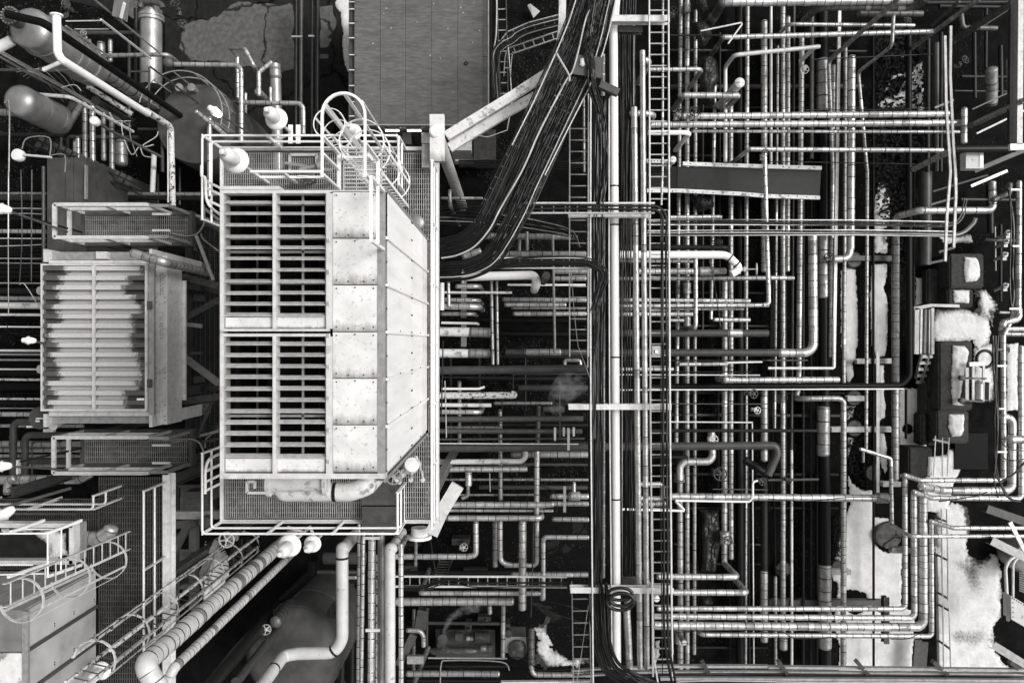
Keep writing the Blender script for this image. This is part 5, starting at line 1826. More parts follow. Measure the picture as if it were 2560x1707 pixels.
for i, (s, k, w) in enumerate((('#30 1900,1220@3 2334,1010', 's', 16), ('#30 1520,985@4 1690,915', 's', 16), ('#30 1860,1000@3 2250,820', 'm', 12), ('#30 1880,1560@3 2360,1360', 'm', 40),
                               ('#31 1850,130@3.2 2180,-10', 'S', 26), ('#31 1480,300@2.4 1720,230', 'm', 18), ('#31 1500,180@3 2000,30', 'd', 16))):
    T(3, 0)
    beam(('pale angle bar, %s in the upper right corner' % ('crossing above the slanting risers', 'short and left of the slim stiles', 'thin and dark by the corner pipes', 'wide, below the white junction box',
         'pale and sloping above the sweeping elbow', 'dark and short across the ground pipes', 'black and thin across the slim stiles')[i]).replace('pale angle bar, pale', 'pale angle bar,'), s, w, .05, k, 3, style='b', name='angle_bar', cat='bar')
T(3, 3)
for i, (s, w, k, z) in enumerate((('2000,-20 2380,110', 74, 'm', 4.2), ('2040,270 2380,440', 74, 's', 3.6), ('2055,1220 2380,1420', 70, 's', 3.6))):
    beam(('upper', 'middle', 'lower')[i] + ' of three sloping steel channels at the lower right edge', s, w, .2, k, z, style='c', name='channel', cat='channel')
beam('thin pale brace between the upper channels at the lower right edge', '2205,100 2350,380', 36, .04, 'S', 4.4, style='b', name='brace', cat='brace')
p = Q(2330, 560, 1.0)
t = thing('fan_unit', 'dark louvred fan unit with a curved pipe surround at the lower right edge', 'fan', (p.x, p.y, 0))
b = MB()
b.lathe([(.55, 0.02), (.6, .5), (.55, 1.0), (.3, 1.1), (0, 1.1)], (p.x + .3, p.y + .45, 0), (0, 0, 1), 28)
b.build('drum', 'vessel', t, 40)
for i in range(9):
    b = MB()
    a_, c_ = Q(2290, 560 + 20 * i, 1.2), Q(2400, 590 + 22 * i, 1.2)
    b.bar(a_, c_, .05, .015, (0, .4, 1))
    b.build('slat', 'steel_mid', t)
pipe('pale curved guard tube around the fan unit', '2190,1000@1.5 2165,520 2200,440 2330,380', 28, 'S', 1.5, bend=8)
pipe('second curved guard tube, closer to the fan unit', '2235,780@1.5 2235,480 2270,430 2360,400', 20, 'S', 1.5, bend=8)
b = MB()
P = [Q(2215, 770, 2.0), Q(2400, 880, 2.0), Q(2400, 1090, 2.0), Q(2220, 985, 2.0)]
b.hexa([q + Vector((0, 0, -.4)) for q in reversed(P)] + [q for q in reversed(P)])
t = one(b, 'cabinet', 'worn', 'white bolted cabinet lid below the fan unit', 'cabinet')
b = MB()
for i in range(9): b.lathe([(.02, 0), (.02, .008), (0, .008)], P[0].lerp(P[1], (i + .5) / 9) + Vector((0, -.05, 0)), (0, 0, 1), 6)
for i in range(5): b.lathe([(.02, 0), (.02, .008), (0, .008)], P[0].lerp(P[3], (i + .5) / 5) + Vector((.05, 0, 0)), (0, 0, 1), 6)
b.build('bolts', 'strap', t)
# small railing by the snow
t = thing('guard_rail', 'thin leaning guard rail frames along the snowy strip at the lower right', 'handrail', Q(1590, 600, 0))
for s in ('1580,-20 1590,770 1640,825 1640,440 1628,-20', '1600,1420 1595,850 1650,870 1665,1420'):
    b = MB()
    b.tube(PATH(s, 1.1), .022, 6)
    b.build('rail', 'steel', t, 60)
for a, c in (((1505, 45), (1625, 95)), ((1525, 390), (1635, 445)), ((1530, 730), (1640, 795)), ((1535, 840), (1650, 905)), ((1530, 1160), (1660, 1255))):
    b = MB()
    b.bar(Q(a[0], a[1], .1), Q(c[0], c[1], 1.1), .05, .05)
    b.build('post', 'steel_mid', t)
beam('dark kerb plank along the right side of the bent pipes', '1520,60 1545,1420', 22, .12, 'g', .3, style='b', name='kerb', cat='kerb')
# short supports under the bent pipes
for i, (s, lb) in enumerate((('1115,352 1290,352', 'under the four bent pipes near the round manhole'), ('1068,775 1068,1200', 'crossing beneath the four bent pipes'), ('1515,352 1555,352', 'stub right of the outermost bent pipe'),
                             ('570,548 745,548', 'left of the snow under the straight clad pipe'), ('0,828 1040,828', 'long and dark beneath the ground pipes at the bottom'))):
    beam('steel support ' + lb, s, 50, .2, 'm' if i in (1, 4) else 's', 2.3 if i < 3 else .45, name='support_beam', cat='beam')
T(3, 2)
for i, (s, lb) in enumerate((('800,192 1130,190', 'across the two upper snow strips'), ('715,530 875,530', 'from the half hidden manhole cover'), ('570,812 1130,812', 'below the round manhole covers'),
                             ('1035,1308 1200,1308', 'beside the bent pipes in the snow'), ('#31 720,788 1135,788', 'beside the valve wheel elbow'), ('#22 1500,1360 1500,1361', 'x'))):
    if lb != 'x': beam('steel sleeper ' + lb, s, 46, .2, 's' if i != 4 else 'm', .35, name='sleeper', cat='beam')
for i, (c, r, x, y, rad) in enumerate(((3, 2, 785, 525, 70), (3, 2, 790, 805, 74), (3, 1, 785, 800, 72), (3, 2, 960, 1210, 70), (3, 3, 1100, 225, 118), (3, 3, 640, 510, 60), (3, 3, 140, 530, 68), (3, 2, 120, 520, 62))):
    q = Q(x, y, .22, c, r)
    rr_ = px(rad, .2)
    b = MB()
    b.lathe([(rr_, -.21), (rr_, 0), (rr_ * .9, .02), (rr_ * .88, .012), (0, .016)], q, (0, 0, 1), 26)
    t = one(b, 'pile_cap', 'concrete' if i > 3 else 'vessel_dark', 'round concrete pile cap ' + ('under the half clad pipe elbow, upper of two in the snow', 'below the other in the snow beside the straight clad pipe', 'behind the elbow with the valve wheel',
            'in the dark hole beside the slotted channel', 'large and pale with a bolted plate in the snow', 'half buried left of the lower snow field', 'under the ground pipes near the bottom', 'in shade under the ground pipes')[i], 'pile cap', 40)
    b = MB()
    b.bar(q + Vector((-rr_ * .8, 0, .02)), q + Vector((rr_ * .8, 0, .02)), .012, .03)
    b.build('rib', 'steel_mid', t)
# snow capped concrete blocks and the trough
def block(label, x0, y0, x1, y1, h, c, r, snowpath=None, m='block', z0=0.0):
    a, b_ = Q(x0, y1, h, c, r), Q(x1, y0, h, c, r)
    bm = bmesh.new()
    bmesh.ops.create_cube(bm, size=1)
    for v in bm.verts: v.co = Vector(((a.x + b_.x) / 2 + v.co.x * (b_.x - a.x), (a.y + b_.y) / 2 + v.co.y * (b_.y - a.y), z0 + (h - z0) * (v.co.z + .5)))
    bmesh.ops.bevel(bm, geom=list(bm.edges), offset=min(.05, h * .2), segments=2, affect='EDGES')
    me = bpy.data.meshes.new('concrete_block')
    bm.to_mesh(me)
    bm.free()
    me.materials.append(MATS[m])
    o = bpy.data.objects.new('concrete_block', me)
    col.objects.link(o)
    tag(o, label, 'block')
    return o
block('square concrete block carrying a tall oval snow cap, near the slim stiles', 1658, 745, 1972, 1060, 1.0, 3, 1)
snow('#31 1790,775 1900,775 1930,840 1930,960 1900,1000 1790,1010 1775,900', 1.0, ragged=.04, seed=41, tagd=('tall oval snow cap on the square concrete block', 'snow'), height=.09)
block('smaller concrete block below the square one with a square snow cap', 1640, 1062, 1875, 1235, .9, 3, 1)
snow('#31 1680,1075 1840,1075 1830,1200 1690,1195', .9, ragged=.04, seed=42, tagd=('square snow cap on the smaller concrete block', 'snow'), height=.08)
block('long concrete block with a long ragged snow cap beside the motor frame', 1560, 10, 1868, 640, 1.0, 3, 2)
snow('#32 1680,50 1790,50 1835,110 1800,240 1770,420 1750,570 1800,600 1670,600 1660,300', 1.0, ragged=.05, seed=43, tagd=('long ragged snow cap on the long concrete block', 'snow'), height=.09)
block('concrete block with a rounded snow cap below the long block', 1540, 642, 1835, 942, .95, 3, 2)
snow('#32 1640,670 1785,670 1785,830 1760,880 1670,880 1635,800', .95, ragged=.04, seed=44, tagd=('rounded snow cap on the lowest concrete block of the row', 'snow'), height=.09)
block('dark concrete block left of the thin rail legs with snow on its right side', 1285, 980, 1500, 1250, .8, 3, 2)
snow('#32 1460,1060 1500,1060 1490,1240 1440,1250', .8, ragged=.05, seed=45, tagd=('thin snow streak on the dark block beside the rail legs', 'snow'), height=.06)
for i, (x0, y0, x1, y1, c, r) in enumerate(((1450, 880, 1560, 1200, 3, 1), (1565, 840, 1655, 1230, 3, 1), (1470, 310, 1545, 510, 3, 2), (1410, 390, 1468, 680, 3, 2), (1465, 510, 1540, 690, 3, 2),
                                          (1395, 670, 1450, 960, 3, 2), (1455, 700, 1540, 960, 3, 2), (1545, 640, 1600, 940, 3, 2))):
    block('dark paving block in the stack by the snow, ' + ('topmost and widest', 'right of the topmost', 'pale topped below the steps', 'tall one beside the snow path', 'under the pale topped one',
          'lowest left one', 'lowest middle one', 'narrow one against the snow capped block')[i], x0, y0, x1, y1, .42 + .06 * (i % 3), c, r)
b = MB()
tr = thing('trough', 'wooden framed trough with pale slats beside the snow patch', 'trough', Q(1400, 1300, 0, 3, 1))
for a, c, w in (((1330, 1245), (1490, 1215), 30), ((1490, 1215), (1740, 1222), 26), ((1355, 1240), (1350, 1660), 40), ((1497, 1240), (1497, 1660), 26)):
    b = MB()
    b.bar(Q(a[0], a[1], .9, 3, 1), Q(c[0], c[1], .9, 3, 1), px(w, .9), .08)
    b.build('frame_board', 'steel', tr)
for x in (1395, 1435, 1475):
    b = MB()
    b.bar(Q(x, 1250, .7, 3, 1), Q(x - 8, 1660, .7, 3, 1), px(18, .7), .1)
    b.build('slat', 'steel_pale', tr)
st = thing('step_ladder', 'short steel steps with snowy treads below the trough', 'steps', Q(1420, 270, 0, 3, 2))
for a, c in (((1400, 130), (1345, 350)), ((1470, 125), (1385, 415))):
    b = MB()
    b.bar(Q(a[0], a[1], .9, 3, 2), Q(c[0], c[1], .15, 3, 2), .05, .1)
    b.build('stringer', 'steel', st)
for i in range(5):
    y = 150 + i * 58
    b = MB()
    b.bar(Q(1390 - i * 10, y, .85 - .15 * i, 3, 2), Q(1500 - i * 18, y, .85 - .15 * i, 3, 2), .1, .03)
    b.build('tread', 'steel', st)
mf = thing('motor_frame', 'steel frame holding a grey motor with clamp arms beside the long block', 'frame', Q(1930, 380, 0, 3, 2))
for a, c, w, k in (((1835, 220), (1975, 215), 36, 'steel_pale'), ((1870, 235), (1868, 545), 22, 'steel'), ((1965, 235), (1960, 560), 20, 'steel'), ((1812, 250), (1812, 545), 30, 'steel'), ((1760, 345), (1990, 352), 14, 'steel_mid'), ((1760, 548), (1970, 562), 14, 'steel_mid')):
    b = MB()
    b.bar(Q(a[0], a[1], 1.3, 3, 2), Q(c[0], c[1], 1.3, 3, 2), px(w, 1.3), .05)
    b.build('frame_bar', k, mf)
b = MB()
b.lathe([(.12, 0), (.17, .03), (.17, .5), (.12, .55), (.05, .56), (.05, .62)], Q(1920, 545, 1.2, 3, 2), (0, 1, 0), 20)
b.build('motor', 'vessel', mf, 40)
b = MB()
b.box(tuple(Q(1955, 540, .9, 3, 2)), tuple(Q(2025, 385, 1.25, 3, 2)))
b.build('side_plate', 'steel', mf)
for y in (345, 550):
    b = MB()
    b.lathe([(.06, -.1), (.08, -.1), (.08, .05), (0, .06)], Q(1768, y, 1.3, 3, 2), (0, 0, 1), 12)
    b.build('clamp_knob', 'steel_mid', mf, 40)
b = MB()
b.torus(Q(1978, 172, .6, 3, 2), (0, 0, 1), px(76, .6), px(14, .6), 30, 8)
t = one(b, 'hose_ring', 'paint_dark', 'black round ring standing above the motor frame in the snow', 'ring', 60)
lg = thing('guard_rail', 'thin upright rail legs over the snow beside the dark block', 'handrail', Q(1570, 1000, 0, 3, 2))
for s in ('1525,870 1525,930 1510,1240', '1590,1240 1590,890 1650,890 1635,1240'):
    b = MB()
    b.tube(PATH('#32 ' + s, 1.2), .02, 6)
    b.build('rail', 'steel_pale', lg, 60)
b = MB()
b.bar(Q(1505, 905, 1.2, 3, 2), Q(1645, 935, 1.2, 3, 2), .06, .04)
b.build('cross_bar', 'steel', lg)
b = MB()
a, c = Q(1765, 1195, .5, 3, 2), Q(2070, 860, .5, 3, 2)
b.box((a.x, a.y, 0.01), (c.x, c.y, .12))
one(b, 'steel_plate', 'wet', 'black plate box beside the snow capped blocks', 'box')
# planks under the bent pipes, leaning
for i, s in enumerate(('#33 1370,1170 1340,1568', '#33 1430,1190 1400,1568')):
    beam('dark leaning plank below the corner of the bent pipes, ' + ('left' if i == 0 else 'right'), s, 60, .05, 'm', .6, style='b', name='plank', cat='plank')
# hoses at the right
for i, (s, w) in enumerate((('#32 2050,-40 2060,300 2090,700 2085,1000 2070,1200 2120,1300 2200,1440 2300,1470', 20), ('#32 2075,-40 2080,400 2065,800 2080,1150 2160,1400 2260,1460', 16), ('#32 2100,-40 2085,300 2100,700 2080,1100 2060,1260 2100,1440', 14),
                            ('#32 2130,930 2200,990 2360,1010', 12), ('#32 2130,1050 2200,1100 2360,1080', 12), ('#32 2000,1380 1900,1420 1700,1450 1560,1470', 12), ('#32 2120,1290 2240,1220 2360,1090', 20),
                            ('#31 2190,150 2240,500 2230,900 2240,1150 2200,1350', 18), ('#31 2200,100 2215,520 2205,1000 2230,1300', 14))):
    wire('black hose by the right edge, ' + ('thickest one sagging over the nested pipes', 'running beside the thickest', 'thin one nearest the motor frame', 'upper short loop to the edge', 'lower short loop to the edge', 'lying along the lowest nested pipe',
         'rising to the edge across the nested pipes', 'thick one beside the clipped pipe', 'thin one beside the clipped pipe')[i], s, w, 'b', 3.5 if i < 7 else 3.2, name='hose', cat='hose')
# wall clips on the edge pipe
T(3, 1)
for i, (c, r, x0, x1, y) in enumerate(((3, 1, 2215, 2310, 162), (3, 1, 2230, 2305, 676), (3, 1, 2200, 2300, 1247), (3, 2, 2070, 2175, 235), (3, 2, 2065, 2170, 625), (3, 2, 2090, 2180, 1018))):
    b = MB()
    b.bar(Q(x0, y, 3.35, c, r), Q(x1, y, 3.35, c, r), .05, .03)
    one(b, 'pipe_clip', 'steel_pale', 'thin pale pipe clip on the right edge pipes, ' + ('topmost', 'second from the top', 'third from the top', 'fourth from the top', 'fifth from the top', 'lowest')[i], 'clip')

# ================================================================ cover plate walkway and tarpaulins
T(2, 0)
cp = thing('cover_plate', 'dark steel cover plate walkway with pale flanged edges', 'walkway', Q(1500, 1600, 1.6))
b = MB()
P = [Q(1510, 1520, 1.7), Q(485, 1545, 1.7, 3, 0), Q(470, 215, 1.7, 3, 1), Q(1505, 160, 1.7, 2, 1)]
b.hexa([q - Vector((0, 0, .06)) for q in reversed(P)] + list(reversed(P)))
b.build('plate', 'paint_dark', cp)
b = MB()
P = [Q(1230, 1500, 1.68), Q(1505, 1520, 1.68), Q(1500, 165, 1.68, 2, 1), Q(1230, 150, 1.68, 2, 1)]
b.hexa([q - Vector((0, 0, .06)) for q in reversed(P)] + list(reversed(P)))
b.build('plate', 'paint_deep', cp)
for s in ('#20 1555,1495 2334,1522 #30 485,1535', '#21 1230,172 1515,172 2060,200', '#21 2060,200 #31 0,222 470,236', '#20 1225,1470 1480,1478'):
    b = MB()
    P = PATH(s, 1.75)
    for i in range(len(P) - 1): b.bar(P[i], P[i + 1], px(34, 1.75), .1)
    b.mi = 1
    for k in range(9): b.lathe([(.018, .05), (.018, .06), (0, .06)], P[0].lerp(P[-1], (k + .5) / 9), (0, 0, 1), 6)
    b.build('flange', ['rusty', 'strap'], cp)
def cloth(label, path, z, m, height=.3, seed=1, name='tarpaulin'):
    P = PATH(path, z)
    poly = [(p.x, p.y) for p in P]
    x0, x1 = min(p[0] for p in poly), max(p[0] for p in poly)
    y0, y1 = min(p[1] for p in poly), max(p[1] for p in poly)
    c = .045
    idx, vs_, fs = {}, [], []
    for j in range(int((y1 - y0) / c) + 2):
        for i in range(int((x1 - x0) / c) + 2):
            x, y = x0 + i * c, y0 + j * c
            if not point_in(poly, x, y): continue
            d = edge_dist(poly, x, y)
            h = height * min(1, d / .15) ** .7 + .12 * noise.noise(Vector((x * 5, y * 2.2, seed))) + .07 * abs(noise.noise(Vector((x * 11, y * 6, seed))))
            idx[(i, j)] = len(vs_)
            vs_.append((x, y, z + h))
    for (i, j), a in idx.items():
        q = idx.get((i + 1, j)), idx.get((i + 1, j + 1)), idx.get((i, j + 1))
        if None not in q: fs.append((a,) + q)
    me = bpy.data.meshes.new(name)
    me.from_pydata(vs_, [], fs)
    me.materials.append(MATS[m])
    o = bpy.data.objects.new(name, me)
    col.objects.link(o)
    return tag(o, label, 'tarpaulin')
cloth('crumpled dark tarpaulin wrapped round pipes below the top clad cross pipe', '#20 1640,-40 1760,-40 1790,100 1720,140 1650,100', 1.2, 'tarp', seed=3)
cloth('crumpled dark tarpaulin bulging over the bent rail', '#20 1600,210 1780,200 1830,340 1740,470 1690,420 1620,300', 1.3, 'tarp', seed=5)
cloth('long crumpled dark tarpaulin hanging between the ground pipes', '#20 1700,540 1790,490 1870,560 1890,740 1830,840 1850,960 1800,1010 1730,960 1690,760', 1.3, 'tarp', seed=7)
cloth('dark shredded tarpaulin strip between ground pipes in the lower part', '#23 1700,-30 1880,-30 1900,300 1850,560 1700,560', .6, 'tarp', seed=9)
cloth('dark tarpaulin bag under the walkway plate', '#21 1600,230 1680,210 1830,230 1840,330 1700,380 1650,330', .9, 'tarp', seed=11)
cloth('dark tarpaulin piece near the bottom between the ground pipes', '#23 1690,760 1790,740 1850,850 1700,860', .6, 'tarp', seed=13)

# ================================================================ valves on the right
valve('black spoked valve wheel between the two long cross pipe ends, right one', 1665, 1020, 3.3, 46, (.1, .2, 1), m='steel', wm='paint_dark', c=2, r=0)
valve('black spoked valve wheel at the left end of the upper long cross pipe', 1540, 1000, 3.1, 36, (.3, .4, 1), (0, 1, 0), m='steel', wm='paint_dark', c=2, r=0)
valve('black spoked valve wheel under the double cable tray', 1862, 622, 2.6, 40, (-.5, .1, 1), m='steel_mid', wm='paint_dark', c=2, r=1)
valve('bright valve with wheel seen edge on beside the white pipe bend', 2230, 885, 2.9, 52, (1, 0, .25), (0, 1, 0), m='steel_pale', c=2, r=1, stem=.55)
valve('black valve wheel on the wide clad elbow in the right part', 558, 780, 2.0, 42, (-.2, 0, 1), m='steel', wm='paint_dark', c=3, r=1)
valve('slanting valve with pale wheel at the end of the smooth grey cross pipe', 335, 638, 1.8, 34, (-.3, -.5, 1), (1, 1, 0), m='steel_pale', c=3, r=0)
valve('large thin spoked wheel lying over the twin ground pipes', 1898, 1220, 1.5, 58, (0, 0, 1), m='steel_mid', c=2, r=2)
valve('small wheel on top of the shiny double elbow pipe', 1840, 905, 2.3, 38, (0, .1, 1), m='steel_pale', c=2, r=2)
valve('pale spoked wheel beside the thick clad ground pipe at centre right', 2238, 640, 2.0, 30, (0, 0, 1), m='steel_pale', c=2, r=2)
valve('dark spoked wheel on the boxed valve of the twin ground pipe', 1970, 268, 1.7, 40, (.2, 0, 1), (0, 1, 0), m='steel', wm='paint_dark', c=2, r=3)
valve('small dark spoked wheel near the black slanting leg', 2285, 1290, 1.6, 32, (0, 0, 1), m='steel_mid', c=2, r=2)
valve('small black valve wheel on the small dark cross pipe', 190, 1280, 1.8, 28, (0, 0, 1), m='steel_mid', wm='paint_dark', c=3, r=2)
valve('dark hand wheel at the top right of the cable ladder', 1470, 105, 2.5, 40, (0, 0, 1), m='steel_mid', wm='paint_dark', c=2, r=0)
valve('small wheel on the clad pipe near the black ring at the right', 2195, 88, 3.2, 26, (1, 0, .3), (0, 1, 0), m='steel', wm='steel_mid', c=3, r=2)
valve('dark valve with hand wheel at the left of the lower right ground pipes', 2205, 490, 2.0, 40, (.3, 0, 1), m='steel_mid', c=2, r=2)
valve('bright boxed valve left of the long light clad pipe near the plate', 2310, 1390, 3.3, 32, (0, .2, 1), (0, 1, 0), m='steel', wm='paint_dark', c=2, r=0)
for i, (x, y, c, r, rad, z) in enumerate(((2077, 755, 2, 0, 46, 3.0), (1468, 1455, 2, 0, 32, 2.6), (1568, 1200, 2, 3, 26, 2.4), (1318, 800, 2, 3, 30, 3.2))):
    q = Q(x, y, z, c, r)
    b = MB()
    rr_ = px(rad, z)
    b.lathe([(rr_ * .9, -z + .8), (rr_ * .9, -.08), (rr_, -.07), (rr_, 0), (rr_ * .85, .02), (0, .03)], q, (0, 0, 1), 24)
    t = one(b, 'capped_standpipe', 'steel_pale', ('white round capped standpipe right of the U shaped cross pipe', 'small round capped standpipe left of the cover plate', 'small round cap below the four bent pipes', 'small capped stub behind the lower cable ladder')[i], 'pipe', 40)
    b = MB()
    b.bar(q + Vector((-rr_ * .9, 0, .03)), q + Vector((rr_ * .9, 0, .03)), .012, .012)
    b.build('cap_seam', 'strap', t)
for i, (c, r, x, y, w, h, z) in enumerate(((2, 1, 1595, 1060, 74, 100, 1.1), (2, 1, 1595, 1365, 70, 80, 1.1), (2, 2, 1525, 1255, 96, 74, 1.3), (2, 3, 1940, 240, 90, 110, 1.1), (2, 3, 1520, 1140, 80, 130, 1.2), (2, 0, 1597, 75, 62, 90, 1.0))):
    a = Q(x, y - h / 2, z, c, r)
    e = Q(x, y + h / 2, z, c, r)
    rr_ = px(w, z) / 2
    b = MB()
    L_ = (e - a).length
    b.lathe([(rr_ * .8, 0), (rr_, 0.01), (rr_, L_ * .35), (rr_ * .92, L_ * .38), (rr_ * .92, L_ * .62), (rr_, L_ * .65), (rr_, L_ - .01), (rr_ * .8, L_)], a, e - a, 18)
    one(b, 'coupling', 'clad_dull', 'wide wrapped coupling on a clad ground pipe ' + ('right of the ladder at mid height', 'below the rounded cross pipe end', 'under the shiny double elbow', 'carrying the dark spoked wheel', 'under the lowest bent pipe start',
        'at the top edge')[i], 'coupling', 40)
# ================================================================ pipe rack through the middle
T(2, 0)
pipe('thick smooth white pipe with dark ring bands running the full height of the photo', '925,200@5.6 930,600 #21 928,700 #22 938,700 #23 955,1420', 78, 'w', 5.6, bands=(.115, .255, .315, .52, .74))
pipe('stained upper end of the thick white pipe above the first beam', '950,-40@5.6 935,195', 76, 'w', 5.6)
RG2 = 'twin clad pipes beside the thick white pipe'
pipe('right one of the twin clad pipes, reaching higher up the photo', '1190,470@5.7 1195,900 #21 1195,700 #22 1200,700 #23 1230,1430', 52, 'c', 5.7, 92, light=True, group=RG2)
pipe('left one of the twin clad pipes, starting below the right one', '1115,985@5.7 #21 1128,700 #22 1133,700 #23 1168,1430', 54, 'c', 5.7, 88, light=True, group=RG2)
pipe('bright clad stub crossing to the left twin pipe', '1085,1035@5.2 1300,1038 @4.0', 56, 'c', 5.2, 70)
pipe('bright clad cap pipe next to the right twin pipe head', '1180,540@5.2 1250,560 @3.5', 60, 'c', 5.2, 70)
pipe('dull clad pipe below the cables left of the white pipe', '830,500 #21 820,400 #22 845,700 #23 830,600', 40, 'k', 4.4, 95, light=True)
pipe('narrow clad pipe below the cables inside the left ladder', '655,900@3.8 658,1568', 22, 'k', 3.8, 100)
pipe('narrow clad pipe below the right cable ladder', '1375,-40@3.6 1372,1568 #21 1360,300', 24, 'k', 3.6, 80)
pipe('short clad pipe rising under the lower end of the white pipe', '#23 1060,830@5.0 1045,900 1072,1430', 66, 'c', 5.0, 88, light=True)
# beams across the rack
beam('pale riveted rack beam across the top of the thick white pipe', '905,185@6.0 1430,185', 58, .24, 'S', 6.0)
beam('dark stub beam below the top rack beam', '970,280@5.6 1185,280', 55, .2, 'm', 5.6)
beam('pale rack beam at the lower tray crossing', '#21 515,396@6.0 1260,396', 40, .22, 'S', 6.0)
beam('pale rack beam crossing the white pipe in the middle of the photo', '#22 515,606@6.0 1445,606', 50, .24, 'S', 6.0)
beam('pale rack beam crossing the white pipe near the bottom', '#23 530,708@6.0 1465,714', 52, .24, 'S', 6.0)
beam('short dark rack beam under the coiled hose', '#23 1000,640@5.2 1130,640', 70, .2, 'm', 5.2)
beam('white corner plate beside the coiled hose', '#23 1075,780@5.6 1150,780', 70, .03, 'S', 5.6, style='b', name='plate', cat='plate')
beam('dark rust brown box beam slanting out to the right below the diagonal trays', '800,775@6.3 970,850', 66, .2, 'm', 6.3, style='b')
beam('dark stub of the slanting box beam left of the diagonal trays', '285,640@6.3 360,655', 60, .2, 'm', 6.3, style='b')
beam('thin white rail along the left flank of the thick white pipe', '885,900@5.9 #21 884,700 #22 890,700 #23 910,1290', 10, .08, 'S', 5.9, style='b', name='rail', cat='rail')
beam('smooth pale box post at the top left of the diagonal trays', '460,-40@6.0 455,240 435,390', 64, .2, 'S', 6.0, style='b', name='box_post', cat='post')
beam('tall white edge rail right of the rack at the bottom', '#23 1275,-60@6.0 1288,1300 1330,1568', 14, .1, 'S', 6.0, style='b', name='rail', cat='rail')
# ladder trays
tray('long cable ladder right of the twin clad pipes, running down the whole rack', '1338,-60 #21 1345,700 #22 1350,700 #23 1372,1500', 6.3, 176, 98, .1, 'S', 11)
tray('wide cable ladder left of the rack, starting below the diagonal trays', '612,1120 #21 610,700 #22 612,150', 5.2, 172, 97, .1, 'S', 10)
tray('dark cable ladder on the lower left of the rack', '#23 625,640 640,1620', 5.2, 160, 100, .1, 's', 9)
beam('white double rail left of the black rack cables', '#20 718,860@6.1 #21 715,700 #22 718,700 #23 740,1600', 12, .1, 'S', 6.1, style='b', name='rail', cat='rail')
beam('thin white rail beside the double rail', '#20 697,860@5.6 #21 692,800 #22 690,250', 9, .08, 'S', 5.6, style='b', name='rail', cat='rail')
beam('white rail at the right side of the long ladder cables', '#21 1430,350@6.5 #22 1440,700 #23 1455,900 1462,1300', 13, .1, 'S', 6.5, style='b', name='rail', cat='rail')
# black cables lying along the rack
bundle('black cable lying along the rack left of the thick white pipe', '800,880 #21 785,600 #21 790,1000 #22 770,300 #22 775,900 #23 775,300 #23 760,800 #23 790,1100 #23 860,1400 #23 1050,1540 1250,1600', 6.05, 9, 120, 17, 'black cables along the left of the rack', 'bbbbbbb', wob=.25)
bundle('black cable in the dark channel between the white and the twin pipes', '1060,-60 1050,500 1060,1100 #21 1050,600 1040,1200 #22 1045,500 1050,1200 #23 1050,300 1050,600', 5.0, 11, 150, 11, 'black cables between the white and twin pipes', 'bbbbbbbbB', wob=.4)
bundle('black cable lying along the far left of the lower rack', '#22 700,900 #23 715,300 #23 705,620', 5.9, 3, 24, 12, 'black cables on the far left of the lower rack', 'b', wob=.2)
bundle('black cable bending down at the foot of the rack towards the right', '#23 830,650 850,900 870,1200 960,1400 1130,1500 1400,1620', 6.15, 6, 90, 16, 'black cables bending at the foot of the rack', 'bbb', wob=.3)
for i, (x, w) in enumerate(((1378, 22), (1412, 22))):
    wire('thick black cable turning from the cross tray down the long ladder, ' + ('left' if i == 0 else 'right'), '#21 %d,%d %d,%d 1000,%d 1250,%d %d,%d %d,420 %d,700 #22 %d,300 %d,1200 #23 %d,300 %d,1100 %d,1568' % (0, 410 - 40 * i, 220, 340 - 36 * i, 340 - 30 * i, 345 - 34 * i, x - 70, 345 - 20 * i, x - 5, x - 8, x, x, x + 8, x + 10, x + 80), w, 'b', 6.75)
wire('thin black cable lying down the long ladder', '#21 1355,400 1360,900 #22 1358,700 #23 1360,300 1372,1500', 9, 'b', 6.4)
wire('pale cable beside the dark cables of the channel', '#20 1112,230 1110,600 1108,960', 9, 'B', 5.3)
for i in range(4):
    wire('black cable leaving the lower cross tray and swinging down the rack, %s' % ('outermost', 'second from outside', 'third from outside', 'innermost')[i], '#21 -200,%d 300,%d 640,%d 760,%d %d,920 %d,1000 %d,1150 %d,1350 #22 %d,200 %d,900' % (840 + 12 * i, 822 + 10 * i, 815 + 12 * i, 850 + 14 * i, 840 - 14 * i, 838 - 16 * i, 790 - 16 * i, 752 - 6 * i, 740 + 6 * i, 735 + 8 * i), 15, 'b', 6.55)
# coil of hose
b = MB()
q = Q(985, 800, 6.45, 2, 3)
for i, (dx, dy, ra, rb, dz) in enumerate(((0, .12, .3, .15, 0), (.0, -.06, .33, .2, .05), (.02, .02, .28, .16, .1))):
    pts = [q + Vector((dx + ra * math.cos(a), dy + rb * math.sin(a), dz)) for a in [i_ * 2 * math.pi / 40 for i_ in range(41)]]
    b.tube(pts, .042, 8, False)
one(b, 'hose_coil', 'cable', 'coiled black hose hanging over the white pipe near the bottom', 'hose', 60)
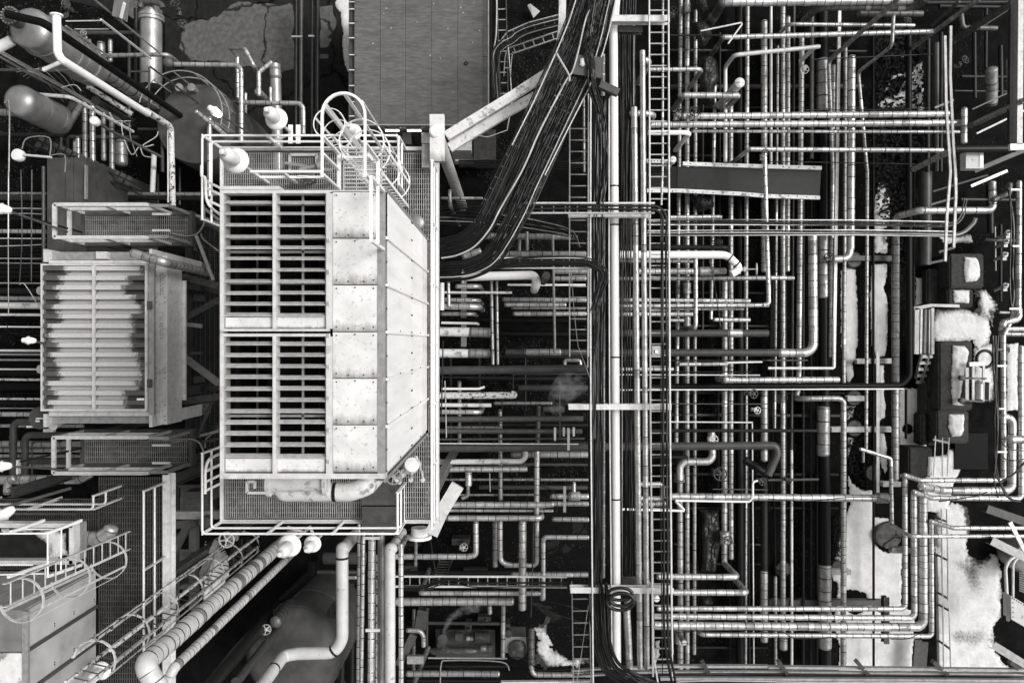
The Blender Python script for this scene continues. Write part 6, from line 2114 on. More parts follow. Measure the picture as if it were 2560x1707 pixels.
# cross trays
def rails(label, p0, p1, w, z):
    beam(label, '%s %s' % (p0, p1), w, .09, 'S', z, style='b', name='tray_rail', cat='cable tray')
tray('white sided cross tray carrying two thick cables to the long ladder', '#21 110,330 1300,330', 6.55, 90, 100, .08, 'S', 14)
tray('white sided lower cross tray carrying cables into the rack', '#21 -180,832 725,829', 6.35, 92, 100, .08, 'S', 13)
T(2, 1)
tray('upper of two cable trays crossing the right half', '1235,460 #31 800,462 1640,478', 3.6, 44, 120, .08, 'S', 7)
tray('lower of two cable trays crossing the right half', '1235,558 #31 800,552 1700,566', 3.6, 44, 120, .08, 'S', 7)
bundle('black cable in the upper crossing tray of the right half', '1230,462 2000,460 #31 800,466 1500,478 1680,470 1760,400 1790,250', 3.62, 5, 34, 9, 'cables in the upper crossing tray', 'bbB', wob=.5, zj=.03)
bundle('black cable in the lower crossing tray of the right half', '1230,558 2000,552 #31 800,554 1500,568 1740,565 1860,480 1890,420', 3.62, 6, 36, 9, 'cables in the lower crossing tray', 'bbB', wob=.5, zj=.03)
# ---------------------------------------------------------------- diagonal trays and their cables
T(2, 0)
DA = '660,-60 590,200 480,480 330,780 190,1100 60,1400 #11 2160,340 2080,480 1980,590 1860,660 1680,705'
DB = '850,-60 800,150 760,330 680,600 570,850 450,1100 310,1400 #21 170,130 60,380 #11 2250,640 2130,800 1980,880 1830,910 1680,915'
tray('left one of the two diagonal cable trays from the top to the cooler', '660,-60 590,200 480,480 60,1400 #11 2150,340', 7.15, 205, 110, .06, 'm', 7)
tray('right one of the two diagonal cable trays from the top to the cooler', '850,-60 800,150 745,400 310,1400 #21 60,380', 7.15, 200, 110, .06, 'm', 7)
bundle('black cable in the left diagonal bundle', DA, 7.2, 26, 185, 10, 'black cables of the left diagonal bundle', 'bbbbbbbbbbbbB', wob=.5, zj=.1, layers=3)
bundle('black cable in the right diagonal bundle', DB, 7.2, 24, 190, 10, 'black cables of the right diagonal bundle', 'bbbbbbbbbB', wob=.5, zj=.1, layers=3)
wire('white flexible conduit running down between the two diagonal bundles', '745,45@7.5 690,130 655,240 615,420 555,640 480,760 250,1200 100,1540 #11 2230,330 2130,520 1990,680 1830,760 1690,785', 17, 'B', 7.5, name='conduit', cat='conduit')
wire('pale banded conduit lying across the left diagonal bundle', '400,480@7.75 470,600 520,690 523,745', 20, 'B', 7.75, name='conduit', cat='conduit')
bundle('thick black cable weaving down over the snowy plate', '760,-60 720,200 700,420 725,600 730,760 760,880 800,1000 825,1200 835,1568 #21 800,300', 7.5, 5, 60, 20, 'thick cables weaving over the snowy plate', 'b', wob=.9, zj=.06)
for i, s in enumerate(('960,-20@7.3 880,300 830,480 690,830 500,1200 300,1600', '590,-20@7.3 520,200 400,490 200,930 0,1330')):
    beam('bright thin edge strip along the ' + ('right' if i == 0 else 'left') + ' side of the diagonal trays', s, 8, .1, 'S', 7.3, style='b', name='tray_edge', cat='cable tray')
b = MB()
P = [Q(585, 500, 7.42), Q(840, 525, 7.42), Q(820, 715, 7.42), Q(545, 675, 7.42)]
b.hexa([q - Vector((0, 0, .02)) for q in reversed(P)] + list(reversed(P)))
one(b, 'cover_sheet', 'steel_mid', 'grey metal sheet with a lump of snow on the diagonal trays', 'plate')
snow('615,535 665,520 660,560 675,600 640,620 610,600', 7.425, cell=.02, ragged=.04, seed=51, height=.07, tagd=('small white lump of snow on the metal sheet over the trays', 'snow'))
# arched cable tray left of the diagonal bundles
tray('curving cable tray coming in from the left under the diagonal bundles', '#10 2250,420 #20 -20,330 160,250 430,180', 5.0, 80, 90, .07, 's', 9)
bundle('grey cable in the curving tray left of the diagonal bundles', '#10 2200,900 2185,640 2200,480 2260,410 2334,370 #20 60,320 180,270 430,205', 5.05, 10, 90, 9, 'cables in the curving tray', 'bbbB', wob=.4)
tray('lower curving cable tray at the left of the diagonal bundles', '#10 2290,700 2300,540 #20 -20,470 420,320', 4.6, 60, 90, .07, 's', 9)
tray('dark cable ladder beside the flat roof at the top', '#10 2240,-60 2260,900', 3.6, 80, 90, .07, 'm', 7)
wire('smooth grey cable beside the flat roof', '#10 2195,-40 2190,300 2165,480 2175,600 2200,800 2205,900', 14, 'B', 4.2)
b = MB()
P = [Q(140, 50, .3), Q(165, 35, .34), Q(255, 105, .3), Q(195, 165, .32)]
b.hexa([q - Vector((0, 0, .04)) for q in reversed(P)] + list(reversed(P)))
one(b, 'paper_sheet', 'paper', 'crumpled pale sheet lying on the dark ground at the top', 'sheet')
wire('thin black wire strung from the lower tray down to the clad pipe', '#21 1800,800 1850,1050 1880,1250 1900,1400', 9, 'b', 3.4)
wire('thin pale wire slanting down beside the left ladder', '#21 540,900 570,1300 600,1568 #22 620,100 720,370', 7, 'B', 5.6)
wire('thin grey wire slanting down at the lower left of the rack', '#23 740,680 690,900 640,1250 590,1568', 7, 'B', 5.6)
# ================================================================ pipes between the cooler platform and the rack
T(2, 1)
pipe('clad cross pipe above the lower cross tray, upper one of two', '-330,585 585,592', 60, 'k', 2.6, 72)
pipe('clad cross pipe directly above the lower cross tray', '-160,748 665,750', 56, 'k', 2.8, 74)
pipe('stained white pipe hooking down beside the slanting grey pipe', '#11 1880,955@4.2 #21 195,940 225,990 215,1045 @3.0', 80, 'w', 4.2, bend=1.5, flange=(0,))
pipe('smooth grey riser slanting up under the lower cross tray', '285,1000@2.6 @4.8', 66, 'm', 2.6)
pipe('clad cross pipe behind the smooth grey riser', '380,905 690,908', 54, 'k', 2.0, 70)
pipe('narrow clad cross pipe below the one behind the grey riser', '370,970 670,972', 44, 'k', 2.0, 74)
pipe('white thin cross pipe below the white hook', '-40,1030 670,1030', 20, 'w', 1.9)
pipe('long slim dark pipe running down past the clad cross pipes', '370,560 383,1300 390,1568 #22 388,110', 24, 's', 3.3)
pipe('dull clad cross pipe near the pair of small bolts', '-80,1163 670,1168', 44, 'k', 2.0, 72)
pipe('bright clad cross pipe with rounded end by the small bolts', '-60,1210 485,1212', 42, 'c', 2.5, 74)
pipe('thin dull clad cross pipe under the rounded one', '0,1243 670,1243', 24, 'k', 2.0, 80)
pipe('bright clad cross pipe, lowest before the dark gap', '20,1293 670,1293', 44, 'c', 2.1, 76)
pipe('dark wide pipe across the dark gap, upper', '-500,1350 690,1352', 62, 'D', 1.6)
pipe('dark wide pipe across the dark gap, lower', '-120,1475 690,1480', 60, 'D', 1.6)
pipe('short dark vertical pipe behind the upper clad cross pipe', '70,600 66,720', 30, 's', 2.2)
pipe('short grey vertical pipe crossing the upper clad cross pipes', '137,545 138,715', 28, 's', 3.0)
T(1, 1)
pipe('white smooth pipe stub standing beside the platform edge below the cables', '1695,1010 1692,1260', 44, 'w', 4.4)
pipe('narrow white pipe stub second from the platform edge', '1755,1010 1758,1220', 34, 'c', 3.9, 90)
pipe('clad cross pipe falling to the right at its end, top one by the platform', '1690,1165@3.6 2030,1170 @1.6', 42, 'c', 3.6, 74)
pipe('thicker clad cross pipe falling to the right, second by the platform', '1690,1224@3.8 2035,1228 @1.8', 60, 'c', 3.8, 80)
pipe('clad cross pipe with dark collar falling to the right, third by the platform', '1690,1293@3.4 1985,1293 @1.6', 40, 'k', 3.4, 74)
pipe('white thin cross pipe with bent end, fourth by the platform', '1690,1375@3.0 2010,1380 @1.8', 24, 'w', 3.0)
pipe('thick mottled pipe with crinkled foil end, upper of two by the platform', '1680,1455@3.4 2100,1462', 86, 'r', 3.4)
pipe('thick mottled pipe with crinkled foil end, lower of two by the platform', '#12 1670,120@3.4 2095,122', 82, 'r', 3.4)
pipe('foil crinkled end of the upper mottled pipe', '1960,1460@3.42 2120,1465', 92, 'k', 3.42, 50)
pipe('foil crinkled end of the lower mottled pipe', '#12 1950,120@3.42 2115,122', 88, 'k', 3.42, 50)
pipe('thin mottled vertical pipe between the platform and the left ladder, left of two', '2145,985 2155,1568 #12 2160,220', 30, 'k', 3.7, 120)
pipe('thin mottled vertical pipe between the platform and the left ladder, right of two', '2195,985 2200,1568 #12 2205,220', 26, 'k', 3.7, 120)
pipe('white bar pipe crossing above the clad falls', '1830,1042@4.0 2040,1042 @2.4', 44, 'c', 4.0, 90)
pipe('thin rusty cross pipe above the clad falls', '1690,1098 2334,1100', 22, 'r', 3.9)
beam('steel post seen between the cross pipes beside the platform', '1895,1000 1895,1568 #12 1895,60', 48, .15, 's', 1.6)
T(1, 2)
pipe('thick dark pipe with a grey left end running to the rack', '1670,278 2100,268 2250,268 #22 690,262', 78, 'g', 3.6)
pipe('thin dark cross line below the thick dark pipe', '1700,340 2310,340', 16, 'd', 3.6)
pipe('thin white cross pipe with a small bent end', '1690,444 2030,444 2085,425', 22, 'w', 3.4)
pipe('rust spotted white cross pipe ending in an elbow at the steam', '1670,505 2334,503 #22 30,500 -10,490', 62, 'p', 3.2)
pipe('dark clad cross pipe drifting through the steam', '#22 60,435 690,437', 56, 'g', 2.4)
pipe('pale rusty cross pipe with a round capped end', '1680,592 2145,594', 36, 'r', 3.2)
pipe('bright clad cross pipe bending down before the steam', '1690,655@3.2 2050,657 @1.6', 46, 'c', 3.2, 76)
pipe('smooth grey cross pipe with a rounded right end, upper of two', '1670,722 #22 650,715', 54, 'm', 3.2)
pipe('smooth grey cross pipe with a rounded right end and clamps, lower of two', '1670,830 #22 640,832', 46, 'm', 3.2)
pipe('thin clad cross pipe between the two smooth grey ones', '1740,795 2240,795', 24, 'k', 2.4, 74)
pipe('thin smooth pipe under the clamps', '1670,905 #22 660,897', 20, 'm', 3.1)
pipe('thin pale line above the longest dark grey pipe', '1670,942 #22 605,948', 12, 'S', 3.4)
pipe('rusty cross pipe below the longest dark grey pipe', '1670,1110 2334,1105 #22 90,1105 125,1060 120,1010', 50, 'r', 2.6)
pipe('bright clad cross pipe with a dark collar and rounded end', '1680,1178 2334,1175 #22 130,1175', 52, 'c', 2.8, 78)
pipe('clad stub elbow hanging below the collared cross pipe', '1935,1215@3.0 1932,1420@2.6 1880,1440', 36, 'c', 3.0, 60)
pipe('wide sleeve on the hanging clad stub elbow', '1937,1215@3.05 1937,1320', 64, 'c', 3.05, 120)
pipe('tall clad pipe running down across the cross pipes left of the rack', '2225,640 2230,1450', 40, 'k', 2.2, 100)
pipe('large clad cross pipe entering from the box bracket', '1780,1500@3.0 #22 300,1500 370,1495', 58, 'c', 3.0, 78)
pipe('thinner clad cross pipe right under the large one', '1760,1552@2.8 #22 370,1555', 28, 'c', 2.8, 80)
pipe('clad thin cross pipe behind the dark sheet', '1670,1270 2334,1270', 24, 'k', 2.0, 80)
pipe('pale thin cross pipe above the large clad one', '1840,1410 2334,1410 #22 200,1408', 22, 'k', 2.0, 70)
wire('thin white wire drop by the platform rail, left', '1722,370 1730,620 1735,890', 10, 'B', 4.5, name='conduit', cat='conduit')
wire('dark thin line drop by the platform rail', '1705,0 1700,300 1690,690', 12, 'd', 4.8, name='conduit', cat='conduit')
wire('thin pale hanging line pair right of the hanging clad stub', '2130,1210 2135,1380', 8, 'B', 3.0)
T(2, 2)
for x, y0, y1, lb in ((392, 795, 915, 'left'), (473, 795, 875, 'second'), (563, 795, 875, 'right')):
    beam('pale clamp strip over the lower grey pipe, ' + lb, '%d,%d %d,%d' % (x, y0, x, y1), 20, .02, 'S', 3.55, style='b', name='clamp', cat='clamp')
beam('long pale clamp strip reaching over the longest dark pipe', '515,800 515,1005', 22, .02, 'S', 3.7, style='b', name='clamp', cat='clamp')
pipe('clad patch length on the dark cross pipe at the left of the rack', '120,110 435,110', 66, 'k', 2.0, 110)
pipe('dark cross pipe with a clad patch at the left of the rack', '-60,112 690,112', 60, 'g', 1.98)
pipe('slim riser standing on the clad patch', '390,-60 388,110@2.4', 24, 's', 3.3)
pipe('clad cross pipe left of the rack below the longest dark pipe', '250,1042 690,1042', 64, 'c', 2.3, 92)
pipe('short dull clad pipe joining the rusty elbow', '0,1045 260,1045', 56, 'k', 2.2, 90)
pipe('clad vertical pipe through the cross pipes left of the rack', '228,1005 225,1568 #23 225,20', 50, 'c', 2.9, 80)
pipe('dark vertical pipe hidden in the steam', '240,600 230,1000', 46, 'g', 1.4)
pipe('thin clad cross pipe near the small black cloth', '0,1270 690,1272', 26, 'k', 2.3, 72)
pipe('wide clad cross pipe end with a box coupling at the rack', '360,1422@2.2 690,1424', 54, 'c', 2.2, 70)
pipe('clad cross pipe below the box coupling', '370,1490 690,1492', 48, 'k', 2.2, 70)
pipe('box coupling on the clad cross pipe at the rack', '530,1420 605,1420', 90, 'k', 2.25, 110)
pipe('small vertical clad stub above the box coupling', '565,1300@2.5 565,1380', 36, 'c', 2.5, 60)
pipe('clad loop of small bore pipe hanging in the left ladder foot', '480,270@3.4 480,185 620,185 625,245 530,270', 36, 'c', 3.4, 60, bend=1.2)
pipe('thin clad cross pipe in the steam', '-160,575 360,575', 32, 'k', 2.4, 80)
pipe('short dull pipe stubs left of the steam', '285,630 480,632', 56, 'g', 2.0)
wire('thin pale pipe running below the dark cross pipe', '12,450 15,320 60,312 690,310', 10, 'm', 2.6, name='conduit', cat='conduit')
wire('small black wire looping by the box coupling', '#22 260,1330 370,1370 410,1450 405,1568', 8, 'b', 3.0)
wire('thin wire slack across the dark ground at the rack foot', '#23 130,810 380,930 690,1030', 8, 'b', 1.8)
wire('second thin wire slack across the dark ground at the rack foot', '#23 160,805 420,840 690,920', 7, 'b', 1.8)
b = MB()
b.bar(Q(480, 1330, 2.6), Q(480, 1568, 2.6), px(24, 2.6), .05)
one(b, 'flat_bar', 'steel', 'grey flat bar standing between the clad pipes left of the rack', 'bar')
b = MB()
q = Q(1318, 105, 3.4)
b.box((q.x - .12, q.y - .16, 3.2), (q.x + .12, q.y + .16, 3.36))
t = one(b, 'pull_box', 'steel', 'small square box inside the long cable ladder', 'box')
b = MB()
b.box((q.x - .04, q.y - .04, 3.36), (q.x + .04, q.y + .04, 3.4))
b.build('cover', 'white', t)
T(2, 3)
pipe('bright clad cross pipe with bent down end, upper left of the lower rack', '#13 1745,65@3.0 #23 270,65 @1.9', 54, 'c', 3.0, 92, bend=2)
pipe('clad cross pipe joining the rack beside the bent down end', '375,75 692,78', 46, 'k', 2.4, 80)
pipe('clad cross pipe turning down to a slim leg at the left of the lower rack', '692,240@2.8 285,238 285,790', 44, 'c', 2.8, 84, bend=1.6)
pipe('thick clad pipe running straight down with a rounded foot', '97,110@3.2 95,890', 70, 'c', 3.2, 80)
pipe('clad pipe turning left behind the thick straight one', '228,95@2.6 225,495 -60,492', 44, 'c', 2.6, 80, bend=1.8)
pipe('dull clad cross pipe under the dark tray at the lower rack', '0,578 700,580', 46, 'k', 1.8, 72)
pipe('short clad cross pipe with capped round end', '0,750@2.6 240,750', 38, 'c', 2.6, 76)
pipe('round capped pipe end hanging beside the short cross pipe', '280,720@2.7 280,800', 54, 'c', 2.7, 80)
wire('thin pale vertical rod beside the thick straight pipe', '195,95 190,500 172,970', 9, 'm', 3.3, name='rod', cat='rod')

# ================================================================ bottom middle
T(1, 3)
pipe('clad cross pipe dropping from a short leg behind the big columns', '2005,100@2.8 2005,400 1930,415 1270,415', 54, 'c', 2.8, 84, bend=1.4)
pipe('foil patched vertical pipe with boxed coupling', '2180,100 2180,500', 50, 'k', 2.4, 70)
pipe('slim clad vertical pipe turning right at its foot', '2228,90@2.8 2228,470 2334,492 #23 100,492', 46, 'c', 2.8, 84)
tray('pale cable tray crossing behind the big pipes at the bottom', '1270,640@4.2 2334,642 #23 500,645', 4.2, 92, 88, .07, 'S', 15)
bundle('black cable in the pale bottom tray', '1350,690@4.3 1500,690 1650,650 1760,620 2000,660 2334,660 #23 520,665', 4.3, 4, 50, 12, 'cables in the pale bottom tray', 'b', wob=.6)
pipe('bright clad cross pipe with a steep dropping left leg at the bottom', '#23 250,750@2.8 #13 1500,747 @.4', 44, 'c', 2.8, 74, bend=1)
pipe('thick clad cross pipe below the bottom tray', '1280,825@2.4 #23 0,822', 74, 'c', 2.4, 70)
pipe('vertical clad pipe right of the pump skid', '2255,860 2250,1340', 42, 'k', 2.2, 76)
pipe('small clad stub under the thick cross pipe', '2130,860@2.2 2132,930', 42, 'c', 2.2, 60)
pipe('wide clad cross pipe at the very bottom', '1380,1480 2210,1482', 56, 'k', 2.0, 74)
pipe('bright foil elbow pipe above the pump skid', '1380,1085@2.2 1525,1088 1528,1230', 44, 'k', 2.2, 70)
pipe('dark clad pipe slanting down left of the pump', '1570,1240@1.6 1430,1600', 50, 'x', 1.6, 70)
# six big pipes running down from the platform
pipe('big smooth white pipe with a long S bend to the lower edge', '905,215@4.5 @6.0 785,330 787,1160 720,1290 380,1297 250,1318@6.0 @9.5', 104, 'W', 4.5, bend=3.0, bands=(.2, .47, .7))
pipe('leftmost slim clad pipe of the bundle under the platform', '940,110@5.6 928,1620', 32, 'c', 5.6, 92)
pipe('bright slim clad pipe, second of the bundle under the platform', '982,110@6.0 960,1620', 36, 'c', 6.0, 92)
pipe('shiny wide clad pipe in the middle of the bundle under the platform', '1057,260@6.0 1050,1620', 68, 'c', 6.0, 90)
pipe('smooth stained grey column pipe in the bundle under the platform', '1140,150@5.6 1138,1620', 66, 'v', 5.6)
pipe('rust flaked thin pipe behind the smooth grey column', '1107,400@5.2 1100,1620', 28, 'p', 5.2)
pipe('big smooth white pipe with rust spots, right one of the bundle', '1330,195@4.5 @6.2 1222,330 1222,1620', 90, 'W', 4.5, bend=2.4, bands=(.2,))
pipe('slim clad pipe on the far right of the bundle with a bent top', '1375,235@5.0 @6.2 1322,290 1325,1620', 44, 'c', 5.0, 92, bend=1.8)
beam('thin pale guide bar down the shiny wide pipe', '1065,200@6.45 1048,1100 1045,1620', 9, .03, 'S', 6.45, style='b', name='guide_bar', cat='bar')
beam('pale bracket across the shiny wide pipe', '1000,1085@6.5 1130,1085', 26, .05, 'S', 6.5, style='b', name='bracket', cat='bracket')
beam('pale bracket at the top of the shiny wide pipe', '990,245@6.5 1130,245', 24, .05, 'S', 6.5, style='b', name='bracket', cat='bracket')
# bolted elbow foot at the platform
pipe('scalloped white duct elbow hanging at the platform corner', '1490,150@7.4 1490,250', 150, 'w', 7.4, flange=(1,))
pipe('thin white drop pipe below the scalloped duct', '1460,200@6 1455,490@5', 30, 'c', 6, 90)
# pump skid
sk = thing('pump_skid', 'dark pump and motor set on a skid below the steam jet', 'pump', Q(1900, 1180, .0))
b = MB()
a, c = Q(1640, 1330, .1), Q(2180, 1080, .12)
b.box((a.x, a.y, .02), (c.x, c.y, .16))
b.build('base', 'steel_mid', sk)
for (x, y, L_, r_, m, nm) in ((1990, 1150, 150, 52, 'motor', 'motor'), (1810, 1145, 80, 44, 'steel_mid', 'pump_casing'), (1915, 1160, 70, 22, 'steel', 'shaft_guard'), (1590, 1275, 420, 34, 'clad_dark', 'suction_pipe'), (2040, 1250, 120, 38, 'clad_dark', 'strainer'), (1650, 1210, 80, 40, 'steel_mid', 'valve_body')):
    b = MB()
    r2, l2 = px(r_, .5), px(L_, .5)
    b.lathe([(r2 * .6, 0), (r2, l2 * .08), (r2, l2 * .4), (r2 * .95, l2 * .42), (r2 * .95, l2 * .6), (r2, l2 * .62), (r2, l2 * .92), (r2 * .6, l2)], Q(x, y, .5), (1, 0, 0), 18)
    b.build(nm, m, sk, 40)
for i in range(7):
    b = MB()
    q = Q(2000 + 19 * i, 1150, .5)
    b.lathe([(px(54, .5), 0), (px(54, .5), .02)], q, (1, 0, 0), 18)
    b.build('cooling_fin', 'motor', sk)
wheel_mesh(.15, (0, 0, 1), Q(1725, 1285, .9), sk, 'steel_mid')
b = MB()
b.lathe([(.1, -.4), (.1, .1), (.16, .1), (.16, .18), (.05, .2)], Q(1705, 1150, .7), (0, 0, 1), 14)
b.build('vent_valve', 'steel_mid', sk, 40)
# steam
def steam(label, path, z, r0, r1, layers=4):
    pts = smooth_line(PATH(path, z), 5)
    n = len(pts)
    root = thing('steam', label, 'steam', pts[0])
    root['kind'] = 'stuff'
    for k in range(layers):
        f = 1 - k * .22
        b = MB()
        b.tube([p + noise.noise_vector(p * 3 + Vector((k, 0, 0))) * r1 * .25 for p in pts], [(r0 + (r1 - r0) * i / (n - 1)) * f * (1 + .25 * noise.noise(Vector((i * .9, k, 0)))) for i in range(n)], 12)
        o = b.build('steam_puff', 'steam', root, 180)
        o['kind'] = 'stuff'
steam('white jet of steam blowing up and right from the pump skid', '1705,1150@.9 1730,1060 1790,960@1.3 1900,900 2060,860@2.0', .9, .05, .2, 5)
steam('faint drifting steam over the dark gap left of the rack', '#22 390,680@3.4 400,580 450,490 560,390@4.2', 3.4, .15, .45, 2)
b = MB()
T(1, 3)
for s, w, k, lb in (('1570,1338 2290,1342', 16, 's', 'upper'), ('1680,1568 1690,1390 1760,1360 2230,1372 2310,1450', 12, 's', 'lower')):
    wire('thin pale railing above the bottom cross pipe, ' + lb, s, w, k, 2.6, name='rail', cat='rail', k=4)
beam('grey slanting steel channel left of the pump skid', '1440,1120@2 1300,1400', 70, .15, 'm', 2.0, style='b', name='channel', cat='channel')
beam('stained grey beam end under the slanting channel', '1380,1350 1530,1350', 70, .15, 's', 2.2, style='b')
beam('concrete plinth slab above the pump skid', '1530,890@.5 1500,1060', 100, .4, 'm', .5, style='b', name='plinth', cat='plinth')
t = thing('ladder', 'small steel ladder leaning in the dark behind the bottom tray', 'ladder', Q(1700, 540, 2))
P = [Q(1730, 450, 3.2), Q(1640, 690, .6)]
stile_ladder(t, P[0], P[1], Vector((.36, 0, 0)), .26, .018, 'steel_mid')
valve('round dark hand wheel lying on the dark floor near the rack foot', 1895, 330, 3.0, 34, (.2, .3, 1), m='steel', c=1, r=3)
# instrument cabinet bottom centre
T(2, 3)
b = MB()
a, c = Q(-60, 1290, .9), Q(128, 1145, .9)
b.box((a.x, a.y, 0.01), (c.x, c.y, .9))
t = one(b, 'pump_cabinet', 'vessel', 'grey cabinet with a dark drum in front near the bottom centre', 'cabinet')
b = MB()
b.lathe([(.3, -.7), (.3, .05), (.2, .12), (0, .14)], Q(50, 1260, .95), (0, 0, 1), 20)
b.build('drum', 'motor', t, 40)
pipe('dark clad standpipe beside the grey cabinet', '178,1080@1.2 175,1420', 60, 'x', 1.2, 80)
pipe('clad pipe with an upturned elbow under the bottom trays', '175,1400@1.4 185,1490 720,1490', 48, 'k', 1.4, 72)
# rails and trays along the bottom edge
for i, (s, w, k, z) in enumerate((('980,1425 1200,1428 1300,1410 2334,1412 #33 0,1418 2360,1446', 22, 's', 5.0), ('1090,1470 2334,1465 #33 0,1466 2360,1490', 28, 's', 4.6), ('1350,1522 2334,1528 #33 0,1528 2360,1542', 26, 's', 5.0),
                               ('540,1450 1000,1420', 16, 's', 4.6), ('560,1500 900,1480', 14, 's', 4.4), ('-100,1560 720,1552', 22, 'S', 4.8))):
    beam('long steel tray rail along the bottom edge, ' + ('uppermost', 'second', 'third', 'short left upper', 'short left lower', 'far left white')[i], s, w, .12, k, z, style='b', name='tray_rail', cat='cable tray')
bundle('black cable lying in the bottom edge trays', '900,1500@4.6 1500,1490 2334,1492 #33 1000,1500 2360,1515', 4.6, 6, 40, 14, 'cables in the bottom edge trays', 'b', wob=.3)
bundle('black cable in the lowest bottom edge tray', '1350,1560@4.6 2334,1566 #33 2360,1580', 4.6, 4, 34, 14, 'cables in the lowest bottom tray', 'bbB', wob=.3)
wire('white cable sagging along the very bottom edge', '1500,1556@5.1 1800,1545 2334,1552 #33 400,1562 1200,1558 2360,1575', 12, 'B', 5.1)
for i, (c, x, y0, x1, y1) in enumerate(((2, 1735, 1370, 1800, 1490), (3, 90, 1360, 195, 1510), (3, 800, 1360, 930, 1510), (3, 1500, 1365, 1665, 1515), (3, 2200, 1370, 2360, 1490))):
    beam('dark slanting bracket over the bottom edge trays, ' + ('first from the rack', 'second from the rack', 'third from the rack', 'fourth from the rack', 'last before the corner')[i], '#%d3 %d,%d@5.6 %d,%d@4.4' % (c, x, y0, x1, y1), 34, .08, 'm', 5.6, style='b', name='bracket', cat='bracket')
wire('black hose curving on the ground at the bottom left of the rack', '0,1335 100,1345 180,1400 260,1450 540,1440', 10, 'b', 1.6, name='hose', cat='hose')
wire('black thin cable sagging across the lowest bent pipes', '#23 1480,1110@3.2 1700,1090 #33 60,1090 250,1160 600,1150', 9, 'b', 3.2)
wire('black thin cable sagging at the corner of the bent pipes', '#33 1120,1165 1280,1160 1420,1090 1440,1060', 9, 'b', 3.3)
wire('long black cable sagging on the low clad cross pipe', '#32 0,1452 380,1465 700,1435 1000,1435 1110,1480', 9, 'b', 2.8)
# ================================================================ flat roofed building at the top
T(1, 0)
RZ = 2.8
bd = thing('flat_roof_building', 'low building with a grey streaked flat roof at the top centre', 'building', Q(1500, 500, 0))
seams = [896, 1133, 1365, 1603, 1840, 2070, 2112]
for i in range(6):
    a, c = Q(seams[i] + 1.5, 1138, RZ), Q(seams[i + 1] - 1.5, -160, RZ)
    b = MB()
    b.box((a.x, a.y, RZ - .06), (c.x, c.y, RZ + .002 * (i % 2)))
    b.build('roof_panel', 'roof', bd)
a, c = Q(888, 1142, RZ - .06), Q(2116, -160, RZ)
b = MB()
b.box((a.x + .05, a.y + .06, .02), (c.x - .05, c.y, RZ - .08))
b.build('walls', 'vessel', bd)
b = MB()
b.box((a.x - .02, a.y - .03, RZ - .1), (c.x + .02, a.y + .005, RZ + .02))
b.box((c.x - .004, a.y, RZ - .1), (c.x + .03, c.y, RZ + .03))
b.build('edge_trim', 'steel', bd)
b = MB()
g0, g1 = Q(880, 1142, RZ - .08), Q(880, -160, RZ - .08)
for dx in (-.09, .09): b.bar(g0 + Vector((dx, 0, 0)), g1 + Vector((dx, 0, 0)), .02, .12)
b.bar(g0 - Vector((0, 0, .05)), g1 - Vector((0, 0, .05)), .16, .01)
b.build('gutter', 'steel_mid', bd)
for y in (20, 85, 215, 348, 502, 640, 783, 930, 1060):
    b = MB()
    q = Q(880, y, RZ - .01)
    b.bar(q - Vector((.1, 0, 0)), q + Vector((.1, 0, 0)), .03, .02)
    b.build('gutter_bracket', 'steel_pale', bd)
b = MB()
b.torus(Q(1915, 578, RZ + .03), (0, 0, 1), .045, .012, 16, 6)
b.build('vent_ring', 'strap', bd)
b = MB()
q = Q(2090, 520, RZ + .02)
b.bar(q - Vector((.09, 0, 0)), q + Vector((.09, 0, 0)), .015, .006)
b.build('flashing', 'strap', bd)
rnd_ = random.Random(5)
b = MB()
for (x, y) in ((1165, 126), (1190, 80), (1890, 118), (1866, 72), (1232, 258), (1066, 398), (1157, 395), (1680, 533), (1590, 508), (1976, 390), (2038, 282), (950, 548), (1750, 265), (1988, 28), (1620, 35), (1470, 205), (1060, 862), (1912, 708), (1800, 840)):
    q = Q(x, y, RZ + .008)
    s_ = rnd_.uniform(.008, .025)
    b.box((q.x - s_, q.y - s_ * .7, q.z), (q.x + s_, q.y + s_ * .7, q.z + .01))
b.build('debris', 'paper', bd, kind='stuff')
for i, x in enumerate((1240, 1440)):
    q = Q(x, 1168, 2.3)
    t = thing('wall_lamp', 'lit wall lamp under the flat roof edge, ' + ('left one' if i == 0 else 'right one'), 'lamp', q)
    b = MB()
    b.box((q.x - .22, q.y - .06, 2.3), (q.x + .22, q.y + .1, 2.42))
    b.build('housing', 'steel', t)
    b = MB()
    b.box((q.x - .2, q.y - .085, 2.22), (q.x + .2, q.y - .05, 2.29))
    b.build('glass', 'lamp_lit', t)
for i, (x0, x1, y0, y1, z, k) in enumerate(((1770, 1960, 1180, 1365, 2.0, 'steel_pale'), (1990, 2180, 1190, 1450, 1.4, 'block'), (1515, 1600, 1215, 1300, 2.1, 'vessel'), (1340, 1410, 1215, 1310, 1.9, 'steel_mid'))):
    a, c = Q(x0, y1, z), Q(x1, y0, z)
    b = MB()
    b.box((a.x, a.y, .01), (c.x, c.y, z - .06))
    t = one(b, 'equipment_box', k, ('pale cabinet below the struts by the flat roof', 'dark low box with a hose at the flat roof corner', 'grey canopy box next to the right wall lamp', 'narrow dark box between the wall lamps')[i], 'box')
    b = MB()
    b.box((a.x - .02, a.y - .02, z - .06), (c.x + .02, c.y + .02, z))
    b.build('lid', k, t)
pipe('thin dark downpipe outside the right roof edge', '2142,-60 2142,950', 14, 'D', 3.0)
wire('white thin conduit around the dark ground beside the flat roof', '#10 1700,1185@2.4 2290,1188 2292,330', 9, 'S', 2.4, name='conduit', cat='conduit', k=3)
